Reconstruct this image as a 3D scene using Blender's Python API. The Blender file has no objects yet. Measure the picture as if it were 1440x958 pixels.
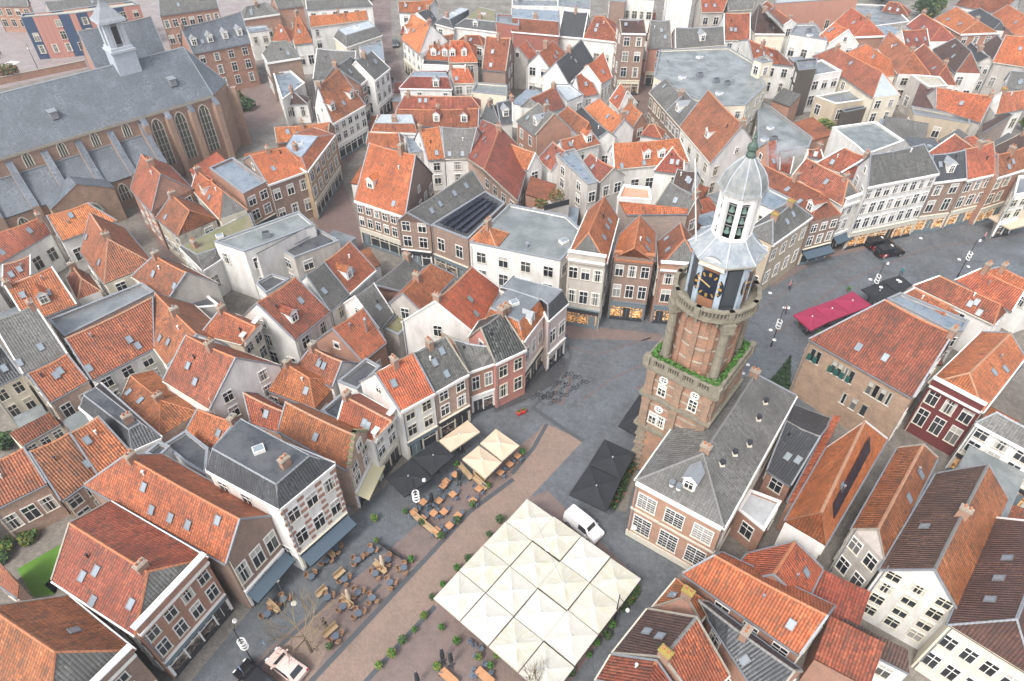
import bpy, bmesh, math, random
from mathutils import Vector, Matrix, noise
PI = math.pi
R = math.radians
scene = bpy.context.scene
COL = scene.collection

# ------------------------------------------------------------------ materials
MATS = {}
def nodes(name):
    m = bpy.data.materials.new(name); m.use_nodes = True
    nt = m.node_tree; b = nt.nodes['Principled BSDF']
    MATS[name] = m
    return m, nt, b
def N(nt, t, **kw):
    n = nt.nodes.new(t)
    for k, v in kw.items():
        if k in n.inputs.keys(): n.inputs[k].default_value = v
        else: setattr(n, k, v)
    return n
def math_(nt, op, a, b=None):
    n = nt.nodes.new('ShaderNodeMath'); n.operation = op
    for i, v in enumerate((a, b)):
        if v is None: continue
        if isinstance(v, (int, float)): n.inputs[i].default_value = v
        else: nt.links.new(v, n.inputs[i])
    return n.outputs[0]
def mix(nt, f, a, b, mode='MIX'):
    n = nt.nodes.new('ShaderNodeMix'); n.data_type = 'RGBA'; n.blend_type = mode
    for i, v in ((0, f), (6, a), (7, b)):
        if isinstance(v, (int, float)): n.inputs[i].default_value = v
        elif isinstance(v, tuple): n.inputs[i].default_value = (*v, 1)[:4]
        else: nt.links.new(v, n.inputs[i])
    return n.outputs[2]
def ramp(nt, fac, stops):
    n = nt.nodes.new('ShaderNodeValToRGB'); e = n.color_ramp.elements
    while len(e) < len(stops): e.new(.5)
    for i, (p, c) in enumerate(stops):
        e[i].position = p; e[i].color = (*c, 1)[:4] if not isinstance(c, (int, float)) else (c, c, c, 1)
    nt.links.new(fac, n.inputs[0]); return n.outputs[0]
def noise_(nt, vec, scale, detail=3, rough=.55):
    n = N(nt, 'ShaderNodeTexNoise'); n.inputs['Scale'].default_value = scale
    n.inputs['Detail'].default_value = detail; n.inputs['Roughness'].default_value = rough
    if vec is not None: nt.links.new(vec, n.inputs['Vector'])
    return n.outputs[0]
def geo(nt): return nt.nodes.new('ShaderNodeNewGeometry').outputs['Position']
def mul(c, k): return tuple(min(1, x*k) for x in c)

def tile_mat(name, c1, c2, dark, moss=.35, uw=.28, vh=.36, rough=.6, bump=1.0, lich=(.17,.15,.05)):
    m, nt, b = nodes(name); L = nt.links
    uv = nt.nodes.new('ShaderNodeUVMap').outputs[0]
    sep = N(nt, 'ShaderNodeSeparateXYZ'); L.new(uv, sep.inputs[0])
    oi = nt.nodes.new('ShaderNodeObjectInfo').outputs['Random']
    u = math_(nt, 'DIVIDE', sep.outputs[0], uw); v = math_(nt, 'DIVIDE', sep.outputs[1], vh)
    fu, fv = math_(nt, 'FRACT', u), math_(nt, 'FRACT', v)
    cell = N(nt, 'ShaderNodeCombineXYZ')
    L.new(math_(nt, 'FLOOR', u), cell.inputs[0]); L.new(math_(nt, 'FLOOR', v), cell.inputs[1]); L.new(math_(nt, 'MULTIPLY', oi, 37.), cell.inputs[2])
    wn = nt.nodes.new('ShaderNodeTexWhiteNoise'); wn.noise_dimensions = '3D'; L.new(cell.outputs[0], wn.inputs[0])
    pos = geo(nt)
    big = noise_(nt, pos, .33, 4, .6); mid = noise_(nt, pos, 1.7, 4, .65)
    mp = N(nt, 'ShaderNodeMapping'); mp.inputs['Scale'].default_value = (1.3, .16, 1); L.new(uv, mp.inputs[0])
    streak = noise_(nt, mp.outputs[0], 1.5, 3)
    base = ramp(nt, wn.outputs[0], [(0., mul(c1,.5)), (.22, mul(c1,.86)), (.55, c1), (.85, c2), (1., mul(c2,1.22))])
    fine = noise_(nt, pos, 3.6, 3, .7); base = mix(nt, ramp(nt, fine, [(.48, 0), (.66, .6)]), base, mul(dark, 1.2))
    base = mix(nt, ramp(nt, big, [(.36, 0), (.66, .85)]), base, mul(c1, .55))
    base = mix(nt, ramp(nt, math_(nt, 'MULTIPLY', streak, wn.outputs[0]), [(.3, 0), (.5, .85)]), base, dark)
    base = mix(nt, ramp(nt, math_(nt, 'MULTIPLY', mid, big), [(.27, 0), (.42, moss)]), base, dark)
    base = mix(nt, ramp(nt, mid, [(.66, 0), (.76, moss)]), base, lich)
    hs = N(nt, 'ShaderNodeHueSaturation'); L.new(base, hs.inputs['Color'])
    L.new(math_(nt, 'ADD', math_(nt, 'MULTIPLY', oi, .018), .49), hs.inputs['Hue'])
    L.new(math_(nt, 'ADD', math_(nt, 'MULTIPLY', math_(nt, 'FRACT', math_(nt, 'MULTIPLY', oi, 7.3)), .42), .8), hs.inputs['Value'])
    # each tile gets darker towards the joints between courses and rolls
    edge = math_(nt, 'MAXIMUM', ramp(nt, fv, [(.0, 1), (.2, 0)]), ramp(nt, fu, [(.0, .9), (.22, 0)]))
    col = mix(nt, math_(nt, 'MULTIPLY', edge, .72), hs.outputs[0], mul(dark, .55))
    L.new(col, b.inputs['Base Color']); b.inputs['Roughness'].default_value = rough
    h = math_(nt, 'ADD', math_(nt, 'SINE', math_(nt, 'MULTIPLY', fu, PI)), math_(nt, 'MULTIPLY', math_(nt, 'SUBTRACT', 1., fv), .8))
    h = math_(nt, 'ADD', h, math_(nt, 'MULTIPLY', wn.outputs[0], .5))
    bp = N(nt, 'ShaderNodeBump'); bp.inputs['Strength'].default_value = bump; bp.inputs['Distance'].default_value = .07
    L.new(h, bp.inputs['Height']); L.new(bp.outputs[0], b.inputs['Normal'])
    return m
def brick_mat(name, c1, c2, mortar, var=.5, stain=(.12,.1,.08), sc=1.0):
    m, nt, b = nodes(name); L = nt.links
    uv = nt.nodes.new('ShaderNodeUVMap').outputs[0]
    br = N(nt, 'ShaderNodeTexBrick'); L.new(uv, br.inputs[0])
    br.inputs['Scale'].default_value = 1; br.inputs['Brick Width'].default_value = .24*sc; br.inputs['Row Height'].default_value = .075*sc
    br.inputs['Mortar Size'].default_value = .008*sc; br.inputs['Color1'].default_value = (*c1, 1); br.inputs['Color2'].default_value = (*c2, 1); br.inputs['Mortar'].default_value = (*mortar, 1)
    pos = geo(nt); n1 = noise_(nt, pos, .9, 5, .65); n2 = noise_(nt, pos, 4, 3)
    col = mix(nt, ramp(nt, n1, [(.35, 0), (.75, var)]), br.outputs[0], stain)
    col = mix(nt, ramp(nt, n2, [(.5, 0), (.8, .35)]), col, mul(c1, 1.5))
    L.new(col, b.inputs['Base Color']); b.inputs['Roughness'].default_value = .85
    bp = N(nt, 'ShaderNodeBump'); bp.inputs['Strength'].default_value = .3; bp.inputs['Distance'].default_value = .02
    L.new(n2, bp.inputs['Height']); L.new(bp.outputs[0], b.inputs['Normal'])
def plaster(name, c, stain=(.3,.28,.24), amt=.45, rough=.8, s=.7):
    m, nt, b = nodes(name); L = nt.links
    pos = geo(nt); mp = N(nt, 'ShaderNodeMapping'); mp.inputs['Scale'].default_value = (1, 1, .35); L.new(pos, mp.inputs[0])
    n1 = noise_(nt, mp.outputs[0], s, 5, .65); n2 = noise_(nt, pos, 7, 3)
    oi = nt.nodes.new('ShaderNodeObjectInfo').outputs['Random']
    col = mix(nt, ramp(nt, n1, [(.4, 0), (.7, amt)]), c, stain)
    col = mix(nt, ramp(nt, n2, [(.45, 0), (.85, .2)]), col, mul(stain, .8))
    hs = N(nt, 'ShaderNodeHueSaturation'); L.new(col, hs.inputs['Color']); L.new(math_(nt, 'ADD', math_(nt, 'MULTIPLY', oi, .16), .88), hs.inputs['Value'])
    L.new(hs.outputs[0], b.inputs['Base Color']); b.inputs['Roughness'].default_value = rough
    bp = N(nt, 'ShaderNodeBump'); bp.inputs['Strength'].default_value = .15; bp.inputs['Distance'].default_value = .02
    L.new(n2, bp.inputs['Height']); L.new(bp.outputs[0], b.inputs['Normal'])
    return m
def simple(name, c, rough=.5, metal=0., emit=0., var=.0):
    m, nt, b = nodes(name)
    b.inputs['Base Color'].default_value = (*c, 1); b.inputs['Roughness'].default_value = rough; b.inputs['Metallic'].default_value = metal
    if var:
        n = noise_(nt, geo(nt), 2.3, 4)
        nt.links.new(mix(nt, ramp(nt, n, [(.3, 0), (.75, var)]), c, mul(c, .5)), b.inputs['Base Color'])
    if emit:
        b.inputs['Emission Color'].default_value = (*c, 1); b.inputs['Emission Strength'].default_value = emit
    return m
def flat_mat(name, c, c2, rough=.35):
    m, nt, b = nodes(name); L = nt.links
    pos = geo(nt); n1 = noise_(nt, pos, .35, 5, .65); n2 = noise_(nt, pos, 2.2, 4, .6)
    col = mix(nt, ramp(nt, n1, [(.4, 0), (.6, 1)]), c, c2); col = mix(nt, ramp(nt, n2, [(.5, 0), (.75, .5)]), col, mul(c, .55))
    uv = nt.nodes.new('ShaderNodeUVMap').outputs[0]; sp = N(nt, 'ShaderNodeSeparateXYZ'); L.new(uv, sp.inputs[0])
    seam = ramp(nt, math_(nt, 'FRACT', math_(nt, 'DIVIDE', sp.outputs[0], 1.05)), [(.0, .55), (.05, 0)])
    col = mix(nt, seam, col, mul(c, .5))
    L.new(col, b.inputs['Base Color'])
    L.new(ramp(nt, n1, [(.4, rough*.6), (.65, min(1, rough*1.7))]), b.inputs['Roughness'])
def cloth(name, c, c2, amt):
    m, nt, b = nodes(name); L = nt.links
    uv = nt.nodes.new('ShaderNodeUVMap').outputs[0]; oi = nt.nodes.new('ShaderNodeObjectInfo').outputs['Random']
    sp = N(nt, 'ShaderNodeSeparateXYZ'); L.new(uv, sp.inputs[0])
    r = math_(nt, 'SQRT', math_(nt, 'ADD', math_(nt, 'POWER', sp.outputs[0], 2.), math_(nt, 'POWER', sp.outputs[1], 2.)))
    an = math_(nt, 'ADD', math_(nt, 'MULTIPLY', math_(nt, 'ARCTAN2', sp.outputs[1], sp.outputs[0]), 3.2), math_(nt, 'MULTIPLY', oi, 60.))
    cv = N(nt, 'ShaderNodeCombineXYZ'); L.new(an, cv.inputs[0]); L.new(math_(nt, 'MULTIPLY', r, .7), cv.inputs[1])
    ray = noise_(nt, cv.outputs[0], 1.3, 3, .6); n1 = noise_(nt, geo(nt), 1.1, 4, .6)
    f = math_(nt, 'MULTIPLY', math_(nt, 'MULTIPLY', ramp(nt, math_(nt, 'ADD', math_(nt, 'MULTIPLY', ray, .6), math_(nt, 'MULTIPLY', n1, .4)), [(.36, .1), (.6, 1)]), ramp(nt, r, [(.0, .35), (.4, 1), (1.2, .8)])), ramp(nt, oi, [(.3, .2), (.75, amt)]))
    L.new(mix(nt, f, c, c2), b.inputs['Base Color']); b.inputs['Roughness'].default_value = .8
def cobble(name, c1, c2, sx, sy, rough=.45, rot=0., dirt=(.05,.045,.04), var=.5):
    m, nt, b = nodes(name); L = nt.links
    pos = geo(nt); mp = N(nt, 'ShaderNodeMapping'); mp.inputs['Rotation'].default_value = (0, 0, rot); L.new(pos, mp.inputs[0])
    br = N(nt, 'ShaderNodeTexBrick'); L.new(mp.outputs[0], br.inputs[0])
    br.inputs['Scale'].default_value = 1; br.inputs['Brick Width'].default_value = sx; br.inputs['Row Height'].default_value = sy; br.inputs['Mortar Size'].default_value = .012
    br.inputs['Color1'].default_value = (*c1, 1); br.inputs['Color2'].default_value = (*c2, 1); br.inputs['Mortar'].default_value = (*mul(c1, .6), 1)
    n1 = noise_(nt, pos, .22, 5, .65); n2 = noise_(nt, pos, 1.4, 4, .7); n3 = noise_(nt, pos, 9, 2)
    col = mix(nt, ramp(nt, n1, [(.38, 0), (.66, var)]), br.outputs[0], dirt)
    col = mix(nt, ramp(nt, n2, [(.45, 0), (.75, .45)]), col, mul(c2, 1.35))
    col = mix(nt, ramp(nt, n3, [(.55, 0), (.8, .4)]), col, mul(c1, .5))
    L.new(col, b.inputs['Base Color'])
    L.new(ramp(nt, n1, [(.36, rough*.55), (.62, min(1, rough*1.6))]), b.inputs['Roughness'])
    bp = N(nt, 'ShaderNodeBump'); bp.inputs['Strength'].default_value = .35; bp.inputs['Distance'].default_value = .02
    L.new(math_(nt, 'ADD', br.outputs['Fac'], n3), bp.inputs['Height']); L.new(bp.outputs[0], b.inputs['Normal'])

# roofs
tile_mat('or', (.5,.14,.05), (.64,.21,.082), (.13,.05,.028), .55)
tile_mat('orb', (.6,.16,.05), (.72,.235,.085), (.19,.07,.032), .35)
tile_mat('ob', (.38,.115,.046), (.51,.175,.074), (.09,.043,.026), .7)
tile_mat('rd', (.34,.09,.043), (.45,.14,.066), (.09,.04,.027), .5)
tile_mat('br', (.11,.055,.04), (.17,.085,.06), (.045,.03,.026), .55)
tile_mat('gy', (.15,.15,.14), (.21,.205,.19), (.07,.068,.06), .5, .3, .3, .6, .45, lich=(.2,.2,.13))
tile_mat('mt', (.05,.055,.05), (.24,.25,.23), (.03,.032,.03), .3, .34, .34, .55)
tile_mat('dk', (.055,.06,.066), (.09,.095,.1), (.03,.032,.035), .3, .3, .3, .45, .5, lich=(.12,.13,.11))
tile_mat('bl', (.15,.17,.2), (.215,.24,.27), (.1,.115,.135), .25, .3, .22, .5, .4, lich=(.22,.24,.26))
flat_mat('fg', (.2,.215,.225), (.13,.145,.155)); flat_mat('fn', (.225,.245,.243), (.145,.163,.165)); flat_mat('fd', (.05,.055,.062), (.085,.09,.095))
flat_mat('fb', (.15,.19,.23), (.22,.26,.3)); flat_mat('fm', (.16,.16,.075), (.22,.19,.13), .8); flat_mat('ft', (.45,.42,.34), (.36,.34,.28), .7)
flat_mat('me', (.42,.46,.48), (.33,.37,.4), .3); flat_mat('gl', (.25,.3,.36), (.35,.4,.46), .15); flat_mat('co', (.5,.53,.55), (.42,.44,.45), .4); flat_mat('tp', (.72,.3,.2), (.62,.26,.17), .7)
# walls
plaster('w', (.79,.78,.75), (.44,.42,.37), .6); plaster('cr', (.76,.7,.56), (.44,.4,.31), .45); plaster('gp', (.5,.47,.43), (.26,.24,.21), .75); plaster('gr', (.52,.48,.42), (.34,.31,.27), .45)
plaster('st', (.5,.42,.31), (.3,.25,.19), .5); plaster('wr', (.16,.035,.035), (.1,.025,.025), .3); plaster('sa', (.52,.26,.19), (.35,.19,.14), .4); brick_mat('rp', (.52,.2,.155), (.44,.16,.125), (.46,.3,.26), .3); plaster('wp', (.66,.56,.52), (.5,.34,.3), .4)
plaster('dkw', (.09,.075,.06), (.05,.045,.04), .5); plaster('tm', (.55,.5,.4), (.22,.2,.17), .9, .85, 1.6)
brick_mat('bk', (.42,.195,.125), (.33,.145,.095), (.38,.32,.26)); brick_mat('bb', (.29,.185,.14), (.22,.135,.1), (.34,.28,.24)); brick_mat('pk', (.48,.32,.24), (.4,.255,.19), (.46,.41,.35))
brick_mat('oc', (.45,.3,.16), (.36,.23,.12), (.42,.36,.28)); brick_mat('ol', (.42,.27,.175), (.33,.2,.13), (.4,.34,.26), .6); brick_mat('br_', (.36,.09,.06), (.28,.07,.05), (.3,.2,.16)); brick_mat('wj', (.42,.22,.135), (.34,.165,.1), (.42,.36,.3), .4)
brick_mat('rub', (.4,.27,.21), (.24,.19,.16), (.36,.32,.28), .75, (.3,.27,.24), 3.0); brick_mat('tw', (.42,.185,.105), (.3,.155,.1), (.36,.29,.22), 1., (.17,.135,.1), 3.0); brick_mat('chw', (.37,.225,.155), (.27,.165,.115), (.36,.29,.23), .8, (.22,.16,.125), 3.0); brick_mat('chb', (.36,.2,.135), (.29,.155,.105), (.34,.28,.22), .6, (.2,.14,.11))
m, nt, b = nodes('nv'); uvb = nt.nodes.new('ShaderNodeUVMap').outputs[0]; su = N(nt, 'ShaderNodeSeparateXYZ'); nt.links.new(uvb, su.inputs[0])
nt.links.new(mix(nt, ramp(nt, math_(nt, 'FRACT', math_(nt, 'DIVIDE', su.outputs[0], 8.5)), [(.3, 0), (.31, 1)]), (.03,.06,.12), mix(nt, ramp(nt, math_(nt, 'FRACT', math_(nt, 'DIVIDE', su.outputs[0], 1.2)), [(.05, 0), (.09, 1)]), (.25,.11,.09), (.42,.2,.16))), b.inputs['Base Color']); b.inputs['Roughness'].default_value = .5
# bands of white stone in red brick
m, nt, b = nodes('bd'); pos = geo(nt); sp = N(nt, 'ShaderNodeSeparateXYZ'); nt.links.new(pos, sp.inputs[0])
uvb = nt.nodes.new('ShaderNodeUVMap').outputs[0]; su = N(nt, 'ShaderNodeSeparateXYZ'); nt.links.new(uvb, su.inputs[0])
fz = ramp(nt, math_(nt, 'FRACT', math_(nt, 'DIVIDE', sp.outputs[2], .8)), [(.42, 0), (.46, 1)]); fx = ramp(nt, math_(nt, 'FRACT', math_(nt, 'DIVIDE', math_(nt, 'ADD', su.outputs[0], .7), 2.9)), [(.44, 1), (.47, 0)])
nt.links.new(mix(nt, math_(nt, 'MULTIPLY', fz, fx), (.7,.67,.63), (.26,.12,.085)), b.inputs['Base Color']); b.inputs['Roughness'].default_value = .8
# trims and things
simple('white', (.78,.77,.74), .55, var=.15); simple('offw', (.68,.64,.52), .6, var=.2); simple('stone', (.36,.33,.27), .85, var=.6); simple('stonew', (.6,.56,.47), .8, var=.3); simple('zinc', (.22,.24,.26), .5, .2, var=.4); simple('lead', (.27,.29,.31), .55, .1, var=.45)
simple('dark', (.03,.032,.036), .5); simple('blk', (.012,.013,.015), .45); simple('steel', (.55,.56,.58), .3, .8); simple('green', (.03,.14,.07), .5); simple('navy', (.02,.05,.11), .35); simple('blue', (.03,.16,.5), .4); simple('sg', (.14,.18,.2), .5); simple('awn', (.06,.09,.12), .7); simple('awnc', (.55,.5,.32), .8); simple('wood', (.36,.2,.09), .6, var=.5); simple('plank', (.42,.3,.17), .7, var=.4); simple('mort', (.47,.26,.16), .8, var=.6); simple('ridge', (.45,.18,.085), .75, var=.6); simple('ridgeg', (.2,.2,.19), .7, var=.4)
simple('teal', (.03,.32,.3), .5); simple('gold', (.7,.42,.1), .3, .7); simple('verd', (.08,.125,.1), .6, var=.6); simple('lich', (.34,.28,.05), .9, var=.4); simple('terra', (.42,.17,.09), .8); simple('pot', (.2,.15,.1), .8, var=.4); simple('red', (.6,.02,.03), .45)
m, nt, b = nodes('glass'); b.inputs['Roughness'].default_value = .08; b.inputs['Specular IOR Level'].default_value = .6
oi = nt.nodes.new('ShaderNodeObjectInfo').outputs['Random']; nt.links.new(ramp(nt, oi, [(.0, (.01,.012,.014)), (.7, (.025,.03,.035)), (.88, (.07,.07,.066)), (1., (.3,.29,.27))]), b.inputs['Base Color'])
m, nt, b = nodes('skyl'); b.inputs['Roughness'].default_value = .06; b.inputs['Base Color'].default_value = (.22,.26,.29,1); b.inputs['Specular IOR Level'].default_value = 1.
m, nt, b = nodes('lit'); n = noise_(nt, geo(nt), 3.1, 4, .75); c = ramp(nt, n, [(.42, (.05,.03,.02)), (.5, (.5,.22,.06)), (.62, (.95,.62,.3))]); nt.links.new(c, b.inputs['Base Color']); nt.links.new(c, b.inputs['Emission Color']); b.inputs['Emission Strength'].default_value = .22; b.inputs['Roughness'].default_value = .2
simple('shopg', (.03,.034,.038), .1); simple('solar', (.012,.016,.03), .25); simple('moss', (.07,.12,.02), .95, var=.5); simple('algae', (.2,.2,.1), .9, var=.6)
cloth('pc', (.52,.51,.47), (.44,.42,.31), 1.); cloth('pb', (.014,.016,.02), (.03,.033,.038), .4); cloth('pn', (.55,.44,.32), (.46,.37,.27), .4); cloth('pr', (.28,.019,.062), (.23,.017,.052), .4)
simple('rattan', (.3,.17,.095), .7, var=.5); simple('ttop', (.1,.125,.16), .35); simple('otop', (.5,.25,.12), .5, var=.4); simple('seatb', (.11,.14,.18), .5); simple('leaf', (.06,.13,.025), .7, var=.5); simple('leafd', (.025,.06,.022), .7, var=.5); simple('leafy', (.2,.2,.04), .7, var=.5); simple('leafr', (.24,.1,.03), .7, var=.5); simple('bark', (.16,.125,.08), .9, var=.5); simple('twig', (.2,.155,.09), .9); simple('skin', (.5,.3,.22), .6); simple('flow', (.6,.12,.03), .6)
simple('carp', (.66,.5,.45), .3, .1); simple('carw', (.75,.75,.75), .25); simple('cark', (.012,.012,.015), .2); simple('cargr', (.07,.09,.09), .25, .2); simple('tyre', (.015,.015,.015), .8); simple('tail', (.5,.01,.02), .3, 0, 2.5); simple('tailoff', (.4,.015,.02), .3)
# ground
cobble('cob', (.108,.122,.134), (.15,.163,.175), .26, .14, .42, R(52), (.06,.065,.07), .8)
cobble('cobd', (.05,.053,.058), (.08,.083,.088), .22, .12, .4, R(45))
cobble('brk', (.285,.2,.155), (.21,.15,.12), .3, .15, .7, R(45), (.17,.135,.115), .55)
cobble('brk2', (.24,.165,.14), (.17,.13,.118), .24, .1, .55, R(50), (.1,.09,.085), .55)
cobble('brk3', (.2,.125,.105), (.15,.105,.095), .25, .1, .5, R(10), (.09,.08,.075), .5)
cobble('pale', (.3,.25,.24), (.25,.215,.21), .6, .3, .6, R(20), (.18,.16,.155), .5)
cobble('yard', (.17,.155,.135), (.24,.215,.185), .3, .3, .7, R(20), (.1,.09,.075), .7)
simple('grass', (.085,.2,.018), .9, var=.3); simple('kerb', (.075,.08,.086), .5, var=.3); simple('kerbl', (.26,.26,.25), .7, var=.4)

# ------------------------------------------------------------------ mesh builder
class MB:
    def __init__(s): s.v=[]; s.f=[]; s.m=[]; s.u=[]
    def face(s, pts, mi=0, uv=None):
        i=len(s.v); s.v+= [tuple(p) for p in pts]; s.f.append(tuple(range(i,i+len(pts)))); s.m.append(mi)
        if uv is None:
            a=Vector(pts[0]); e=(Vector(pts[1])-a); e=e.normalized() if e.length>1e-6 else Vector((1,0,0))
            n=e.cross(Vector(pts[-1])-a); t=n.cross(e); t=t.normalized() if t.length>1e-9 else Vector((0,0,1))
            uv=[((Vector(p)-a).dot(e),(Vector(p)-a).dot(t)) for p in pts]
        s.u+=uv
    def box(s, c, d, rz=0, mi=0, M=None):
        x,y,z=d[0]/2,d[1]/2,d[2]/2
        T=M if M is not None else Matrix.Translation(c)@Matrix.Rotation(rz,4,'Z')
        P=[T@Vector(p) for p in ((-x,-y,-z),(x,-y,-z),(x,y,-z),(-x,y,-z),(-x,-y,z),(x,-y,z),(x,y,z),(-x,y,z))]
        for q in ((0,1,5,4),(1,2,6,5),(2,3,7,6),(3,0,4,7),(4,5,6,7),(3,2,1,0)): s.face([P[k] for k in q],mi)
    def prism(s, poly, z0, z1, mi=0, top=None, bottom=False):
        if area(poly)<0: poly=poly[::-1]
        n=len(poly)
        for i in range(n):
            a,b=poly[i],poly[(i+1)%n]; s.face([(a[0],a[1],z0),(b[0],b[1],z0),(b[0],b[1],z1),(a[0],a[1],z1)],mi)
        s.face([(p[0],p[1],z1) for p in poly], mi if top is None else top)
        if bottom: s.face([(p[0],p[1],z0) for p in poly[::-1]],mi)
    def tube(s, a, b, r0, r1=None, n=8, mi=0, cap=True):
        a,b=Vector(a),Vector(b); r1=r0 if r1 is None else r1
        d=(b-a).normalized(); x=d.orthogonal().normalized(); y=d.cross(x)
        A=[a+(x*math.cos(2*PI*k/n)+y*math.sin(2*PI*k/n))*r0 for k in range(n)]
        B=[b+(x*math.cos(2*PI*k/n)+y*math.sin(2*PI*k/n))*r1 for k in range(n)]
        for k in range(n): s.face([A[k],A[(k+1)%n],B[(k+1)%n],B[k]],mi)
        if cap: s.face(B,mi); s.face(A[::-1],mi)
    def lathe(s, prof, n=12, c=(0,0,0), mi=0, rot=0):
        for (r0,z0),(r1,z1) in zip(prof,prof[1:]):
            for k in range(n):
                t0,t1=rot+2*PI*k/n,rot+2*PI*(k+1)/n
                q=[(c[0]+r0*math.cos(t0),c[1]+r0*math.sin(t0),c[2]+z0),(c[0]+r0*math.cos(t1),c[1]+r0*math.sin(t1),c[2]+z0),(c[0]+r1*math.cos(t1),c[1]+r1*math.sin(t1),c[2]+z1),(c[0]+r1*math.cos(t0),c[1]+r1*math.sin(t0),c[2]+z1)]
                if r0<1e-4: q=q[1:] if False else [q[0],q[2],q[3]]
                elif r1<1e-4: q=q[:3]
                s.face(q,mi)
    def ring(s, c, Rr, r, axis='Z', n=16, k=6, mi=0, M=None):
        T=M if M is not None else Matrix.Translation(c)
        def p(i,j):
            a,b=2*PI*i/n,2*PI*j/k; q=Vector(((Rr+r*math.cos(b))*math.cos(a),(Rr+r*math.cos(b))*math.sin(a),r*math.sin(b))); return T@q
        for i in range(n):
            for j in range(k): s.face([p(i,j),p(i+1,j),p(i+1,j+1),p(i,j+1)],mi)
    def mesh(s, name, mats, smooth=False):
        me=bpy.data.meshes.new(name); me.from_pydata(s.v,[],s.f)
        for m in mats: me.materials.append(MATS[m])
        me.polygons.foreach_set('material_index',s.m)
        ul=me.uv_layers.new(name='UVMap'); ul.data.foreach_set('uv',[c for p in s.u for c in p])
        if smooth: me.polygons.foreach_set('use_smooth',[True]*len(s.f))
        me.update(); return me
    def build(s, name, mats, parent=None, loc=(0,0,0), rz=0, smooth=False):
        if isinstance(mats,str): mats=[mats]
        return put(name, s.mesh(name,mats,smooth), parent, loc, rz)
def put(name, me, parent=None, loc=(0,0,0), rz=0, M=None):
    o=bpy.data.objects.new(name, me); COL.objects.link(o)
    if parent is not None: o.parent=parent
    if M is not None: o.matrix_local=M
    else: o.location=loc; o.rotation_euler=(0,0,rz)
    return o
def area(p): return sum(p[i][0]*p[(i+1)%len(p)][1]-p[(i+1)%len(p)][0]*p[i][1] for i in range(len(p)))/2
def inpoly(x,y,p):
    c=False; j=len(p)-1
    for i in range(len(p)):
        if (p[i][1]>y)!=(p[j][1]>y) and x<(p[j][0]-p[i][0])*(y-p[i][1])/(p[j][1]-p[i][1])+p[i][0]: c=not c
        j=i
    return c
def inset(p, d):
    if area(p)<0: p=p[::-1]
    n=len(p); out=[]
    for i in range(n):
        a,b,c=Vector(p[i-1]),Vector(p[i]),Vector(p[(i+1)%n])
        e1=(b-a).normalized(); e2=(c-b).normalized(); n1=Vector((-e1.y,e1.x)); n2=Vector((-e2.y,e2.x))
        k=(n1+n2); k=k/max(.35,k.dot(n1)) if k.length>.1 else n1
        out.append((b+k*d)[:])
    return out
def thing(name, label, cat, loc=(0,0,0), rz=0, group=None):
    o=bpy.data.objects.new(name,None); COL.objects.link(o); o.empty_display_size=.5
    o.location=loc; o.rotation_euler=(0,0,rz); return tag(o,label,cat,group)
def tag(o,label,cat,group=None):
    o['label']=label; o['category']=cat
    if group: o['group']=group
    return o
def struct(o): o['kind']='structure'; return o
def dup(root, loc, rz=0, label=None, sc=None):
    kids=KIDS(root)
    r=root.copy(); COL.objects.link(r); r.location=loc; r.rotation_euler=(0,0,rz)
    if sc: r.scale=sc
    if label: r['label']=label
    for ch in kids:
        c=ch.copy(); COL.objects.link(c); c.parent=r; c.matrix_parent_inverse=ch.matrix_parent_inverse
        for g in KIDS(ch):
            d=g.copy(); COL.objects.link(d); d.parent=c
    return r
_kc={}
def KIDS(o):
    if o.name not in _kc: _kc[o.name]=[x for x in bpy.data.objects if x.parent==o]
    return _kc[o.name]

# ------------------------------------------------------------------ windows, dormers, chimneys
WC={}; WR=random.Random(11); simple('curt',(.5,.48,.43),.7,var=.4)
def window_meshes(w,h,style,col):
    k=(round(w,1),round(h,1),style,col); w,h=k[0],k[1]
    if k in WC: return WC[k]
    f=MB(); t=.09
    f.box((-w/2-t/2,-.03,h/2),(t,.12,h+2*t)); f.box((w/2+t/2,-.03,h/2),(t,.12,h+2*t)); f.box((0,-.03,h+t/2),(w,.12,t)); f.box((0,-.055,-t/2),(w+.3,.2,t),mi=1)
    if style!='o':
        f.box((0,-.025,h/2),(.06,.07,h))
        if style in 'gs': f.box((0,-.027,h*.66),(w,.075,.06))
        if style=='g':
            for x in (-w/4,w/4): f.box((x,-.02,h/2),(.022,.05,h))
            for z in (.17,.33,.5,.83): f.box((0,-.021,h*z),(w,.045,.022))
    p=MB(); p.face([(-w/2,-.012,0),(w/2,-.012,0),(w/2,-.012,h),(-w/2,-.012,h)])
    p2=MB(); c=.38*h; p2.face([(-w/2,-.012,0),(w/2,-.012,0),(w/2,-.012,h-c),(-w/2,-.012,h-c)]); p2.face([(-w/2,-.012,h-c),(w/2,-.012,h-c),(w/2,-.012,h),(-w/2,-.012,h)],1)
    p3=MB(); p3.face([(-w/2,-.012,0),(-w/4,-.012,0),(-w/4,-.012,h),(-w/2,-.012,h)],1); p3.face([(-w/4,-.012,0),(w/4,-.012,0),(w/4,-.012,h),(-w/4,-.012,h)]); p3.face([(w/4,-.012,0),(w/2,-.012,0),(w/2,-.012,h),(w/4,-.012,h)],1)
    WC[k]=(f.mesh('window',[col,'stonew']),[p.mesh('pane',['glass'])]*3+[p2.mesh('pane',['glass','curt']),p3.mesh('pane',['glass','curt'])]); return WC[k]
def put_window(parent,M,w,h,style='s',col='white',name='window'):
    a,b=window_meshes(w,h,style,col)
    o=put(name,a,parent,M=M); put('pane',WR.choice(b),o); return o
CM={}
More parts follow.
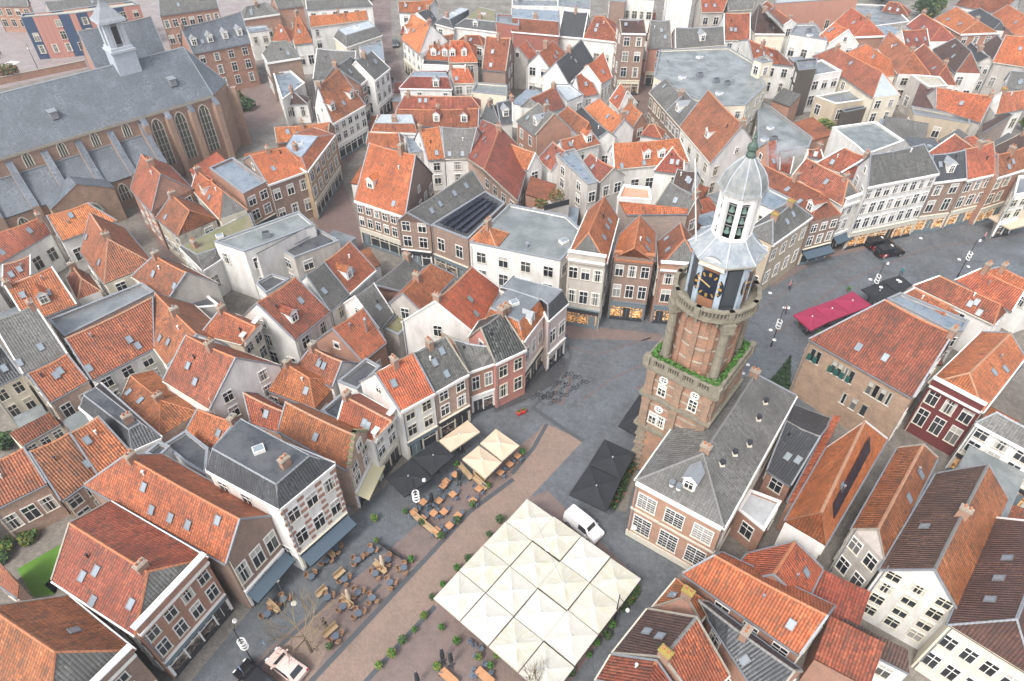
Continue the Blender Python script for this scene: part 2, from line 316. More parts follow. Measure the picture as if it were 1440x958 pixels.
def chimney(parent,x,y,z0,z1,rz,kind=0):
    hh=z1-z0; k=(round(hh*2)/2,kind); hh=k[0]
    if k not in CM:
        a=MB(); a.box((0,0,hh/2),(.95,.6,hh)); a.box((0,0,hh-.1),(1.1,.74,.14),mi=1); a.box((0,0,hh+.02),(.86,.5,.06),mi=1)
        c=MB()
        for dx in ((-.22,.22) if kind!=1 else (0,)): c.tube((dx,0,hh+.05),(dx,0,hh+.42),.12,.1,8)
        CM[k]=(a.mesh('chimney',['chb','lich' if kind==2 else 'stone']),c.mesh('chimney_pot',['terra' if kind!=1 else 'steel']))
    o=put('chimney',CM[k][0],parent,(x,y,z0),rz); put('chimney_pot',CM[k][1],o); return o
SK=None
def roof_window(parent,M,s=1.0):
    global SK
    if SK is None:
        a=MB(); w,h=.72,1.05
        for x in (-w/2,w/2): a.box((x,0,.06),(.09,h+.09,.13))
        for y in (-h/2,h/2): a.box((0,y,.06),(w-.09,.09,.13))
        b=MB(); b.face([(-w/2,-h/2,.1),(w/2,-h/2,.1),(w/2,h/2,.1),(-w/2,h/2,.1)])
        SK=(a.mesh('roof_window',['zinc']),b.mesh('pane',['skyl']))
    o=put('roof_window',SK[0],parent,M=M@Matrix.Scale(s*.72,4)); put('pane',SK[1],o)
DMC={}
def dormer(parent,M,tanp,roofm,wallm,w=1.3,h=1.45):
    d=(h+.3)/max(.5,tanp); k=(round(d,1),roofm,wallm)
    if k not in DMC:
        a=MB(); x=w/2
        a.face([(-x,0,-.3),(x,0,-.3),(x,0,h),(0,0,h+.55),(-x,0,h)],0)
        for sx in (-1,1): a.face([(sx*x,0,-.3),(sx*x,d,h),(sx*x,0,h)] if sx>0 else [(sx*x,0,-.3),(sx*x,0,h),(sx*x,d,h)],0)
        dd=(h+.55+.3)/max(.5,tanp); o=.16
        for sx in (-1,1):
            z=h-o*.85
            P=[(sx*(x+o),-o,z),(0,-o,h+.55),(0,dd,h+.55),(sx*(x+o),d,z)]; Q=[(p[0],p[1],p[2]+.09) for p in P]
            if sx<0: P,Q=P[::-1],Q[::-1]
            a.face(Q[::-1] if False else Q,1); a.face(P[::-1],0)
            for i in range(4): j=(i+1)%4; a.face([P[i],P[j],Q[j],Q[i]],0)
        DMC[k]=a.mesh('dormer',[wallm,roofm])
    o=put('dormer',DMC[k],parent,M=M)
    put_window(o,Matrix.Translation((0,-.01,.12)),.85,1.1,'s'); return o
def frame(px,py,pz,dx,dy):   # X along the wall, outward is -Y
    l=math.hypot(dx,dy) or 1; dx/=l; dy/=l
    return Matrix(((dx,-dy,0,px),(dy,dx,0,py),(0,0,1,pz),(0,0,0,1)))

EXPO=1.1
# every building: outline in metres, eave height h, ridge height hr, finishes
HOUSES=[
{'k':'r','l':'orange hipped corner house with grey front slope in the bottom left corner','e':[[-39.11,28.94],[-31.32,24.23]],'f':[[-45.08,23.07],[-35.2,17.82]],'r':[[-42.1,26.01],[-35.04,22.46]],'h':9,'hr':13.0,'ends':'gh','roof':'ob','roof2':'ob','hip':'gy','wall':'bb','pf':2,'fac':'222s','sk':[(0.62,0.45)],'cor':1},
{'k':'r','l':'red tiled house beside the small lawn,its hip facing the square grey','e':[[-40.67,30.35],[-31.35,25.49]],'f':[[-39.24,38.31],[-27.81,32.27]],'r':[[-39.95,34.33],[-31.09,29.63]],'h':9.5,'hr':12.05,'ends':'gh','roof':'rd','roof2':'rd','hip':'gy','wall':'bk','pf':2,'fac':'242s','sk':[(0.32,0.35),(0.45,0.55),(0.5,0.1),(0.9,0.4)],'cor':1},
{'k':'r','l':'long orange tiled house with a brown brick gable over a blue awning','e':[[-42.89,40.89],[-26.08,32.27]],'f':[[-36.61,44.49],[-23.34,37.12]],'r':[[-37.96,41.86],[-24.71,34.7]],'h':9,'hr':12.2,'ends':'gg','roof':'or','roof2':'or','hip':'or','wall':'bb','fac':'231sL n00','sign':('2','LunchTaverne',0.5,2.78,0.55,0.24),'sk':[(0.45,0.25),(0.58,0.3),(0.7,0.35),(0.86,0.75),(0.3,0.6)],'awn':'blue'},
{'k':'r','l':'weathered orange house at the left edge with a black gutter along its eave','e':[[-53.47,39.75],[-49.45,43.15]],'f':[[-55.77,45.62],[-53.35,47.42]],'r':[[-54.62,42.68],[-51.4,45.28]],'h':6,'hr':9.1,'ends':'gg','roof':'ob','roof2':'ob','hip':'ob','wall':'pk','fac':'n31'},
{'k':'r','l':'orange brown roofed house above the garden shrub with one roof hatch','e':[[-46.81,41.04],[-44.58,44.3]],'f':[[-52.61,47.34],[-49.13,48.91]],'r':[[-49.71,44.19],[-46.86,46.61]],'h':6,'hr':9.95,'ends':'gg','roof':'ob','roof2':'ob','hip':'ob','wall':'pk','fac':'n22','sk':[(0.95,0.3)]},
{'k':'r','l':'orange roofed house with a white chimney block beside the long dark mansard','e':[[-44.28,44.16],[-42.05,47.15]],'f':[[-49.23,49.33],[-47.7,50.78]],'r':[[-46.76,46.74],[-44.88,48.96]],'h':6.2,'hr':9.9,'ends':'gg','roof':'or','roof2':'or','hip':'or','wall':'pk','fac':'n21'},
{'k':'m','l':'narrow black roofed mansard house squeezed between orange roofs','p':[[-50.35,53.44],[-49.76,57.23],[-39.28,48.91],[-41.71,47.16]],'q':[[-49.31,53.74],[-48.45,54.93],[-41.07,49.55],[-42.03,48.63]],'h':6.5,'h2':8.3,'roof':'dk','top':'fd','wall':'w'},
{'k':'r','l':'orange hip roofed house with four roof vents beside the narrow black mansard','e':[[-46.83,56.0],[-39.99,49.86]],'f':[[-45.05,60.36],[-36.88,53.33]],'r':[[-46.6,58.63],[-41.34,54.51]],'h':5.5,'hr':6.4,'ends':'gh','roof':'or','roof2':'or','hip':'or','wall':'pk','sk':[(0.12,0.4),(0.45,0.5)]},
{'k':'r','l':'white gabled house with two tone brown and orange roof over a courtyard','e':[[-41.56,56.95],[-34.55,52.4]],'f':[[-35.04,62.31],[-28.31,59.31]],'r':[[-38.3,59.63],[-31.43,55.85]],'h':7.5,'hr':12.1,'ends':'gg','roof':'ob','roof2':'ob','hip':'ob','wall':'w','fac':'223 n00','sk':[(0.3,0.5),(0.55,0.3)]},
{'k':'r','l':'small orange house behind the roof terrace with lounge chairs','e':[[-37.63,51.33],[-33.8,48.72]],'f':[[-34.12,53.01],[-29.81,52.18]],'r':[[-35.88,52.17],[-31.08,50.31]],'h':5,'hr':7.45,'ends':'gg','roof':'or','roof2':'or','hip':'or','wall':'w','sk':[(0.85,0.5)]},
{'k':'m','l':'red and white banded brick house with a black slate mansard roof','p':[[-29.82,40.73],[-28.45,46.46],[-17.62,41.46],[-21.7,36.33]],'q':[[-29.05,41.75],[-27.38,45.47],[-19.45,40.88],[-21.82,37.59]],'h':11.5,'h2':13.6,'roof':'dk','top':'fd','wall':'w','fac':'232s','cor':1,'awn':'blue','quoin':1},
{'k':'r','l':'grey tiled house at the left edge above the cream courtyard house','e':[[-58.95,58.05],[-55.4,61.48]],'f':[[-65.17,65.28],[-62.0,67.99]],'r':[[-62.06,61.67],[-58.7,64.74]],'h':7.5,'hr':12.5,'ends':'gg','roof':'gy','roof2':'gy','hip':'gy','wall':'cr','sk':[(0.6,0.3),(0.05,0.2)],'fac':'n10'},
{'k':'r','l':'small orange house with a brick wall of large windows under the grey roof','e':[[-55.35,55.25],[-52.41,58.83]],'f':[[-59.45,58.86],[-56.53,62.01]],'r':[[-57.4,57.05],[-54.47,60.42]],'h':5.5,'hr':8.3,'ends':'gg','roof':'or','roof2':'or','hip':'or','wall':'pk','fac':'n21'},
{'k':'r','l':'large orange house with a white wall and two roof windows at left','e':[[-51.08,58.01],[-45.82,63.72]],'f':[[-56.37,63.48],[-49.17,71.26]],'r':[[-53.72,60.75],[-46.38,68.69]],'h':6.5,'hr':10.6,'ends':'gg','roof':'or','roof2':'or','hip':'or','wall':'w','fac':'n32','sk':[(0.05,0.25),(0.65,0.4),(0.75,0.2)]},
{'k':'r','l':'brown orange house wing joined to the large orange roof at a grey valley','e':[[-45.71,63.79],[-42.72,60.45]],'f':[[-43.63,72.12],[-33.88,62.87]],'r':[[-46.41,69.63],[-38.3,61.66]],'h':6.5,'hr':10.5,'ends':'gg','roof':'ob','roof2':'ob','hip':'ob','wall':'w','fac':'n11','sk':[(0.3,0.3),(0.6,0.4)]},
{'k':'s','l':'low red lean to with cream windows at the far left','p':[[-57.19,50.4],[-54.36,53.77],[-55.15,54.23],[-58.24,51.0]],'h':3,'h2':4.6,'roof':'rd','wall':'cr','fac':'n31'},
{'k':'r','l':'cream courtyard house with a dark roof at the left edge','e':[[-62.24,55.81],[-59.76,58.4]],'f':[[-63.72,58.57],[-64.55,62.87]],'r':[[-62.98,57.19],[-62.16,60.63]],'h':7,'hr':9.5,'ends':'gg','roof':'dk','roof2':'dk','hip':'dk','wall':'cr','fac':'n22','sk':[(0.7,0.4)]},
{'k':'f','l':'flat roof terrace with dark decking behind the banded house','p':[[-38.49,47.84],[-36.74,49.88],[-33.39,47.34],[-32.52,43.81],[-35.37,45.45]],'h':6.2,'roof':'fd','wall':'w'},
{'k':'f','l':'small grey box annex beside the roof terrace','p':[[-39.46,45.88],[-38.49,47.46],[-37.06,46.84],[-37.79,45.11]],'h':7.2,'roof':'fd','wall':'w'},
{'k':'s','l':'small red shed roof beside the lawn at the left edge','p':[[-51.23,33.65],[-47.82,31.86],[-47.42,32.55],[-51.23,35.37]],'h':3,'h2':4.2,'roof':'rd','wall':'pk'},
{'k':'r','l':'stepped gable brick house between the banded house and the white houses','e':[[-25.73,48.98],[-17.21,43.66]],'f':[[-23.95,52.56],[-16.0,48.66]],'r':[[-24.84,50.77],[-16.6,46.16]],'h':7.8,'hr':10.2,'ends':'gg','roof':'or','roof2':'or','hip':'or','wall':'pk','fac':'223s n00','step':2,'awn':'cream'},
{'k':'r','l':'low orange house directly behind the black mansard roof','e':[[-29.99,51.63],[-26.47,50.28]],'f':[[-30.58,56.01],[-25.4,52.73]],'r':[[-31.21,54.39],[-25.94,51.5]],'h':6,'hr':7.9,'ends':'gg','roof':'or','roof2':'or','hip':'or','wall':'bk'},
{'k':'r','l':'white house with three dark windows next to the stepped gable','e':[[-19.52,49.79],[-15.23,47.71]],'f':[[-17.89,54.54],[-13.4,51.47]],'r':[[-18.71,52.16],[-13.0,48.5]],'h':7.6,'hr':9.7,'ends':'gh','roof':'or','roof2':'or','hip':'or','wall':'w','fac':'222s n00','pf':2,'cor':1},
{'k':'r','l':'tall white house with a bright orange roof above the black parasols','e':[[-12.42,50.71],[-8.95,53.48]],'f':[[-17.57,55.16],[-13.48,58.65]],'r':[[-15.0,52.94],[-11.21,56.06]],'h':9,'hr':12.6,'ends':'gg','roof':'or','roof2':'or','hip':'or','wall':'w','fac':'n22s','cor':1,'bright':1},
{'k':'r','l':'grey tiled house with taupe brick front and two roof windows','e':[[-8.93,53.77],[-5.19,56.76]],'f':[[-13.5,58.77],[-10.42,61.33]],'r':[[-11.21,56.27],[-7.81,59.05]],'h':8.8,'hr':12.4,'ends':'gg','roof':'gy','roof2':'gy','hip':'gy','wall':'pk','fac':'n22s','sk':[(0.38,0.6),(0.7,0.75),(0.5,0.25)],'cor':1},
{'k':'r','l':'red brick house with white ground floor shop and low grey roof','e':[[-5.22,57.92],[-2.15,59.45]],'f':[[-9.09,64.96],[-4.05,60.88]],'r':[[-7.15,61.44],[-3.1,60.16]],'h':8,'hr':9.85,'ends':'gg','roof':'gy','roof2':'br','hip':'gy','wall':'bk','fac':'n21s','cor':1},
{'k':'r','l':'pink brick house with mottled dark tiled roof and lit shop windows','e':[[-2.03,59.09],[1.67,61.61]],'f':[[-5.41,63.64],[-4.18,66.88]],'r':[[-3.72,61.36],[-1.25,64.24]],'h':8.2,'hr':11.8,'ends':'gg','roof':'mt','roof2':'mt','hip':'mt','wall':'rp','fac':'n22','cor':1,'ch':[0.97]},
{'k':'m','l':'corner shop with red mansard front and white gabled dormer','p':[[-3.5,65.73],[1.45,62.2],[4.17,67.49],[-0.22,72.9]],'q':[[-2.74,66.17],[0.85,63.59],[3.43,67.77],[-0.45,70.04]],'h':9,'h2':11,'roof':'or','top':'fg','wall':'wp','fac':'131s','cor':1,'dm':[(1,0.5)]},
{'k':'m','l':'corner shop with slate mansard end and brick arches facing the square','p':[[-1.53,71.94],[3.74,68.94],[4.66,65.73],[7.24,69.12],[0.26,74.89]],'q':[[-1.33,70.34],[3.88,67.77],[4.53,66.87],[6.5,69.78],[0.26,72.45]],'h':9.3,'h2':11,'roof':'dk','top':'fg','wall':'wp','fac':'221s','cor':1},
{'k':'r','l':'orange house with a shed dormer above the long white wall','e':[[-27.69,64.15],[-24.37,69.71]],'f':[[-35.89,67.56],[-32.02,72.45]],'r':[[-31.79,65.86],[-28.19,71.08]],'h':7.5,'hr':11.95,'ends':'gg','roof':'ob','roof2':'ob','hip':'ob','wall':'w','fac':'n22','dm':[0.3],'sk':[(0.7,0.55)]},
{'k':'r','l':'grey tiled middle house between two orange roofs on the white wall','e':[[-24.33,69.78],[-22.46,73.39]],'f':[[-30.09,75.06],[-28.49,77.03]],'r':[[-27.21,72.42],[-25.47,75.21]],'h':7.5,'hr':11.4,'ends':'gg','roof':'gy','roof2':'gy','hip':'gy','wall':'w','fac':'n12','sk':[(0.25,0.45)]},
{'k':'r','l':'orange house with white dormer at the street end of the long white wall','e':[[-22.42,73.47],[-19.6,78.86]],'f':[[-28.55,77.39],[-26.16,81.68]],'r':[[-25.49,75.43],[-22.88,80.27]],'h':7.5,'hr':11.3,'ends':'gg','roof':'or','roof2':'or','hip':'or','wall':'w','fac':'n12 222','dm':[0.3],'cor':1},
{'k':'m','l':'house with mossy flat roof and slate edges beside the church lane','p':[[-50.73,86.61],[-45.3,80.79],[-43.99,82.83],[-40.35,91.26],[-42.88,96.23]],'q':[[-49.24,84.67],[-46.29,82.48],[-44.14,83.93],[-40.0,89.97],[-41.77,93.55]],'h':6,'h2':7.6,'roof':'gy','top':'fm','wall':'w'},
{'k':'f','l':'long building with moss green flat roof and white end wall','p':[[-43.79,83.77],[-33.31,92.06],[-29.92,88.13],[-38.6,81.24]],'h':8.6,'roof':'fn','wall':'w'},
{'k':'s','l':'slate slope below the moss green flat roof','p':[[-36.99,80.54],[-29.91,88.64],[-30.09,88.4],[-36.57,80.5]],'h':7.4,'h2':9,'roof':'dk','wall':'w','sk':[(0.25,0.4)]},
{'k':'f','l':'black flat roofed annex with a bare concrete wall','p':[[-35.16,84.7],[-30.21,89.74],[-26.12,86.34],[-31.91,81.98]],'h':7,'roof':'fd','wall':'gp'},
{'k':'f','l':'white annex with low black roofs in a back court','p':[[-37.19,78.6],[-35.28,80.74],[-32.47,79.45],[-34.98,76.12]],'h':5,'roof':'fd','wall':'w'},
{'k':'r','l':'long low grey tiled house in the centre of the western block','e':[[-15.26,75.68],[-13.32,81.58]],'f':[[-21.37,75.28],[-16.58,80.76]],'r':[[-19.12,74.54],[-14.95,81.17]],'h':6,'hr':8.15,'ends':'gg','roof':'gy','roof2':'gy','hip':'gy','wall':'bk'},
{'k':'r','l':'steep grey house with metal valley in the centre of the western block','e':[[-17.66,67.9],[-16.29,71.01]],'f':[[-23.68,72.54],[-20.97,74.78]],'r':[[-20.67,70.22],[-18.63,72.89]],'h':6,'hr':9.55,'ends':'gg','roof':'gy','roof2':'gy','hip':'gy','wall':'w'},
{'k':'r','l':'orange house with a white flue box on its grey gable','e':[[-12.25,70.3],[-8.27,78.17]],'f':[[-16.79,71.61],[-13.47,78.47]],'r':[[-14.52,70.96],[-11.36,77.41]],'h':7,'hr':9.5,'ends':'gg','roof':'or','roof2':'or','hip':'or','wall':'gp','sk':[],'fac':'112'},
{'k':'r','l':'large bright orange house with a mossy white gable','e':[[-4.89,65.82],[-1.72,75.13]],'f':[[-14.56,68.06],[-9.0,73.32]],'r':[[-9.73,66.94],[-5.36,74.23]],'h':7,'hr':11.35,'ends':'gg','roof':'or','roof2':'or','hip':'or','wall':'w','fac':'n00 112','sk':[(0.3,0.2),(0.45,0.5)],'bright':1},
{'k':'r','l':'orange house with a tall steel flue pipe on its slope','e':[[-18.88,61.45],[-16.39,64.95]],'f':[[-25.39,64.98],[-21.64,69.24]],'r':[[-22.14,63.21],[-19.02,67.1]],'h':6.3,'hr':10.05,'ends':'gg','roof':'or','roof2':'or','hip':'or','wall':'bk','flue':1},
{'k':'f','l':'mossy flat roof with white edging between orange houses','p':[[-17.57,68.85],[-14.84,72.88],[-12.42,71.43],[-15.09,67.24]],'h':5,'roof':'fm','wall':'gp'},
{'k':'r','l':'red house with a double roof window behind the cream tower block','e':[[-26.82,60.99],[-21.75,57.29]],'f':[[-22.86,62.62],[-19.49,61.25]],'r':[[-24.84,61.8],[-20.62,59.27]],'h':6,'hr':8.2,'ends':'gg','roof':'rd','roof2':'rd','hip':'rd','wall':'w','sk':[(0.45,0.55),(0.6,0.55)]},
{'k':'r','l':'orange hip house with a dark tile stripe and white flues','e':[[-30.63,58.07],[-23.46,54.73]],'f':[[-26.57,62.06],[-21.38,59.18]],'r':[[-27.61,59.83],[-24.34,57.39]],'h':5,'hr':7.2,'ends':'gh','roof':'or','roof2':'or','hip':'or','wall':'bk','sk':[(0.85,0.5)]},
{'k':'f','l':'dark flat roof beside the bright orange house','p':[[-21.08,57.45],[-18.26,61.48],[-16.27,60.05],[-18.45,56.13]],'h':6.3,'roof':'fd','wall':'w'},
{'k':'f','l':'lower dark flat roof with a pale parapet behind the white house','p':[[-22.51,53.93],[-20.37,57.11],[-18.22,56.17],[-20.38,51.95]],'h':5,'roof':'fd','wall':'w'},
{'k':'r','l':'tall cream house with stepped parapet and many dark windows','e':[[-38.87,63.59],[-33.25,61.75]],'f':[[-35.88,67.31],[-32.07,65.35]],'r':[[-36.47,65.51],[-31.16,62.35]],'h':9,'hr':11.05,'ends':'gh','roof':'or','roof2':'or','hip':'or','wall':'cr','fac':'223 n00','pf':2},
{'k':'r','l':'brown orange house with a bare concrete gable','e':[[-54.21,78.09],[-47.12,73.08]],'f':[[-48.42,80.93],[-41.49,76.3]],'r':[[-50.07,78.59],[-44.3,74.69]],'h':7,'hr':10.05,'ends':'gg','roof':'ob','roof2':'ob','hip':'ob','wall':'gp','sk':[(0.35,0.45),(0.95,0.45)]},
{'k':'f','l':'dark slate lean to roof below the concrete gable','p':[[-48.54,75.24],[-43.56,76.04],[-40.63,73.34],[-46.29,72.5]],'h':5,'roof':'fd','wall':'gp'},
{'k':'r','l':'large pyramid roofed brown house with a white chimney at its peak','e':[[-64.87,84.86],[-57.8,77.0]],'f':[[-60.92,90.95],[-52.72,81.56]],'r':[[-63.45,88.67],[-57.87,81.89]],'h':6.5,'hr':10.65,'ends':'gh','roof':'ob','roof2':'ob','hip':'ob','wall':'cr','sk':[(0.1,0.45),(0.75,0.3)],'ch':[0.95]},
{'k':'r','l':'bright orange house in front of the church portal with one roof window','e':[[-69.43,87.99],[-63.52,93.73]],'f':[[-73.88,93.15],[-69.25,96.32]],'r':[[-71.66,90.57],[-67.1,94.11]],'h':6.3,'hr':9.05,'ends':'gg','roof':'or','roof2':'or','hip':'or','wall':'w','sk':[(0.45,0.75)],'bright':1},
{'k':'r','l':'long orange house at the left edge with two pale roof hatches','e':[[-76.25,80.55],[-72.05,89.85]],'f':[[-79.82,86.41],[-73.08,91.37]],'r':[[-77.87,85.52],[-72.57,90.61]],'h':6.5,'hr':8.8,'ends':'gg','roof':'or','roof2':'or','hip':'or','wall':'w','sk':[(0.2,0.3),(0.7,0.6)],'fac':'n41'},
{'k':'r','l':'small reddish house with two skylights at the left edge','e':[[-73.26,77.75],[-70.74,80.29]],'f':[[-75.05,81.69],[-72.37,83.99]],'r':[[-73.66,80.31],[-70.99,82.61]],'h':5.5,'hr':7.25,'ends':'gg','roof':'rd','roof2':'rd','hip':'rd','wall':'w','sk':[(0.3,0.4),(0.6,0.5)]},
{'k':'r','l':'orange house with a wide flat dormer at the left','e':[[-64.94,69.16],[-60.3,72.99]],'f':[[-70.15,74.9],[-66.68,79.43]],'r':[[-67.54,72.03],[-63.49,76.21]],'h':6,'hr':9.8,'ends':'gg','roof':'or','roof2':'or','hip':'or','wall':'w','dm':[0.5]},
{'k':'r','l':'tiny hipped red house with a white dormer','e':[[-64.72,79.43],[-60.91,74.62]],'f':[[-62.07,80.33],[-58.63,76.42]],'r':[[-63.39,79.88],[-60.88,77.13]],'h':5.5,'hr':7.25,'ends':'gh','roof':'rd','roof2':'rd','hip':'rd','wall':'w','dm':[]},
{'k':'f','l':'long flat grey roof with pale skylights beside the large orange slope','p':[[-60.41,67.43],[-51.44,75.3],[-48.92,73.39],[-56.78,64.25]],'h':7.5,'roof':'fg','wall':'gp','vents':3},
{'k':'r','l':'old house with striped orange and grey roof and timber clad wall by the church','e':[[-63.87,101.59],[-57.52,94.46]],'f':[[-60.48,109.57],[-53.55,101.38]],'r':[[-62.17,105.58],[-56.41,98.83]],'h':7.5,'hr':11.6,'ends':'gg','roof':'ob','roof2':'ob','hip':'ob','wall':'bk','sk':[]},
{'k':'r','l':'orange hip roofed house in front of the old brick gable','e':[[-57.08,94.25],[-51.81,89.16]],'f':[[-51.51,98.04],[-47.42,93.69]],'r':[[-54.3,96.15],[-49.97,91.57]],'h':6.5,'hr':9.35,'ends':'gh','roof':'ob','roof2':'ob','hip':'ob','wall':'tm','sk':[(0.3,0.25)]},
{'k':'r','l':'steep orange house with grey tiled front hip and white dormer','e':[[-54.13,102.57],[-46.31,93.04]],'f':[[-52.09,105.68],[-42.97,95.78]],'r':[[-53.11,104.13],[-46.7,97.53]],'h':7,'hr':9.35,'ends':'gh','roof':'or','roof2':'or','hip':'gy','wall':'cr','dm':[0.4]},
{'k':'f','l':'blue grey flat roof with aerials above an orange brick front','p':[[-51.37,105.14],[-48.51,108.92],[-40.38,100.6],[-43.14,96.75]],'h':9,'roof':'fb','wall':'bk','fac':'222s','vents':2},
{'k':'r','l':'orange hip roofed brown brick house beside the blue grey flat roof','e':[[-40.32,100.37],[-34.81,105.14]],'f':[[-46.68,108.47],[-40.68,111.91]],'r':[[-43.5,104.42],[-38.27,107.2]],'h':9,'hr':12.0,'ends':'gh','roof':'or','roof2':'or','hip':'or','wall':'bb','fac':'n32','cor':1,'bright':1},
{'k':'m','l':'ochre brick corner house with glazed roof beside the shopping street','p':[[-40.64,110.04],[-34.39,103.73],[-32.43,117.16],[-36.95,120.07]],'q':[[-39.09,108.66],[-35.52,105.85],[-34.36,113.49],[-38.9,114.05]],'h':9.5,'h2':11,'roof':'or','top':'gl','wall':'oc','fac':'152s','cor':1},
{'k':'r','l':'house with grey upper slope and orange lower slope near the church apse','e':[[-43.21,117.13],[-34.7,120.75]],'f':[[-44.58,122.24],[-33.69,122.81]],'r':[[-43.89,119.68],[-34.19,121.78]],'h':8,'hr':9.7,'ends':'gg','roof':'or','roof2':'gy','hip':'or','wall':'bk'},
{'k':'r','l':'large orange house with white front and white side gable on the shopping street','e':[[-34.57,125.3],[-29.75,133.78]],'f':[[-39.73,132.95],[-39.64,141.56]],'r':[[-37.15,129.13],[-34.69,137.67]],'h':8,'hr':13.6,'ends':'gg','roof':'ob','roof2':'ob','hip':'ob','wall':'w','fac':'n52s','dm':[0.15,0.8],'cor':1,'sk':[(0.5,0.3)]},
{'k':'r','l':'brown brick narrow house on the shopping street','e':[[-31.8,141.76],[-29.93,147.95]],'f':[[-39.91,141.89],[-37.58,147.32]],'r':[[-36.34,140.81],[-34.0,146.24]],'h':9,'hr':12.95,'ends':'gg','roof':'gy','roof2':'gy','hip':'gy','wall':'bk','fac':'n22s','cor':1},
{'k':'r','l':'tall narrow white house with black windows on the shopping street','e':[[-29.16,143.85],[-26.89,150.57]],'f':[[-36.18,145.51],[-33.46,150.06]],'r':[[-32.67,144.68],[-30.17,150.32]],'h':9,'hr':12.6,'ends':'gg','roof':'gy','roof2':'gy','hip':'gy','wall':'w','fac':'n32s','cor':1},
{'k':'r','l':'mottled grey and orange house behind the shopping street','e':[[-43.79,149.69],[-35.7,153.97]],'f':[[-45.84,161.56],[-34.12,158.2]],'r':[[-43.82,157.74],[-34.91,156.09]],'h':7,'hr':10.55,'ends':'gg','roof':'gy','roof2':'or','hip':'gy','wall':'w','sk':[(0.6,0.3)]},
{'k':'f','l':'white house with blue slate flat extension in the lane','p':[[-53.96,154.48],[-50.43,156.05],[-45.59,148.93],[-48.33,140.18]],'h':6,'roof':'fb','wall':'w'},
{'k':'r','l':'small dark tent roof next to the blue slate flat roof','e':[[-49.02,142.4],[-44.02,142.77]],'f':[[-49.24,145.3],[-44.23,145.66]],'r':[[-47.35,144.01],[-46.51,144.01]],'h':4.5,'hr':6.05,'ends':'hh','roof':'br','roof2':'br','hip':'br','wall':'w'},
{'k':'r','l':'grey hipped townhouse with white gutter on the church lane','e':[[-54.41,153.9],[-47.81,157.13]],'f':[[-56.86,158.91],[-50.26,162.14]],'r':[[-53.84,157.48],[-50.73,158.61]],'h':9,'hr':12.0,'ends':'hh','roof':'gy','roof2':'gy','hip':'gy','wall':'bb','cor':1,'fac':'n00 142'},
{'k':'r','l':'orange tent roofed white house with two tall windows','e':[[-52.52,169.75],[-48.38,171.09]],'f':[[-54.62,176.27],[-50.49,177.61]],'r':[[-51.74,173.82],[-51.25,173.55]],'h':7.5,'hr':12.95,'ends':'hh','roof':'or','roof2':'or','hip':'or','wall':'w','fac':'n21','bright':1},
{'k':'r','l':'small orange porch roof beside the tent roofed house','e':[[-59.86,176.87],[-55.19,175.98]],'f':[[-58.92,181.83],[-54.25,180.94]],'r':[[-58.62,179.73],[-57.18,178.4]],'h':6,'hr':8.7,'ends':'hh','roof':'or','roof2':'or','hip':'or','wall':'w'},
{'k':'r','l':'orange house with white cross wall at the back of the shopping street','e':[[-51.78,183.7],[-37.83,189.54]],'f':[[-52.8,189.27],[-38.68,192.05]],'r':[[-52.29,186.48],[-38.25,190.8]],'h':7,'hr':8.65,'ends':'gg','roof':'or','roof2':'or','hip':'or','wall':'w','bright':1},
{'k':'m','l':'house with silver metal roof and dark slate mansard','p':[[-43.72,174.32],[-39.45,167.6],[-32.32,175.84],[-36.36,183.49]],'q':[[-42.5,174.59],[-39.88,170.43],[-33.81,176.53],[-36.14,180.79]],'h':7.5,'h2':9.3,'roof':'gy','top':'me','wall':'cr'},
{'k':'f','l':'blue grey flat roof on the street corner below the mansard','p':[[-36.74,168.2],[-31.72,172.06],[-29.43,159.85],[-32.89,160.4]],'h':7,'roof':'fb','wall':'w'},
{'k':'f','l':'modern brick and navy panelled building on the square behind the church','p':[[-122.64,180.12],[-110.52,183.32],[-97.19,190.49],[-100.27,193.48],[-117.22,184.72],[-123.79,182.86]],'h':10,'roof':'ft','wall':'nv','far':1},
{'k':'r','l':'brick house with pale shop front at the top left corner','e':[[-143.12,201.21],[-133.04,200.69]],'f':[[-143.4,204.93],[-134.04,203.3]],'r':[[-143.26,203.07],[-133.54,202.0]],'h':7,'hr':8.75,'ends':'gg','roof':'gy','roof2':'gy','hip':'gy','wall':'bk','far':1,'fac':'n42'},
{'k':'r','l':'long grey roofed brick block behind the navy panelled building','e':[[-118.37,186.12],[-102.38,196.94]],'f':[[-123.91,193.59],[-108.75,199.17]],'r':[[-121.14,189.85],[-105.56,198.05]],'h':9,'hr':11.05,'ends':'gg','roof':'gy','roof2':'gy','hip':'gy','wall':'st','far':1},
{'k':'r','l':'brick apartment block with rows of white windows at the top','e':[[-90.61,186.12],[-77.81,192.89]],'f':[[-92.33,195.44],[-79.55,196.92]],'r':[[-91.47,190.78],[-78.68,194.91]],'h':9,'hr':12.5,'ends':'gg','roof':'gy','roof2':'gy','hip':'gy','wall':'bk','far':1,'fac':'n72'},
{'k':'f','l':'white restaurant pavilion with awnings behind the brick courthouse','p':[[-94.82,200.42],[-84.46,208.73],[-85.67,211.44],[-95.76,202.96]],'h':4,'roof':'me','wall':'w','far':1,'fac':'042'},
{'k':'r','l':'brick courthouse with blue slate roof and four white dormers','e':[[-71.59,156.6],[-60.77,163.53]],'f':[[-75.51,160.73],[-65.88,175.1]],'r':[[-73.55,158.66],[-63.33,169.32]],'h':10,'hr':14.8,'ends':'gg','roof':'bl','roof2':'bl','hip':'bl','wall':'bk','fac':'n43 200','dm':[0.09,0.36,0.62,0.87],'ch':[0.02],'far':1},
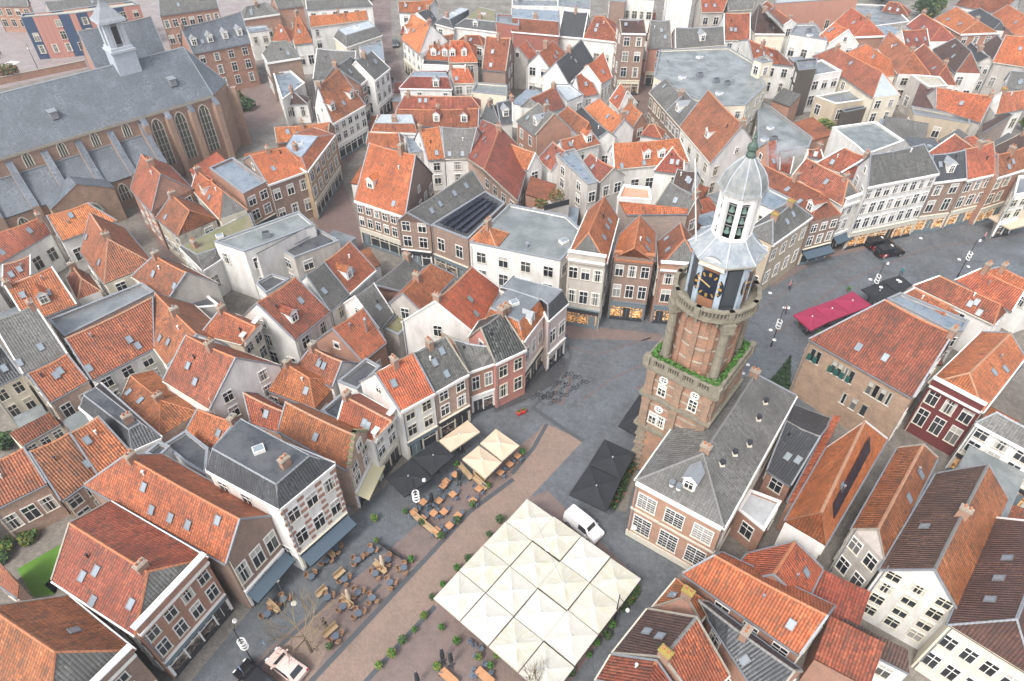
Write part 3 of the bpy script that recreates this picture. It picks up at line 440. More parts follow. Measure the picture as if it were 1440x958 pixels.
{'k':'r','l':'grey hipped brick house at the top left of the shopping street','e':[[-69.7,186.74],[-61.28,191.12]],'f':[[-71.6,190.38],[-63.18,194.76]],'r':[[-68.8,188.83],[-64.81,192.29]],'h':8,'hr':10.2,'ends':'hh','roof':'gy','roof2':'gy','hip':'gy','wall':'bk','fac':'n41','cor':1,'far':1},
{'k':'r','l':'brick house with three pane window behind the tent roofed house','e':[[-61.72,191.9],[-55.56,194.39]],'f':[[-64.19,195.09],[-58.07,198.83]],'r':[[-62.95,193.49],[-56.82,196.61]],'h':9,'hr':11.45,'ends':'gg','roof':'gy','roof2':'gy','hip':'gy','wall':'bk','fac':'n11','far':1},
{'k':'f','l':'white rendered box with a blue grey flat roof beside the hipped brick house','p':[[-66.3,179.33],[-61.87,181.26],[-63.54,185.29],[-68.37,183.93]],'h':6.5,'roof':'fb','wall':'w'},
{'k':'r','l':'long white edged building with grey roof at the head of the shopping street','e':[[-54.79,194.27],[-37.95,198.11]],'f':[[-55.78,198.54],[-40.63,203.06]],'r':[[-55.28,196.41],[-40.06,200.59]],'h':8,'hr':9.45,'ends':'gg','roof':'gy','roof2':'gy','hip':'gy','wall':'w','far':1},
{'k':'r','l':'orange house at the top of the shopping street with white side','e':[[-30.42,195.61],[-23.55,194.61]],'f':[[-30.65,197.23],[-20.49,200.96]],'r':[[-30.54,196.42],[-20.85,198.49]],'h':7,'hr':9.15,'ends':'gg','roof':'or','roof2':'or','hip':'or','wall':'w','far':1},
{'k':'r','l':'broad orange house with a brown brick end wall and white street front','e':[[-26.7,171.64],[-21.32,161.82]],'f':[[-21.79,178.88],[-15.25,169.88]],'r':[[-24.24,175.26],[-19.08,167.79]],'h':8,'hr':12.65,'ends':'gg','roof':'or','roof2':'or','hip':'or','wall':'w','fac':'n42s','dm':[0.1],'far':1,'bright':1},
{'k':'r','l':'slate roofed white house behind the broad orange house','e':[[-21.11,182.41],[-19.64,186.55]],'f':[[-26.84,184.05],[-23.89,188.06]],'r':[[-23.98,183.23],[-21.27,186.54]],'h':8,'hr':10.45,'ends':'gh','roof':'dk','roof2':'dk','hip':'dk','wall':'w','far':1},
{'k':'m','l':'white house with light metal roof and slate dormer','p':[[-19.33,182.87],[-14.73,179.3],[-11.29,188.43],[-14.24,191.32]],'q':[[-17.86,182.77],[-15.78,180.95],[-11.24,188.91],[-13.63,190.37]],'h':8,'h2':9.6,'roof':'dk','top':'me','wall':'w','far':1,'fac':'121'},
{'k':'m','l':'long white building with slate mansard and mossy flat top','p':[[-14.66,180.62],[-3.82,176.69],[-3.97,185.62],[-11.18,189.39]],'q':[[-11.71,180.3],[-4.11,177.88],[-4.26,186.61],[-8.79,189.51]],'h':8,'h2':10,'roof':'dk','top':'fm','wall':'w','far':1,'fac':'041','dm':[(0,0.5)]},
{'k':'f','l':'red brick tower house with chimney stacks at the top','p':[[-3.94,176.56],[1.73,173.97],[1.79,181.93],[-3.9,182.86]],'h':10,'roof':'fg','wall':'br_','far':1,'fac':'021'},
{'k':'r','l':'reddish house with grey patch behind the orange dormered roofs','e':[[-20.81,162.71],[-14.72,169.29]],'f':[[-22.14,171.67],[-16.0,173.32]],'r':[[-20.17,169.85],[-14.03,171.5]],'h':7,'hr':9.1,'ends':'gg','roof':'rd','roof2':'rd','hip':'rd','wall':'w'},
{'k':'r','l':'orange house with four little dormers beside the street','e':[[-21.16,162.96],[-14.82,161.84]],'f':[[-18.07,166.85],[-14.67,167.97]],'r':[[-19.61,164.9],[-14.74,164.9]],'h':6.5,'hr':8.8,'ends':'gg','roof':'or','roof2':'or','hip':'or','wall':'gp','dm':[0.4,0.85],'bright':1},
{'k':'r','l':'orange hip house with two chimneys in the middle of the block','e':[[-14.62,159.38],[-7.94,159.75]],'f':[[-14.04,168.82],[-8.44,168.92]],'r':[[-14.33,164.1],[-10.47,164.1]],'h':7,'hr':10.15,'ends':'gh','roof':'or','roof2':'or','hip':'or','wall':'gp','dm':[0.15,0.6],'bright':1},
{'k':'r','l':'low red house behind the orange hip house','e':[[-13.27,173.77],[-6.89,170.09]],'f':[[-11.7,176.5],[-5.32,172.82]],'r':[[-11.31,173.54],[-8.12,173.54]],'h':7,'hr':8.2,'ends':'hh','roof':'rd','roof2':'rd','hip':'rd','wall':'w'},
{'k':'r','l':'tall brown red sloped house with a single white skylight','e':[[-6.59,152.81],[-1.44,151.44]],'f':[[-4.77,163.01],[0.65,162.12]],'r':[[-5.68,157.91],[-0.39,156.78]],'h':8,'hr':13.15,'ends':'gg','roof':'rd','roof2':'rd','hip':'rd','wall':'bb','fac':'n21','sk':[(0.35,0.55),(0.35,0.15)]},
{'k':'f','l':'narrow dark flat roof below the orange dormers','p':[[-20.87,159.52],[-10.65,158.44],[-10.68,161.71],[-21.02,163.95]],'h':6,'roof':'fd','wall':'w'},
{'k':'m','l':'white walled house with red mansard and grey flat top by the street','p':[[-24.04,144.53],[-12.93,144.06],[-14.69,153.97],[-21.9,153.97]],'q':[[-21.85,147.0],[-13.76,146.6],[-14.43,148.99],[-21.26,149.39]],'h':7,'h2':8.6,'roof':'rd','top':'fb','wall':'w','dm':[(0,0.7)]},
{'k':'r','l':'orange house with brick chimney behind the red mansard','e':[[-12.68,147.42],[-8.23,147.71]],'f':[[-14.32,152.59],[-8.54,152.41]],'r':[[-13.5,150.0],[-9.6,149.7]],'h':7,'hr':9.1,'ends':'gh','roof':'or','roof2':'or','hip':'or','wall':'w','bright':1,'sk':[(0.2,0.3)]},
{'k':'f','l':'cream house with a greenish flat roof in the middle of the block','p':[[-8.63,141.73],[-1.2,139.9],[-1.04,145.39],[-7.77,146.74]],'h':7,'roof':'fn','wall':'cr','fac':'011'},
{'k':'r','l':'long reddish house with two roof vents,upper of the two parallel roofs','e':[[-23.42,134.03],[-6.35,134.54]],'f':[[-21.95,138.32],[-6.47,138.31]],'r':[[-21.89,136.43],[-8.23,135.9]],'h':7,'hr':8.65,'ends':'gh','roof':'rd','roof2':'rd','hip':'rd','wall':'w','sk':[(0.25,0.65),(0.33,0.65)]},
{'k':'r','l':'long reddish house with two white dormers,lower of the two parallel roofs','e':[[-23.14,128.33],[-6.72,127.15]],'f':[[-22.3,131.56],[-6.44,133.41]],'r':[[-22.72,129.95],[-6.58,130.28]],'h':6.3,'hr':8.65,'ends':'gg','roof':'rd','roof2':'rd','hip':'rd','wall':'w','dm':[0.5,0.83]},
{'k':'m','l':'red fronted mansard with silver metal top by the street bend','p':[[-26.72,122.84],[-17.99,122.09],[-18.27,126.54],[-26.41,130.15]],'q':[[-26.07,123.29],[-18.46,123.14],[-19.36,126.81],[-25.39,126.81]],'h':7.5,'h2':9,'roof':'or','top':'me','wall':'w'},
{'k':'r','l':'mossy orange house with brown stripe near the street bend','e':[[-26.96,117.92],[-20.28,115.81]],'f':[[-25.99,119.8],[-20.39,120.33]],'r':[[-26.48,118.86],[-20.93,118.64]],'h':7.5,'hr':9.15,'ends':'gg','roof':'or','roof2':'or','hip':'or','wall':'bk'},
{'k':'r','l':'orange tile house with a pale roof hatch in the middle of the block','e':[[-15.27,113.64],[-12.3,114.12]],'f':[[-18.51,121.02],[-14.22,122.73]],'r':[[-16.89,117.33],[-13.26,118.42]],'h':6.5,'hr':10.5,'ends':'gg','roof':'or','roof2':'or','hip':'or','wall':'w','sk':[(0.6,0.2)],'bright':1},
{'k':'r','l':'dark grey tiled house with two square skylights','e':[[-12.17,114.12],[-7.86,114.32]],'f':[[-13.39,122.78],[-5.09,121.99]],'r':[[-12.78,118.45],[-6.48,118.16]],'h':6.5,'hr':10.35,'ends':'gg','roof':'gy','roof2':'gy','hip':'gy','wall':'w','sk':[(0.2,0.15),(0.7,0.15)]},
{'k':'r','l':'steep brown red house with three skylights beside the roof garden','e':[[-7.94,113.02],[-5.82,129.06]],'f':[[0.75,98.57],[3.12,113.77]],'r':[[-4.55,99.28],[-2.18,114.47]],'h':7,'hr':12.15,'ends':'gg','roof':'rd','roof2':'rd','hip':'rd','wall':'pk','sk':[(0.15,0.4),(0.6,0.5),(0.7,0.3),(0.9,0.3)]},
{'k':'f','l':'grey flat roof strip beside the mossy orange house','p':[[-20.64,123.64],[-18.45,124.02],[-16.31,116.04],[-18.86,115.34]],'h':6.5,'roof':'fb','wall':'gp'},
{'k':'r','l':'dark slate twin dormer house left of the grey pointed hall','e':[[-6.2,129.87],[-2.28,127.62]],'f':[[-4.17,133.4],[-0.25,131.16]],'r':[[-4.85,131.76],[-3.76,130.5]],'h':7,'hr':9.35,'ends':'hh','roof':'dk','roof2':'dk','hip':'dk','wall':'w'},
{'k':'r','l':'slate roofed white house with a dormer beside the twin slate roofs','e':[[-2.28,127.62],[-0.0,128.41]],'f':[[-4.08,132.77],[-0.0,134.84]],'r':[[-2.97,129.95],[-0.0,131.63]],'h':7,'hr':9.95,'ends':'hg','roof':'dk','roof2':'dk','hip':'dk','wall':'w','dm':[0.5]},
{'k':'r','l':'big orange roofed corner house with a rubble brick gable','e':[[-25.28,96.28],[-16.6,91.42]],'f':[[-20.36,107.94],[-13.58,104.65]],'r':[[-22.82,102.11],[-15.09,98.04]],'h':8.5,'hr':15.3,'ends':'gg','roof':'or','roof2':'or','hip':'or','wall':'bb','fac':'n62s','dm':[0.25],'sk':[(0.75,0.15)],'ch':[0.7],'cor':1,'bright':1},
{'k':'r','l':'grey tiled house with four skylights left of the solar panels','e':[[-12.6,89.07],[-4.6,99.39]],'f':[[-17.64,90.04],[-8.5,103.35]],'r':[[-15.71,88.55],[-6.55,101.37]],'h':8.5,'hr':10.85,'ends':'gg','roof':'gy','roof2':'gy','hip':'gy','wall':'bb','fac':'122s n00','sk':[(0.2,0.5),(0.35,0.55),(0.6,0.6),(0.8,0.6)]},
{'k':'f','l':'brown brick shop with rows of solar panels on its low roof','p':[[-12.36,88.78],[-4.35,98.82],[-1.06,95.12],[-6.54,84.94]],'h':8.5,'roof':'fd','wall':'bb','solar':1,'fac':'321s','par':0.12},
{'k':'r','l':'small orange hip over the corner of the long white building','e':[[-6.44,85.28],[-2.15,83.34]],'f':[[-4.76,89.0],[-0.47,87.05]],'r':[[-3.9,86.42],[-3.5,86.14]],'h':8.2,'hr':9.9,'ends':'hh','roof':'or','roof2':'or','hip':'or','wall':'w'},
{'k':'f','l':'long white building with greenish flat roof on the main street','p':[[-6.23,84.41],[-0.46,95.16],[8.46,91.8],[10.98,87.04],[6.94,79.76]],'h':8,'roof':'fn','wall':'w','fac':'442','vents':4},
{'k':'r','l':'grey stone fronted shop with orange roof and grey tiled hip front','e':[[15.38,85.54],[12.51,74.42]],'f':[[11.32,87.46],[7.6,75.69]],'r':[[13.35,86.5],[10.27,77.23]],'h':12,'hr':14.8,'ends':'gh','roof':'or','roof2':'or','hip':'gy','wall':'gr','fac':'232s','sk':[(0.3,0.4),(0.45,0.4),(0.7,0.4)],'pf':2,'cor':1,'lit':1,'shopc':'sg'},
{'k':'r','l':'brown brick shop with blue grey shutters and a stepped cornice','e':[[20.56,83.19],[19.35,76.09]],'f':[[15.54,82.58],[14.09,76.99]],'r':[[18.05,82.89],[16.19,74.87]],'h':11,'hr':13.85,'ends':'gh','roof':'or','roof2':'or','hip':'or','wall':'bb','fac':'232s','pf':2,'pc':'ridge','sk':[(0.5,0.4),(0.75,0.4)],'lit':1,'shopc':'sg'},
{'k':'r','l':'brick shop with grey hip and a cream dormer beside the clock tower','e':[[21.06,82.18],[20.32,75.94]],'f':[[26.47,82.24],[26.01,75.26]],'r':[[23.77,82.21],[23.67,78.34]],'h':10,'hr':13.05,'ends':'gh','roof':'rd','roof2':'rd','hip':'gy','wall':'bk','fac':'222s','sk':[(0.2,0.4),(0.7,0.4)],'pf':2,'lit':1,'shopc':'sg'},
{'k':'s','l':'orange roof behind a tall rubble wall left of the clock tower','p':[[17.16,88.51],[26.46,88.76],[26.41,89.13],[16.32,91.17]],'h':10.5,'h2':11.2,'roof':'or','wall':'rub'},
{'k':'f','l':'pink tarpaulin covered roof behind the brown brick shop','p':[[16.46,93.7],[17.93,97.81],[21.97,96.97],[21.68,93.17]],'h':10,'roof':'tp','wall':'w'},
{'k':'r','l':'grey tiled house with brick end wall left of the flagpole','e':[[22.83,94.3],[27.12,90.9]],'f':[[27.29,98.67],[29.61,92.87]],'r':[[25.06,96.48],[28.37,91.89]],'h':9,'hr':11.55,'ends':'gg','roof':'gy','roof2':'gy','hip':'gy','wall':'bk'},
{'k':'r','l':'brown roofed house behind the grey tiled house','e':[[27.04,102.18],[29.73,99.85]],'f':[[28.25,104.35],[31.94,104.15]],'r':[[27.65,103.26],[30.65,102.66]],'h':8,'hr':10.05,'ends':'gg','roof':'br','roof2':'br','hip':'br','wall':'w'},
{'k':'m','l':'red brick building with arched windows and long flat top','p':[[0.0,174.06],[11.29,171.14],[12.1,187.06],[0.0,191.9]],'q':[[0.0,179.08],[11.48,176.24],[11.89,184.42],[0.0,186.04]],'h':9,'h2':10.6,'roof':'rd','top':'fb','wall':'br_','far':1,'fac':'061','cor':1},
{'k':'r','l':'white terrace house with dark roof and green windows','e':[[11.49,174.14],[17.34,172.64]],'f':[[13.98,183.84],[19.83,182.33]],'r':[[12.74,178.99],[18.59,177.48]],'h':8,'hr':12.2,'ends':'gg','roof':'dk','roof2':'dk','hip':'dk','wall':'w','far':1,'fac':'n21','cor':1},
{'k':'r','l':'white terrace house with red hipped roof and four skylights','e':[[17.34,172.64],[26.52,169.61]],'f':[[20.06,180.88],[29.24,177.85]],'r':[[20.21,175.92],[22.23,175.92]],'h':8,'hr':11.85,'ends':'hh','roof':'rd','roof2':'rd','hip':'rd','wall':'w','far':1,'fac':'n41','cor':1,'sk':[(0.3,0.4),(0.35,0.6)]},
{'k':'r','l':'tall narrow brown brick house with stone bands and green door','e':[[24.35,158.03],[29.69,157.64]],'f':[[23.88,163.93],[29.13,164.31]],'r':[[24.11,160.98],[29.41,160.98]],'h':14,'hr':15.75,'ends':'gg','roof':'br','roof2':'br','hip':'br','wall':'bb','far':1,'fac':'n23s','cor':1},
{'k':'r','l':'grey tiled house with salmon front right of the tall narrow house','e':[[31.71,163.17],[37.02,162.79]],'f':[[32.9,172.02],[36.43,172.41]],'r':[[32.3,167.6],[36.72,167.6]],'h':9,'hr':13.5,'ends':'gg','roof':'gy','roof2':'gy','hip':'gy','wall':'sa','far':1,'fac':'n12s'},
{'k':'r','l':'long grey slate house behind the big flat roof with a wide dormer','e':[[37.98,162.79],[49.8,165.11]],'f':[[38.47,171.07],[49.66,171.22]],'r':[[38.23,166.93],[49.73,168.17]],'h':9,'hr':12.0,'ends':'gg','roof':'gy','roof2':'gy','hip':'gy','wall':'w','far':1,'dm':[0.55]},
{'k':'f','l':'very large grey flat roofed store with roof vents','p':[[29.87,143.54],[33.46,159.04],[49.67,160.73],[52.93,152.03],[52.26,138.86],[45.64,129.33],[40.67,128.92],[36.64,132.26]],'h':9.5,'roof':'fn','wall':'cr','vents':7},
{'k':'r','l':'large weathered orange roof with brick gable left of the tower dome','e':[[32.22,124.06],[35.04,109.47]],'f':[[41.97,129.92],[44.76,114.9]],'r':[[37.09,126.99],[39.9,112.18]],'h':8,'hr':13.65,'ends':'gg','roof':'ob','roof2':'ob','hip':'ob','wall':'w','fac':'n42','dm':[0.6],'ch':[0.98]},
{'k':'r','l':'grey tiled brick house,left of the two beside the big flat roof','e':[[28.81,140.05],[30.74,130.92]],'f':[[34.93,141.31],[36.34,132.56]],'r':[[31.87,140.68],[33.54,131.74]],'h':8,'hr':10.55,'ends':'gg','roof':'gy','roof2':'gy','hip':'gy','wall':'bb','fac':'n42'},
{'k':'r','l':'grey tiled brick house with white dormer,right of the two beside the big flat roof','e':[[30.77,130.67],[32.22,124.06]],'f':[[37.68,133.91],[39.25,128.16]],'r':[[34.23,132.29],[35.52,127.34]],'h':8,'hr':11.25,'ends':'gg','roof':'gy','roof2':'gy','hip':'gy','wall':'bb','dm':[0.4],'fac':'n42'},
{'k':'r','l':'orange house with a large roof window and clean white gable','e':[[14.56,133.31],[19.06,121.79]],'f':[[19.35,132.81],[23.31,123.95]],'r':[[17.29,132.0],[21.19,122.87]],'h':7.5,'hr':9.9,'ends':'gg','roof':'or','roof2':'or','hip':'or','wall':'w','sk':[(0.6,0.55)],'fac':'211','bright':1},
{'k':'r','l':'narrow dark tiled house beside the clean white gable','e':[[13.08,132.5],[16.38,120.72]],'f':[[14.95,132.02],[19.55,120.97]],'r':[[13.91,131.73],[17.97,120.84]],'h':7.3,'hr':8.45,'ends':'gg','roof':'dk','roof2':'dk','hip':'dk','wall':'w'},
{'k':'r','l':'orange brown hip house between grey house and narrow dark roof','e':[[9.35,131.51],[13.22,122.08]],'f':[[12.16,130.74],[15.64,123.07]],'r':[[10.95,130.24],[14.56,123.08]],'h':7,'hr':9.1,'ends':'gh','roof':'ob','roof2':'ob','hip':'ob','wall':'w'},
{'k':'r','l':'grey tiled brick house with a tall white rendered gable','e':[[1.04,126.47],[4.34,120.38]],'f':[[8.07,127.58],[11.21,122.44]],'r':[[5.07,125.96],[7.78,121.41]],'h':8,'hr':11.6,'ends':'gg','roof':'gy','roof2':'gy','hip':'gy','wall':'bk','fac':'n22 200','dm':[0.7]},
{'k':'r','l':'brown red house with ribbed roof behind the white rendered gable','e':[[6.95,131.55],[10.82,133.91]],'f':[[1.99,134.0],[6.6,140.99]],'r':[[3.51,131.5],[8.71,137.45]],'h':7.5,'hr':10.15,'ends':'gg','roof':'rd','roof2':'rd','hip':'rd','wall':'w'},
{'k':'f','l':'flat metal roof with glazed box beside the slate hall','p':[[8.62,143.3],[12.47,143.3],[14.77,137.8],[11.19,134.47]],'h':8,'roof':'me','wall':'w'},
{'k':'r','l':'slate roofed hall with white gable and pointed window','e':[[11.99,144.63],[18.56,157.9]],'f':[[6.69,148.86],[12.78,162.3]],'r':[[9.34,146.75],[15.67,160.1]],'h':8,'hr':11.65,'ends':'gg','roof':'dk','roof2':'dk','hip':'dk','wall':'w','fac':'n00 121'},
{'k':'r','l':'bright orange house with white gable and four small windows','e':[[8.51,154.12],[12.73,163.29]],'f':[[3.37,155.88],[6.72,164.05]],'r':[[5.94,155.0],[9.29,162.87]],'h':7.5,'hr':10.55,'ends':'gg','roof':'or','roof2':'or','hip':'or','wall':'w','fac':'122','bright':1,'sk':[(0.5,0.3),(0.7,0.4)]},
{'k':'r','l':'small orange house with rendered gable at the edge of the alley block','e':[[3.81,160.96],[5.96,164.0]],'f':[[-1.35,161.57],[0.88,166.44]],'r':[[1.23,161.27],[3.42,165.22]],'h':7,'hr':9.75,'ends':'gg','roof':'or','roof2':'or','hip':'or','wall':'gp'},
{'k':'r','l':'orange house with white front,behind the alley corner','e':[[18.68,141.95],[21.31,145.58]],'f':[[12.64,143.03],[16.94,151.81]],'r':[[15.66,142.49],[19.63,149.86]],'h':9,'hr':12.5,'ends':'gg','roof':'or','roof2':'or','hip':'or','wall':'w','fac':'n32','bright':1,'sk':[(0.5,0.4)]},
{'k':'r','l':'lower orange house with pale ridge beside the slate hall','e':[[14.08,138.99],[18.0,140.53]],'f':[[12.46,143.11],[13.49,148.09]],'r':[[13.27,141.05],[15.74,144.31]],'h':7.5,'hr':10.85,'ends':'gg','roof':'or','roof2':'or','hip':'or','wall':'w','bright':1},
{'k':'r','l':'orange house right of the narrow alley','e':[[20.29,138.38],[21.75,133.77]],'f':[[24.73,142.04],[25.74,137.15]],'r':[[22.51,140.21],[23.36,136.39]],'h':7,'hr':9.7,'ends':'gg','roof':'or','roof2':'or','hip':'or','wall':'w','bright':1},
{'k':'r','l':'second orange house right of the narrow alley,nearer the brick chimney','e':[[21.62,131.67],[23.61,125.89]],'f':[[25.29,133.52],[26.7,128.09]],'r':[[23.46,132.6],[25.16,126.99]],'h':7,'hr':9.1,'ends':'gg','roof':'or','roof2':'or','hip':'or','wall':'bk','bright':1},
{'k':'r','l':'tiny red roofed house below the brick chimney','e':[[24.96,124.68],[28.96,123.17]],'f':[[26.04,127.56],[30.05,126.05]],'r':[[26.52,125.54],[27.56,125.54]],'h':6,'hr':7.6,'ends':'hh','roof':'rd','roof2':'rd','hip':'rd','wall':'w'},
{'k':'r','l':'long bright orange house with two skylights left of the flagpole','e':[[18.08,109.41],[31.7,112.02]],'f':[[17.57,115.54],[28.21,116.78]],'r':[[17.83,112.48],[29.95,114.4]],'h':7,'hr':10.1,'ends':'gg','roof':'or','roof2':'or','hip':'or','wall':'w','sk':[(0.1,0.1),(0.4,0.12)],'fac':'n51','dm':[0.45,0.65],'bright':1},
{'k':'r','l':'brown gabled house in front of the long orange roof','e':[[24.85,107.85],[29.59,106.59]],'f':[[29.03,114.0],[29.21,107.01]],'r':[[28.42,111.69],[29.4,106.8]],'h':7.5,'hr':9.75,'ends':'gg','roof':'rd','roof2':'rd','hip':'rd','wall':'w'},
{'k':'r','l':'mossy orange house with white gable left of the roof garden','e':[[-4.78,112.06],[2.74,108.04]],'f':[[-0.97,117.86],[5.27,109.73]],'r':[[-2.88,114.96],[4.0,108.88]],'h':7.5,'hr':10.1,'ends':'gg','roof':'or','roof2':'or','hip':'or','wall':'w','dm':[0.1]},
{'k':'r','l':'weathered brown lean roof above the roof garden','e':[[4.8,113.98],[7.11,109.69]],'f':[[10.06,115.1],[11.71,112.59]],'r':[[7.43,114.54],[9.41,111.14]],'h':6.5,'hr':9.35,'ends':'gg','roof':'rd','roof2':'rd','hip':'rd','wall':'w'},
{'k':'r','l':'orange house with glass roof hatch and white dormer','e':[[9.44,115.2],[16.39,119.14]],'f':[[8.14,118.12],[12.93,122.14]],'r':[[8.79,116.66],[14.66,120.64]],'h':7,'hr':8.65,'ends':'gg','roof':'or','roof2':'or','hip':'or','wall':'w','sk':[(0.25,0.5)],'dm':[0.75]},
{'k':'f','l':'grey plaster building with many small windows and a slate flat top','p':[[7.71,110.94],[11.17,113.15],[14.22,101.3],[12.52,100.43]],'h':8.5,'roof':'fb','wall':'gp','fac':'323'},
{'k':'r','l':'small brown roof on top of the grey plaster building','e':[[12.14,108.91],[14.94,102.42]],'f':[[14.91,108.28],[19.12,104.72]],'r':[[13.52,108.59],[17.03,103.57]],'h':8.3,'hr':10.15,'ends':'gg','roof':'rd','roof2':'rd','hip':'rd','wall':'gp'},
{'k':'f','l':'white rendered apartment house with balconies at the top centre','p':[[12.24,192.89],[20.46,189.94],[21.49,202.18],[12.75,203.26]],'h':9,'roof':'fg','wall':'w','far':1,'fac':'041'},
{'k':'f','l':'white apartment block with brick stair tower at the top centre','p':[[0.0,195.77],[12.4,195.27],[12.76,202.5],[0.0,202.5]],'h':8,'roof':'fg','wall':'w','far':1,'fac':'051'},
{'k':'f','l':'windowless brown brick block at the top centre','p':[[24.93,186.57],[28.74,185.6],[29.59,192.56],[25.56,192.56]],'h':12,'roof':'fg','wall':'bb','far':1,'fac':'000'},
{'k':'f','l':'white gallery flats at the top,right of the brick block','p':[[29.1,188.54],[36.33,187.06],[37.5,194.63],[29.84,194.63]],'h':12,'roof':'fg','wall':'w','far':1,'fac':'042'},
{'k':'f','l':'plain white blank walled building at the top','p':[[40.34,192.03],[46.97,191.02],[48.37,198.23],[41.37,198.23]],'h':11,'roof':'fg','wall':'w','far':1,'fac':'000'},
{'k':'r','l':'orange roof with two white hatches at the top','e':[[49.4,188.98],[55.02,189.27]],'f':[[48.89,194.82],[56.42,194.63]],'r':[[49.14,191.9],[56.56,191.9]],'h':9,'hr':11.9,'ends':'gg','roof':'or','roof2':'or','hip':'or','wall':'gp','far':1,'sk':[(0.2,0.4),(0.55,0.4)]},
{'k':'r','l':'grey roofed plastered house at the top','e':[[56.69,190.43],[63.31,191.41]],'f':[[56.69,195.93],[65.02,194.95]],'r':[[56.69,193.18],[64.17,193.18]],'h':9,'hr':11.25,'ends':'gg','roof':'gy','roof2':'gy','hip':'gy','wall':'gp','far':1},
{'k':'r','l':'orange hipped house in front of the plastered house at the top','e':[[51.85,172.71],[58.08,172.71]],'f':[[51.85,180.81],[58.08,180.81]],'r':[[51.85,176.76],[58.08,176.76]],'h':7.5,'hr':12.25,'ends':'gg','roof':'or','roof2':'or','hip':'or','wall':'w','far':1},
{'k':'r','l':'broad brown grey hip house with mossy ridge and cream cornice','e':[[59.94,175.83],[67.51,175.66]],'f':[[60.11,183.44],[67.68,183.26]],'r':[[62.71,185.09],[62.2,174.07]],'h':8,'hr':12.15,'ends':'hh','roof':'br','roof2':'br','hip':'br','wall':'cr','far':1,'fac':'n21','cor':1},
{'k':'r','l':'dark red roof with white gable edge behind the mossy ridge house','e':[[68.38,198.83],[69.07,181.96]],'f':[[69.79,197.63],[72.27,182.55]],'r':[[68.8,197.59],[70.67,182.26]],'h':8,'hr':9.05,'ends':'gg','roof':'rd','roof2':'rd','hip':'rd','wall':'w','far':1},
{'k':'f','l':'long pink brick hall with a row of tiny windows at the top','p':[[68.94,191.28],[92.45,196.03],[93.82,199.69],[70.14,195.52]],'h':10,'roof':'me','wall':'sa','far':1,'fac':'051'},
{'k':'f','l':'white house with flat grey roof and four windows,upper right','p':[[69.1,177.14],[77.15,172.53],[78.22,184.64],[73.03,184.64]],'h':7,'roof':'fg','wall':'w','far':1,'fac':'031 312','vents':3},
{'k':'r','l':'red brown house with five white skylights beside the big flat roof','e':[[54.88,157.04],[63.11,154.9]],'f':[[54.67,170.37],[60.33,159.93]],'r':[[54.78,163.71],[59.44,156.51]],'h':8,'hr':10.55,'ends':'gg','roof':'rd','roof2':'rd','hip':'rd','wall':'w','far':1,'sk':[(0.2,0.5),(0.4,0.5),(0.6,0.5),(0.8,0.4)],'fac':'n32'},
{'k':'f','l':'cream lift tower on the edge of the big flat roof','p':[[50.71,145.19],[51.8,143.21],[54.41,144.19],[53.84,147.54]],'h':12.5,'roof':'fg','wall':'cr','far':1},
{'k':'r','l':'large orange hip house with white corner pilasters and bell gable','e':[[82.66,183.97],[83.8,173.46]],'f':[[90.36,186.82],[91.47,174.28]],'r':[[86.51,185.39],[87.27,176.16]],'h':8,'hr':11.0,'ends':'gh','roof':'or','roof2':'or','hip':'or','wall':'bk','far':1,'fac':'241','sk':[(0.6,0.5)],'bright':1,'cor':1},
{'k':'r','l':'low orange wing with white scroll gable','e':[[76.81,177.09],[77.44,171.82]],'f':[[82.25,176.89],[84.17,171.07]],'r':[[79.53,176.99],[80.81,171.44]],'h':7,'hr':10.2,'ends':'gg','roof':'or','roof2':'or','hip':'or','wall':'w','far':1,'bright':1},
{'k':'r','l':'long house with grey and red roof and brick and white front','e':[[70.73,163.2],[75.65,139.72]],'f':[[76.72,160.6],[81.81,141.01]],'r':[[73.64,159.95],[78.64,145.52]],'h':7,'hr':10.05,'ends':'gh','roof':'rd','roof2':'rd','hip':'me','wall':'cr','fac':'222'},
{'k':'r','l':'smooth bright orange hipped house behind the long grey and red roof','e':[[79.21,165.27],[82.3,150.89]],'f':[[82.88,162.3],[84.99,151.47]],'r':[[81.53,162.01],[83.23,152.11]],'h':7,'hr':10.05,'ends':'gh','roof':'or','roof2':'or','hip':'or','wall':'cr','bright':1},
{'k':'r','l':'brown and grey hip house in the upper right','e':[[88.05,168.2],[86.29,152.42]],'f':[[94.53,171.55],[92.99,151.67]],'r':[[91.18,171.92],[91.02,158.34]],'h':7,'hr':9.55,'ends':'gh','roof':'ob','roof2':'ob','hip':'ob','wall':'w'},
{'k':'r','l':'red house with three skylights in a row','e':[[94.58,168.67],[101.23,170.6]],'f':[[93.49,175.21],[100.24,176.33]],'r':[[94.03,171.94],[100.73,173.46]],'h':7,'hr':9.75,'ends':'gg','roof':'rd','roof2':'rd','hip':'rd','wall':'w','sk':[(0.15,0.4),(0.5,0.4),(0.85,0.4)],'far':1},
{'k':'r','l':'dark red hip house behind the three skylight roof','e':[[101.11,183.22],[101.66,171.34]],'f':[[107.52,185.09],[108.46,171.65]],'r':[[104.31,184.16],[105.05,175.1]],'h':7.5,'hr':10.05,'ends':'gh','roof':'rd','roof2':'rd','hip':'rd','wall':'w','far':1,'sk':[(0.5,0.4)]},
{'k':'r','l':'broad orange house with white parapet and three window brick front','e':[[111.37,189.97],[112.65,178.38]],'f':[[122.07,192.4],[122.17,179.44]],'r':[[116.72,191.19],[116.64,179.88]],'h':7,'hr':9.5,'ends':'gh','roof':'or','roof2':'or','hip':'or','wall':'bk','far':1,'fac':'232','bright':1,'cor':1,'sk':[(0.3,0.3),(0.7,0.4)]},
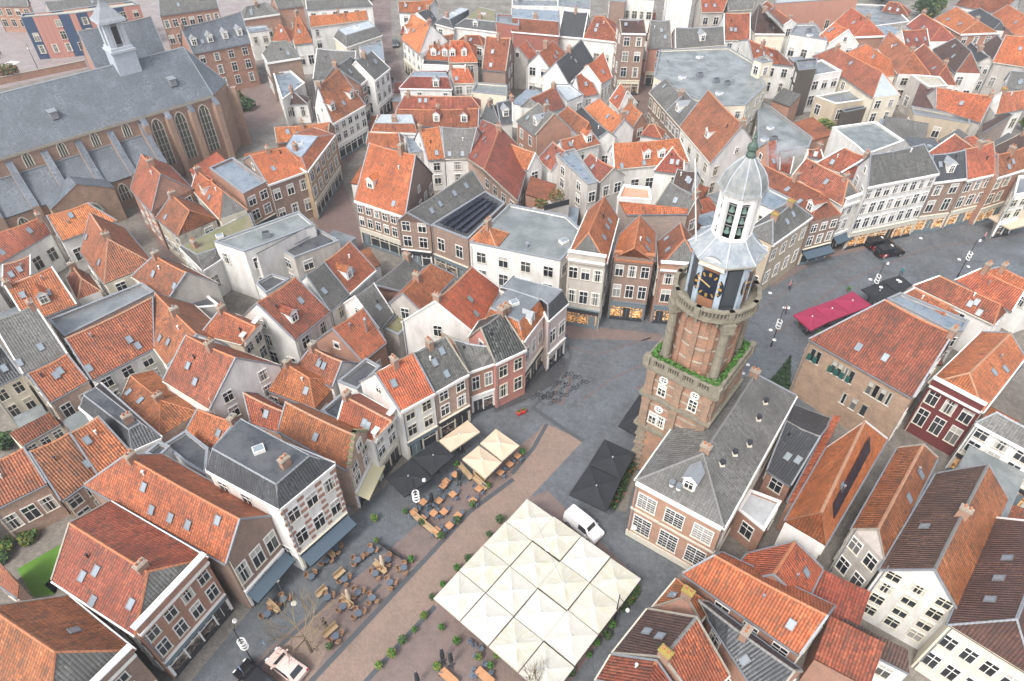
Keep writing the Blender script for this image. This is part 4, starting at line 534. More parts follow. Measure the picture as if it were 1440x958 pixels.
{'k':'r','l':'dark slate hip house right of the white parapet','e':[[123.05,195.09],[121.93,180.74]],'f':[[125.51,192.57],[125.08,180.5]],'r':[[123.93,192.7],[124.16,182.43]],'h':7,'hr':8.7,'ends':'gh','roof':'dk','roof2':'dk','hip':'dk','wall':'w','far':1},
{'k':'r','l':'orange house at the upper right edge','e':[[126.18,190.03],[123.92,175.1]],'f':[[130.09,187.53],[128.9,174.35]],'r':[[127.6,187.9],[127.53,176.75]],'h':8,'hr':10.9,'ends':'gh','roof':'or','roof2':'or','hip':'or','wall':'bk','far':1,'bright':1},
{'k':'r','l':'dark brown hip house with red hip and white walls','e':[[100.14,166.3],[98.58,151.84]],'f':[[104.72,162.64],[103.68,151.29]],'r':[[102.17,162.92],[101.65,154.68]],'h':7.5,'hr':11.05,'ends':'gh','roof':'br','roof2':'br','hip':'rd','wall':'w','sk':[(0.3,0.7),(0.6,0.4)]},
{'k':'r','l':'brown red hip house left of the white walled hip house','e':[[96.39,167.25],[92.31,148.18]],'f':[[99.03,166.32],[96.77,147.22]],'r':[[97.71,166.79],[96.67,153.41]],'h':6.5,'hr':8.4,'ends':'gh','roof':'rd','roof2':'rd','hip':'rd','wall':'w'},
{'k':'r','l':'narrow slate house with grey rendered gable in the upper right','e':[[108.3,166.99],[105.5,156.39]],'f':[[109.16,165.66],[108.72,156.36]],'r':[[108.12,165.94],[107.69,156.63]],'h':8,'hr':9.1,'ends':'gg','roof':'dk','roof2':'dk','hip':'dk','wall':'gp','fac':'222'},
{'k':'r','l':'orange house with grey plaster front and balcony at the right edge','e':[[109.2,157.14],[115.0,154.26]],'f':[[114.16,163.72],[119.39,165.44]],'r':[[111.68,160.43],[117.2,159.85]],'h':8,'hr':12.55,'ends':'gg','roof':'or','roof2':'or','hip':'or','wall':'gp','fac':'n21','bright':1},
{'k':'r','l':'brown roof between slate gable and orange house at right','e':[[112.19,167.95],[110.71,159.59]],'f':[[117.43,167.63],[116.41,161.98]],'r':[[114.81,167.79],[113.85,162.44]],'h':7.5,'hr':10.3,'ends':'gg','roof':'br','roof2':'br','hip':'br','wall':'w','far':1},
{'k':'r','l':'long red roof at the top right corner','e':[[122.52,201.99],[130.81,194.34]],'f':[[126.03,203.11],[138.82,199.92]],'r':[[123.88,200.77],[136.66,197.58]],'h':7,'hr':10.3,'ends':'gg','roof':'rd','roof2':'rd','hip':'rd','wall':'w','far':1},
{'k':'r','l':'red house behind green trees at the top','e':[[103.56,203.25],[109.39,199.41]],'f':[[105.59,206.34],[111.42,202.49]],'r':[[105.26,204.38],[107.58,202.78]],'h':5,'hr':7.0,'ends':'hh','roof':'rd','roof2':'rd','hip':'rd','wall':'pk','far':1},
{'k':'f','l':'low grey workshop roofs with lean panels at the top','p':[[94.68,190.07],[107.42,194.34],[108.73,208.11],[96.6,209.73]],'h':4.5,'roof':'fg','wall':'gp','far':1,'vents':5},
{'k':'r','l':'grey roofed white house at the right edge below the plaster front','e':[[105.72,144.53],[110.04,144.06]],'f':[[108.12,149.05],[112.57,149.52]],'r':[[106.92,146.79],[111.31,146.79]],'h':7,'hr':9.75,'ends':'gg','roof':'gy','roof2':'gy','hip':'gy','wall':'w'},
{'k':'f','l':'flat tan roof with mossy corner beside the ribbed brown roof','p':[[87.46,149.61],[93.26,148.62],[92.66,143.78],[88.41,143.03]],'h':7.5,'roof':'ft','wall':'gp'},
{'k':'s','l':'rust brown ribbed lean roof beside the flat tan roof','p':[[83.27,138.05],[88.2,137.43],[89.7,142.37],[87.77,145.69]],'h':5.5,'h2':7.5,'roof':'br','wall':'gp'},
{'k':'r','l':'long orange house above the beige wall with two tall windows','e':[[87.82,136.64],[93.76,130.19]],'f':[[87.42,141.64],[100.71,139.53]],'r':[[87.62,139.14],[97.23,134.86]],'h':6,'hr':9.2,'ends':'gg','roof':'or','roof2':'or','hip':'or','wall':'gp'},
{'k':'f','l':'beige building with three tall windows and narrow grey roof','p':[[83.27,138.05],[92.72,132.67],[91.49,129.81],[82.15,134.17]],'h':5.5,'roof':'fg','wall':'st','fac':'231'},
{'k':'r','l':'orange house with yellow lichen ridge at the right edge','e':[[98.55,133.91],[105.86,136.47]],'f':[[99.67,140.21],[106.82,141.7]],'r':[[100.54,137.73],[106.34,139.09]],'h':6,'hr':8.85,'ends':'gg','roof':'or','roof2':'or','hip':'or','wall':'w'},
{'k':'s','l':'brown stable roof above the ruined stone yard at right','p':[[92.94,127.3],[106.75,138.31],[106.47,138.68],[93.82,129.41]],'h':5,'h2':5.8,'roof':'br','wall':'rub'},
{'k':'f','l':'low grey flat roof with black boxes behind the tower','p':[[52.4,141.88],[54.06,139.63],[58.47,124.46],[56.49,120.76],[45.95,117.55]],'h':5,'roof':'fn','wall':'gp','vents':5},
{'k':'f','l':'white building with penthouse box on its grey flat roof','p':[[61.66,151.36],[62.8,146.86],[72.46,150.54],[70.28,157.14]],'h':8,'roof':'fg','wall':'w','fac':'142'},
{'k':'f','l':'dark timber penthouse box on the grey flat roof','p':[[62.0,151.72],[60.9,145.65],[64.93,146.63],[67.22,152.77]],'h':10,'roof':'fg','wall':'dkw'},
{'k':'f','l':'low concrete store with wet grey roof in the upper right','p':[[65.52,144.18],[68.6,140.34],[76.8,142.79],[74.92,147.78]],'h':5,'roof':'fg','wall':'st'},
{'k':'f','l':'brown timber shed with flat roof beside the concrete store','p':[[69.83,139.69],[70.11,138.37],[78.27,141.74],[78.24,142.83]],'h':4,'roof':'fd','wall':'dkw'},
{'k':'f','l':'white building with large greenish flat roof behind the curved white front','p':[[61.28,123.82],[63.14,115.81],[63.43,112.73],[72.65,118.28],[70.54,126.38]],'h':7.5,'roof':'fn','wall':'w','vents':4,'fac':'000'},
{'k':'r','l':'curved white corner building with grey roof on the main street','e':[[55.29,94.42],[68.27,98.68]],'f':[[56.35,101.14],[62.9,104.05]],'r':[[55.82,97.78],[65.59,101.36]],'h':12,'hr':15.5,'ends':'gg','roof':'gy','roof2':'gy','hip':'gy','wall':'w','fac':'n83s','cor':1,'lit':1,'ch':[]},
{'k':'r','l':'grey brick house with slate roof on the main street right of the white corner','e':[[68.63,99.4],[74.54,100.68]],'f':[[68.26,105.07],[74.41,107.12]],'r':[[68.45,102.23],[74.47,103.9]],'h':10,'hr':13.2,'ends':'gg','roof':'dk','roof2':'dk','hip':'dk','wall':'bb','fac':'n22s','dm':[0.5],'cor':1,'lit':1,'ch':[]},
{'k':'r','l':'taupe brick house with orange roof on the main street at right','e':[[75.0,100.99],[81.18,103.25]],'f':[[74.39,107.63],[80.08,110.46]],'r':[[74.7,104.31],[80.63,106.85]],'h':9.5,'hr':13.15,'ends':'gg','roof':'or','roof2':'or','hip':'or','wall':'pk','fac':'n32s','cor':1,'lit':1},
{'k':'r','l':'red brick house with white shop front on the main street near the right edge','e':[[80.55,101.87],[86.61,104.71]],'f':[[79.89,106.8],[86.68,109.73]],'r':[[80.88,104.68],[86.65,107.22]],'h':9.5,'hr':12.0,'ends':'gg','roof':'or','roof2':'or','hip':'or','wall':'bk','fac':'n32s','cor':1,'lit':1},
{'k':'r','l':'orange hip house with pale ridge tiles behind the taupe brick front','e':[[74.42,112.47],[77.31,105.7]],'f':[[81.04,112.92],[81.57,107.51]],'r':[[77.73,112.7],[78.9,105.77]],'h':8.5,'hr':11.7,'ends':'gh','roof':'or','roof2':'or','hip':'or','wall':'w','ch':[0.8]},
{'k':'r','l':'second orange hip house with pale ridge tiles,further right','e':[[83.95,118.45],[83.22,105.75]],'f':[[85.66,117.42],[86.53,105.56]],'r':[[84.8,117.93],[85.83,108.61]],'h':8.3,'hr':8.9,'ends':'gh','roof':'or','roof2':'or','hip':'or','wall':'w','ch':[0.4]},
{'k':'r','l':'weathered stone barn gable at the right edge','e':[[88.83,117.01],[86.58,108.58]],'f':[[94.73,113.81],[94.19,108.01]],'r':[[91.78,115.41],[90.39,108.3]],'h':7,'hr':10.8,'ends':'gg','roof':'br','roof2':'br','hip':'br','wall':'rub','fac':'n00'},
{'k':'f','l':'green fronted white shop at the right edge of the main street','p':[[81.71,97.88],[85.39,99.0],[88.34,104.27],[85.92,104.27]],'h':8,'roof':'fg','wall':'w','fac':'022s'},
{'k':'r','l':'brown red house with white flue boxes left of the white street corner','e':[[47.14,103.29],[52.3,93.95]],'f':[[50.65,104.63],[55.86,95.92]],'r':[[48.89,103.96],[53.22,96.84]],'h':9,'hr':11.7,'ends':'gh','roof':'rd','roof2':'rd','hip':'gy','wall':'w','sk':[(0.6,0.5)],'pf':2,'fac':'232s','awn':'blue'},
{'k':'r','l':'red and grey house between white corner and red roof','e':[[53.43,109.43],[56.6,106.23]],'f':[[59.22,111.22],[61.92,107.97]],'r':[[57.38,109.39],[60.08,106.15]],'h':8,'hr':10.8,'ends':'gg','roof':'rd','roof2':'rd','hip':'rd','wall':'w','sk':[(0.35,0.3)]},
{'k':'r','l':'small red and orange valley roof beside the white flat building','e':[[56.7,106.52],[59.43,101.53]],'f':[[66.29,109.85],[58.79,101.06]],'r':[[61.5,108.19],[59.11,101.3]],'h':8,'hr':9.8,'ends':'gg','roof':'rd','roof2':'rd','hip':'rd','wall':'w'},
{'k':'r','l':'long red house with metal dormer and taupe brick front','e':[[42.39,99.08],[46.07,89.79]],'f':[[44.22,105.86],[51.38,91.9]],'r':[[41.56,104.81],[48.71,94.97]],'h':8.5,'hr':10.45,'ends':'gh','roof':'rd','roof2':'rd','hip':'rd','wall':'bb','dm':[0.9],'pf':0,'fac':'232s','ch':[0.6],'awn':'blue'},
{'k':'r','l':'grey hipped house with yellow topped chimney right of the tower','e':[[37.68,82.31],[45.84,89.82]],'f':[[34.64,85.61],[40.83,91.62]],'r':[[38.12,85.44],[42.35,89.97]],'h':9.5,'hr':11.7,'ends':'hg','roof':'gy','roof2':'gy','hip':'gy','wall':'st','fac':'n42','cor':1,'sk':[(0.45,0.5),(0.7,0.6)],'ch':[0.05,0.85]},
{'k':'f','l':'dark blue flat roof behind the grey hipped house','p':[[38.5,93.95],[40.79,91.56],[44.47,94.94],[41.63,98.74]],'h':9,'roof':'fb','wall':'w'},
{'k':'r','l':'small orange wall house with steam beside the tower dome','e':[[43.41,104.78],[45.18,105.7]],'f':[[42.13,111.25],[45.09,112.56]],'r':[[43.58,108.47],[45.14,109.13]],'h':9,'hr':12.35,'ends':'gg','roof':'or','roof2':'or','hip':'or','wall':'bk','far':1},
{'k':'r','l':'small red roofed house behind the steam','e':[[46.36,106.81],[47.71,105.67]],'f':[[45.96,108.54],[49.58,109.44]],'r':[[46.16,107.67],[48.59,108.26]],'h':8,'hr':9.7,'ends':'gg','roof':'rd','roof2':'rd','hip':'rd','wall':'w'},
{'k':'r','l':'small red hatch roof in front of the white flat building','e':[[52.87,112.14],[55.23,110.92]],'f':[[52.41,112.54],[55.38,114.0]],'r':[[52.64,112.34],[54.94,113.15]],'h':8,'hr':9.0,'ends':'gg','roof':'rd','roof2':'rd','hip':'rd','wall':'w'},
{'k':'r','l':'medieval brick hall with big weathered orange roof and green shutters','e':[[36.56,61.94],[45.0,52.22]],'f':[[47.33,65.1],[52.0,59.65]],'r':[[43.48,61.76],[48.5,55.94]],'h':9.6,'hr':15.7,'ends':'gg','roof':'ob','roof2':'ob','hip':'ob','wall':'ol','fac':'n00','hall':1,'sk':[(0.35,0.25),(0.6,0.3)],'ch':[0.99]},
{'k':'f','l':'grey zinc valley roof beside the medieval hall','p':[[51.59,73.11],[53.97,74.42],[60.54,68.43],[58.74,66.37],[57.19,66.37]],'h':6.5,'roof':'fb','wall':'gp'},
{'k':'r','l':'small orange hip house behind the grey zinc valley','e':[[54.29,74.71],[57.67,69.01]],'f':[[57.41,74.62],[60.6,70.75]],'r':[[55.85,74.67],[58.77,71.24]],'h':6,'hr':7.25,'ends':'gh','roof':'ob','roof2':'ob','hip':'ob','wall':'w'},
{'k':'r','l':'long orange house with two white hatches beside the main street','e':[[56.98,76.57],[63.99,68.25]],'f':[[60.9,77.24],[66.62,70.48]],'r':[[59.59,76.13],[64.81,69.97]],'h':6.5,'hr':8.3,'ends':'gh','roof':'ob','roof2':'ob','hip':'ob','wall':'w','sk':[(0.65,0.4),(0.7,0.6),(0.8,0.2)]},
{'k':'r','l':'long orange house with white front gable on the main street','e':[[63.46,77.81],[67.78,70.89]],'f':[[67.6,78.51],[70.64,74.24]],'r':[[65.91,77.46],[69.21,72.56]],'h':6.5,'hr':8.6,'ends':'gg','roof':'or','roof2':'or','hip':'or','wall':'w','ch':[0.1]},
{'k':'r','l':'orange house at the right edge beyond the white front gable','e':[[68.41,79.8],[72.38,73.51]],'f':[[70.67,79.46],[75.17,74.68]],'r':[[69.76,78.89],[73.77,74.1]],'h':6.7,'hr':7.8,'ends':'gg','roof':'or','roof2':'or','hip':'or','wall':'w'},
{'k':'r','l':'wine red brick house with orange hip roof and white parapet','e':[[62.39,60.02],[52.92,51.34]],'f':[[59.67,64.46],[49.05,55.57]],'r':[[61.03,62.24],[52.68,55.44]],'h':8.3,'hr':10.1,'ends':'gh','roof':'or','roof2':'or','hip':'or','wall':'wr','fac':'232L n00','pf':2,'cor':1,'sk':[(0.6,0.5),(0.4,0.3)]},
{'k':'r','l':'white hotel with grey roof and tall windows right of the wine red house','e':[[51.44,49.59],[57.04,43.52]],'f':[[54.01,50.5],[59.24,45.82]],'r':[[53.01,49.58],[58.14,44.67]],'h':8.3,'hr':9.8,'ends':'gg','roof':'gy','roof2':'gy','hip':'gy','wall':'w','fac':'n42sL','cor':1,'lit':1,'sign':('n','DE HAL',0.55,7.55,0.5,0.04)},
{'k':'r','l':'steep orange house with solar strip on its roof right of the hall court','e':[[41.13,47.96],[29.96,35.02]],'f':[[34.23,46.74],[26.97,37.59]],'r':[[35.73,45.45],[27.77,34.76]],'h':7.5,'hr':13.1,'ends':'gh','roof':'or','roof2':'or','hip':'or','wall':'w','strip':1,'bright':1},
{'k':'s','l':'narrow orange lean to along the alley beside the steep orange house','p':[[28.96,41.39],[37.88,53.38],[38.49,52.85],[29.72,41.09]],'h':5,'h2':5.6,'roof':'or','wall':'bk'},
{'k':'r','l':'brown orange gabled house with grey plaster gable in the right block','e':[[44.99,45.01],[34.59,32.93]],'f':[[41.6,46.23],[32.99,36.29]],'r':[[42.89,45.13],[34.27,35.19]],'h':8,'hr':9.8,'ends':'gg','roof':'ob','roof2':'ob','hip':'ob','wall':'gp','fac':'222 n00','sk':[(0.25,0.4),(0.5,0.4)]},
{'k':'r','l':'dark tiled house with orange ridge and white many windowed gable','e':[[43.94,42.6],[33.81,31.86]],'f':[[49.45,39.64],[38.93,28.12]],'r':[[46.7,41.12],[36.37,29.99]],'h':8.3,'hr':11.75,'ends':'gg','roof':'br','roof2':'ob','hip':'br','wall':'w','fac':'234 n00','sk':[(0.6,0.4)]},
{'k':'r','l':'dark red roofed house with three roof windows at the right edge','e':[[47.06,37.18],[37.5,26.63]],'f':[[50.26,30.97],[42.27,22.3]],'r':[[48.66,34.08],[40.62,25.35]],'h':8.5,'hr':12.3,'ends':'gh','roof':'br','roof2':'br','hip':'br','wall':'cr','fac':'242 n00','sk':[(0.4,0.5),(0.6,0.5),(0.8,0.5)]},
{'k':'s','l':'low brown lean to in front of the white many windowed gable','p':[[29.52,27.72],[34.81,24.42],[34.97,26.01],[30.45,28.87]],'h':4,'h2':5,'roof':'br','wall':'w'},
{'k':'r','l':'small orange house with brick chimney beside the steep orange house','e':[[29.53,33.37],[26.8,29.95]],'f':[[22.99,34.82],[19.92,31.76]],'r':[[26.26,34.1],[23.36,30.85]],'h':6,'hr':9.35,'ends':'gg','roof':'or','roof2':'or','hip':'or','wall':'bk'},
{'k':'r','l':'long orange house with one large roof window at the bottom','e':[[15.91,32.09],[24.34,24.72]],'f':[[19.87,34.04],[28.71,28.79]],'r':[[18.32,32.27],[26.52,26.75]],'h':7.5,'hr':10.05,'ends':'gg','roof':'or','roof2':'or','hip':'or','wall':'bk','sk':[(0.83,0.45)],'bright':1},
{'k':'r','l':'slate grey house with orange ridge at the bottom','e':[[17.53,28.05],[20.66,20.67]],'f':[[17.66,29.37],[24.22,23.43]],'r':[[16.51,28.88],[23.08,22.94]],'h':7,'hr':8.3,'ends':'gg','roof':'dk','roof2':'dk','hip':'dk','wall':'bk'},
{'k':'r','l':'small orange hip house with lichen chimney beside the cream parasols','e':[[12.88,29.2],[15.51,31.96]],'f':[[16.76,28.11],[18.07,29.52]],'r':[[15.48,29.33],[15.89,29.83]],'h':6.5,'hr':8.4,'ends':'gh','roof':'or','roof2':'or','hip':'or','wall':'bk','ch':[0.2]},
{'k':'r','l':'brown and orange house with yellow lichen chimney at the bottom','e':[[8.73,24.9],[12.23,28.74]],'f':[[15.18,20.84],[18.04,23.24]],'r':[[11.96,22.87],[15.14,25.99]],'h':7,'hr':11.15,'ends':'gg','roof':'br','roof2':'or','hip':'br','wall':'bk','ch':[0.04]},
{'k':'r','l':'ribbed brown orange house at the bottom edge','e':[[7.09,22.67],[8.56,24.71]],'f':[[13.11,18.23],[14.21,20.47]],'r':[[10.1,20.45],[11.39,22.59]],'h':7,'hr':10.9,'ends':'gg','roof':'ob','roof2':'or','hip':'ob','wall':'bk'},
{'k':'r','l':'black tiled low house in the court behind the town hall','e':[[28.53,46.39],[30.5,44.35]],'f':[[34.13,55.96],[38.2,53.56]],'r':[[31.33,51.17],[34.35,48.96]],'h':4,'hr':6.6,'ends':'gg','roof':'dk','roof2':'dk','hip':'dk','wall':'bk'},
{'k':'f','l':'corrugated metal roof in the court beside the town hall','p':[[23.69,40.81],[25.62,43.31],[28.53,41.82],[25.75,38.28]],'h':4.2,'roof':'co','wall':'bk'},
{'k':'r','l':'brick town hall with grey slate hip roof and tall white windows','e':[[31.77,52.34],[19.8,35.5]],'f':[[21.68,53.51],[12.45,40.73]],'r':[[26.72,52.93],[18.83,42.02]],'h':9.7,'hr':12.4,'ends':'gh','roof':'gy','roof2':'gy','hip':'gy','wall':'wj','fac':'232G n42G','cor':1,'ch':[0.02,0.97],'dmh':1},
{'k':'r','l':'brick wing of the church with steep blue slate roof behind the nave','e':[[-86.9,143.53],[-77.16,155.36]],'f':[[-94.61,154.15],[-81.37,161.28]],'r':[[-90.76,148.84],[-79.26,158.32]],'h':11,'hr':17.2,'ends':'gg','roof':'bl','roof2':'bl','hip':'bl','wall':'bk','ch':[],'sk':[],'fac':'n00 100 200','far':1}
]
# ------------------------------------------------------------------ houses
simple('greend',(.02,.09,.07),.5)
m, nt, b = nodes('shopl'); n = noise_(nt, geo(nt), 1.9, 3, .7); nt.links.new(ramp(nt, n, [(.4, (.02,.02,.022)), (.52, (.12,.09,.07)), (.65, (.4,.34,.27))]), b.inputs['Base Color']); b.inputs['Roughness'].default_value = .15
FOOT=[]
def footprint(H):
    if H['k']=='r': p=[H['e'][0],H['e'][1],H['f'][1],H['f'][0]]
    else: p=list(H['p'])
    return p if area(p)>0 else p[::-1]
for H in HOUSES: FOOT.append((footprint(H),H['h']))
CAMXY=(0.0,0.0)
def open_air(x,y,z,skip):
    for i,(p,h) in enumerate(FOOT):
        if i!=skip and h>z-.6 and inpoly(x,y,p): return False
    return True
WALLM={'w':'white','cr':'offw'}
def facade(idx,root,a,b,h,wall,spec,rnd,o,shopc='white',lit=0,awn=None,col='white',prow=None):
    """windows on the wall a->b (outside on the right hand)"""
    ax,ay=a[0]-o[0],a[1]-o[1]; dx,dy=b[0]-a[0],b[1]-a[1]; Lw=math.hypot(dx,dy)
    if Lw<1.2: return
    ux,uy=dx/Lw,dy/Lw; nx,ny=uy,-ux
    mx,my=(a[0]+b[0])/2,(a[1]+b[1])/2
    if (CAMXY[0]-mx)*nx+(CAMXY[1]-my)*ny<0: return
    shop=False; hr_=random.Random(idx*7+1); wsc=hr_.uniform(.88,1.15); sty='s'; 
    if col=='white': col=hr_.choice(['white']*5+['offw'])
    if Lw>3.2 and spec is not None:
        dp=MB(); dp.tube((.25,-.09,0),(.25,-.09,h-.1),.055,.055,6); q=dp.build('downpipe',[hr_.choice(['zinc','zinc','stonew'])],root); q.matrix_local=frame(ax,ay,0,dx,dy)
    if spec is not None:
        cols,rows=int(spec[0]),int(spec[1]); shop='s' in spec
    else:
        if wall in('gp','rub','dkw','tp') and rnd.random()<.4: return
        cols=max(1,round(Lw/2.9)); rows=max(1,int((h-.6)//2.9))
    if cols*rows==0 and not shop: return
    gh=3.3 if shop else .7
    fl=(h-gh-.25)/max(1,rows)
    if fl<1.6 and rows>1: rows=max(1,int((h-gh)/1.9)); fl=(h-gh-.25)/rows
    for r in range(rows):
        big='L' in (spec or '') or 'G' in (spec or ''); z0=gh+fl*r+(max(.35,fl*.26) if not big else .3*fl if fl<4 else .2*fl); wh=min(2.0 if not big else 2.5,fl*(.6 if not big else .68),h-.35-z0); 
        if rows>1 and r==rows-1: wh*=.9
        for c in range(cols):
            t=(c+.5)/cols*Lw; ww=min(1.2 if not big else 1.75,Lw/cols*.58)
            if wh<.5 or ww<.4: continue
            X,Y=a[0]+ux*t+nx*.6,a[1]+uy*t+ny*.6
            if not open_air(X,Y,z0+wh*.6,idx): continue
            if spec is None and rnd.random()<.3: continue
            put_window(root,frame(ax+ux*t,ay+uy*t,z0,dx,dy),ww*wsc,min(wh*(1.06 if rows<2 or r<rows-1 else 1),fl*.75),'g' if 'G' in (spec or '') else sty,col)
    if shop:
        f=MB(); g=MB(); n=max(2,round(Lw/2.0)); w=Lw-.3; dr=rnd.randrange(n)
        f.box((0,-.07,2.95),(w,.26,.75),mi=2); f.box((0,-.11,3.36),(w+.1,.34,.1)); f.box((0,-.04,.3),(w,.16,.6),mi=1)
        for i in range(n+1): f.box((-w/2+.1+(w-.2)*i/n,-.05,1.5),(.24 if i in(0,n) else .14,.2,2.2))
        for i in range(n):
            xm=-w/2+.1+(w-.2)*(i+.5)/n; ws=(w-.2)/n
            if i==dr: f.box((xm,-.03,1.15),(ws*.62,.1,2.3),mi=1); f.box((xm,-.035,1.3),(.05,.12,2.0))
            else: f.box((xm,-.045,2.05),(ws,.1,.07)); f.box((xm,-.043,2.3),(.05,.09,.5))
        g.face([(-w/2,-.012,.5),(w/2,-.012,.5),(w/2,-.012,2.6),(-w/2,-.012,2.6)])
        if shopc=='white': shopc=rnd.choice(['white','white','offw','stonew'])
        band=rnd.choice([shopc,shopc,'sg','dark','stonew'])
        mx0=(ax+ux*Lw/2,ay+uy*Lw/2)
        s=f.build('shop_front',[shopc,'dark' if rnd.random()<.5 else 'sg',band],root); s.matrix_local=frame(mx0[0],mx0[1],.02,dx,dy)
        g.build('shop_window',['lit' if lit else rnd.choice(['shopg','shopl'])],s)
        if awn:
            q=MB(); d=1.5
            P=[(-w/2,-.08,2.95),(w/2,-.08,2.95),(w/2,-d,2.35),(-w/2,-d,2.35)]
            q.face(P[::-1]); q.face([(p[0],p[1],p[2]-.05) for p in P]); q.face([P[3],P[2],(w/2,-d,2.1),(-w/2,-d,2.1)]); q.face([(-w/2,-d,2.1),(w/2,-d,2.1),P[2],P[3]])
            t=q.build('awning',['awnc' if awn=='cream' else 'awn'],root); t.matrix_local=frame(mx0[0],mx0[1],.02,dx,dy)
def slope(mb,A,B,Cc,D,nu,nv,mi,amp,seed,th=.14,sag=0.):
    """tiled slope A-B at the eave, D-C at the ridge, gently uneven"""
    A,B,Cc,D=map(Vector,(A,B,Cc,D)); e=(B-A).normalized(); up=((D+Cc)/2-(A+B)/2); up=(up-e*up.dot(e)).normalized(); n=e.cross(up)
    if n.z<0: n=-n
    def P(i,j):
        u,v=i/nu,j/nv; p=A.lerp(B,u).lerp(D.lerp(Cc,u),v)
        w=noise.noise(Vector((p.x*.45+seed,p.y*.45,0)))+.5*noise.noise(Vector((p.x*1.1,p.y*1.1+seed,3)))
        q=p.copy(); q.z+=amp*w-sag*math.sin(PI*u)*v
        return q
    g=[[P(i,j) for j in range(nv+1)] for i in range(nu+1)]
    flip=(B-A).cross(D-A+Cc-B).z<0
    def uvp(q): d=q-A; return (d.dot(e),d.dot(up))
    for i in range(nu):
        for j in range(nv):
            q=[g[i][j],g[i+1][j],g[i+1][j+1],g[i][j+1]]
            if (q[2]-q[3]).length<1e-4: q=q[:3]
            elif (q[0]-q[1]).length<1e-4: q=q[1:]
            if flip: q=q[::-1]
            mb.face(q,mi,[uvp(p) for p in q])
    dz=Vector((0,0,th))
    edges=[[g[i][0] for i in range(nu+1)],[g[nu][j] for j in range(nv+1)],[g[0][j] for j in range(nv+1)]]
    for ln in edges:
        for p,q in zip(ln,ln[1:]):
            if (p-q).length<1e-4: continue
            mb.face([p-dz,q-dz,q,p],mi); mb.face([p,q,q-dz,p-dz],mi)
def capline(mb,a,b,r=.13,mi=0):
    a,b=Vector(a),Vector(b); L=(b-a).length; n=max(1,int(L/.42)); d=(b-a)/n
    x=Vector((-(b-a).y,(b-a).x,0)).normalized()*r
    for i in range(n):
        p=a+d*i; q=a+d*(i+.94); k=.01*((i*7)%3)
        up=Vector((0,0,.1+k)); lo=Vector((0,0,-.06))
        mb.face([p+x+lo,q+x*.9+lo,q+up*.9,p+up],mi); mb.face([p+up,q+up*.9,q-x*.9+lo,p-x+lo],mi); mb.face([p+x+lo,p+up,p-x+lo],mi); mb.face([q-x*.9+lo,q+up*.9,q+x*.9+lo],mi)
RMAP={'or':('ridge','mort')}
GRP={'r':'pitched roof town houses','f':'flat roofed buildings','m':'mansard roofed houses','s':'lean to roofs'}
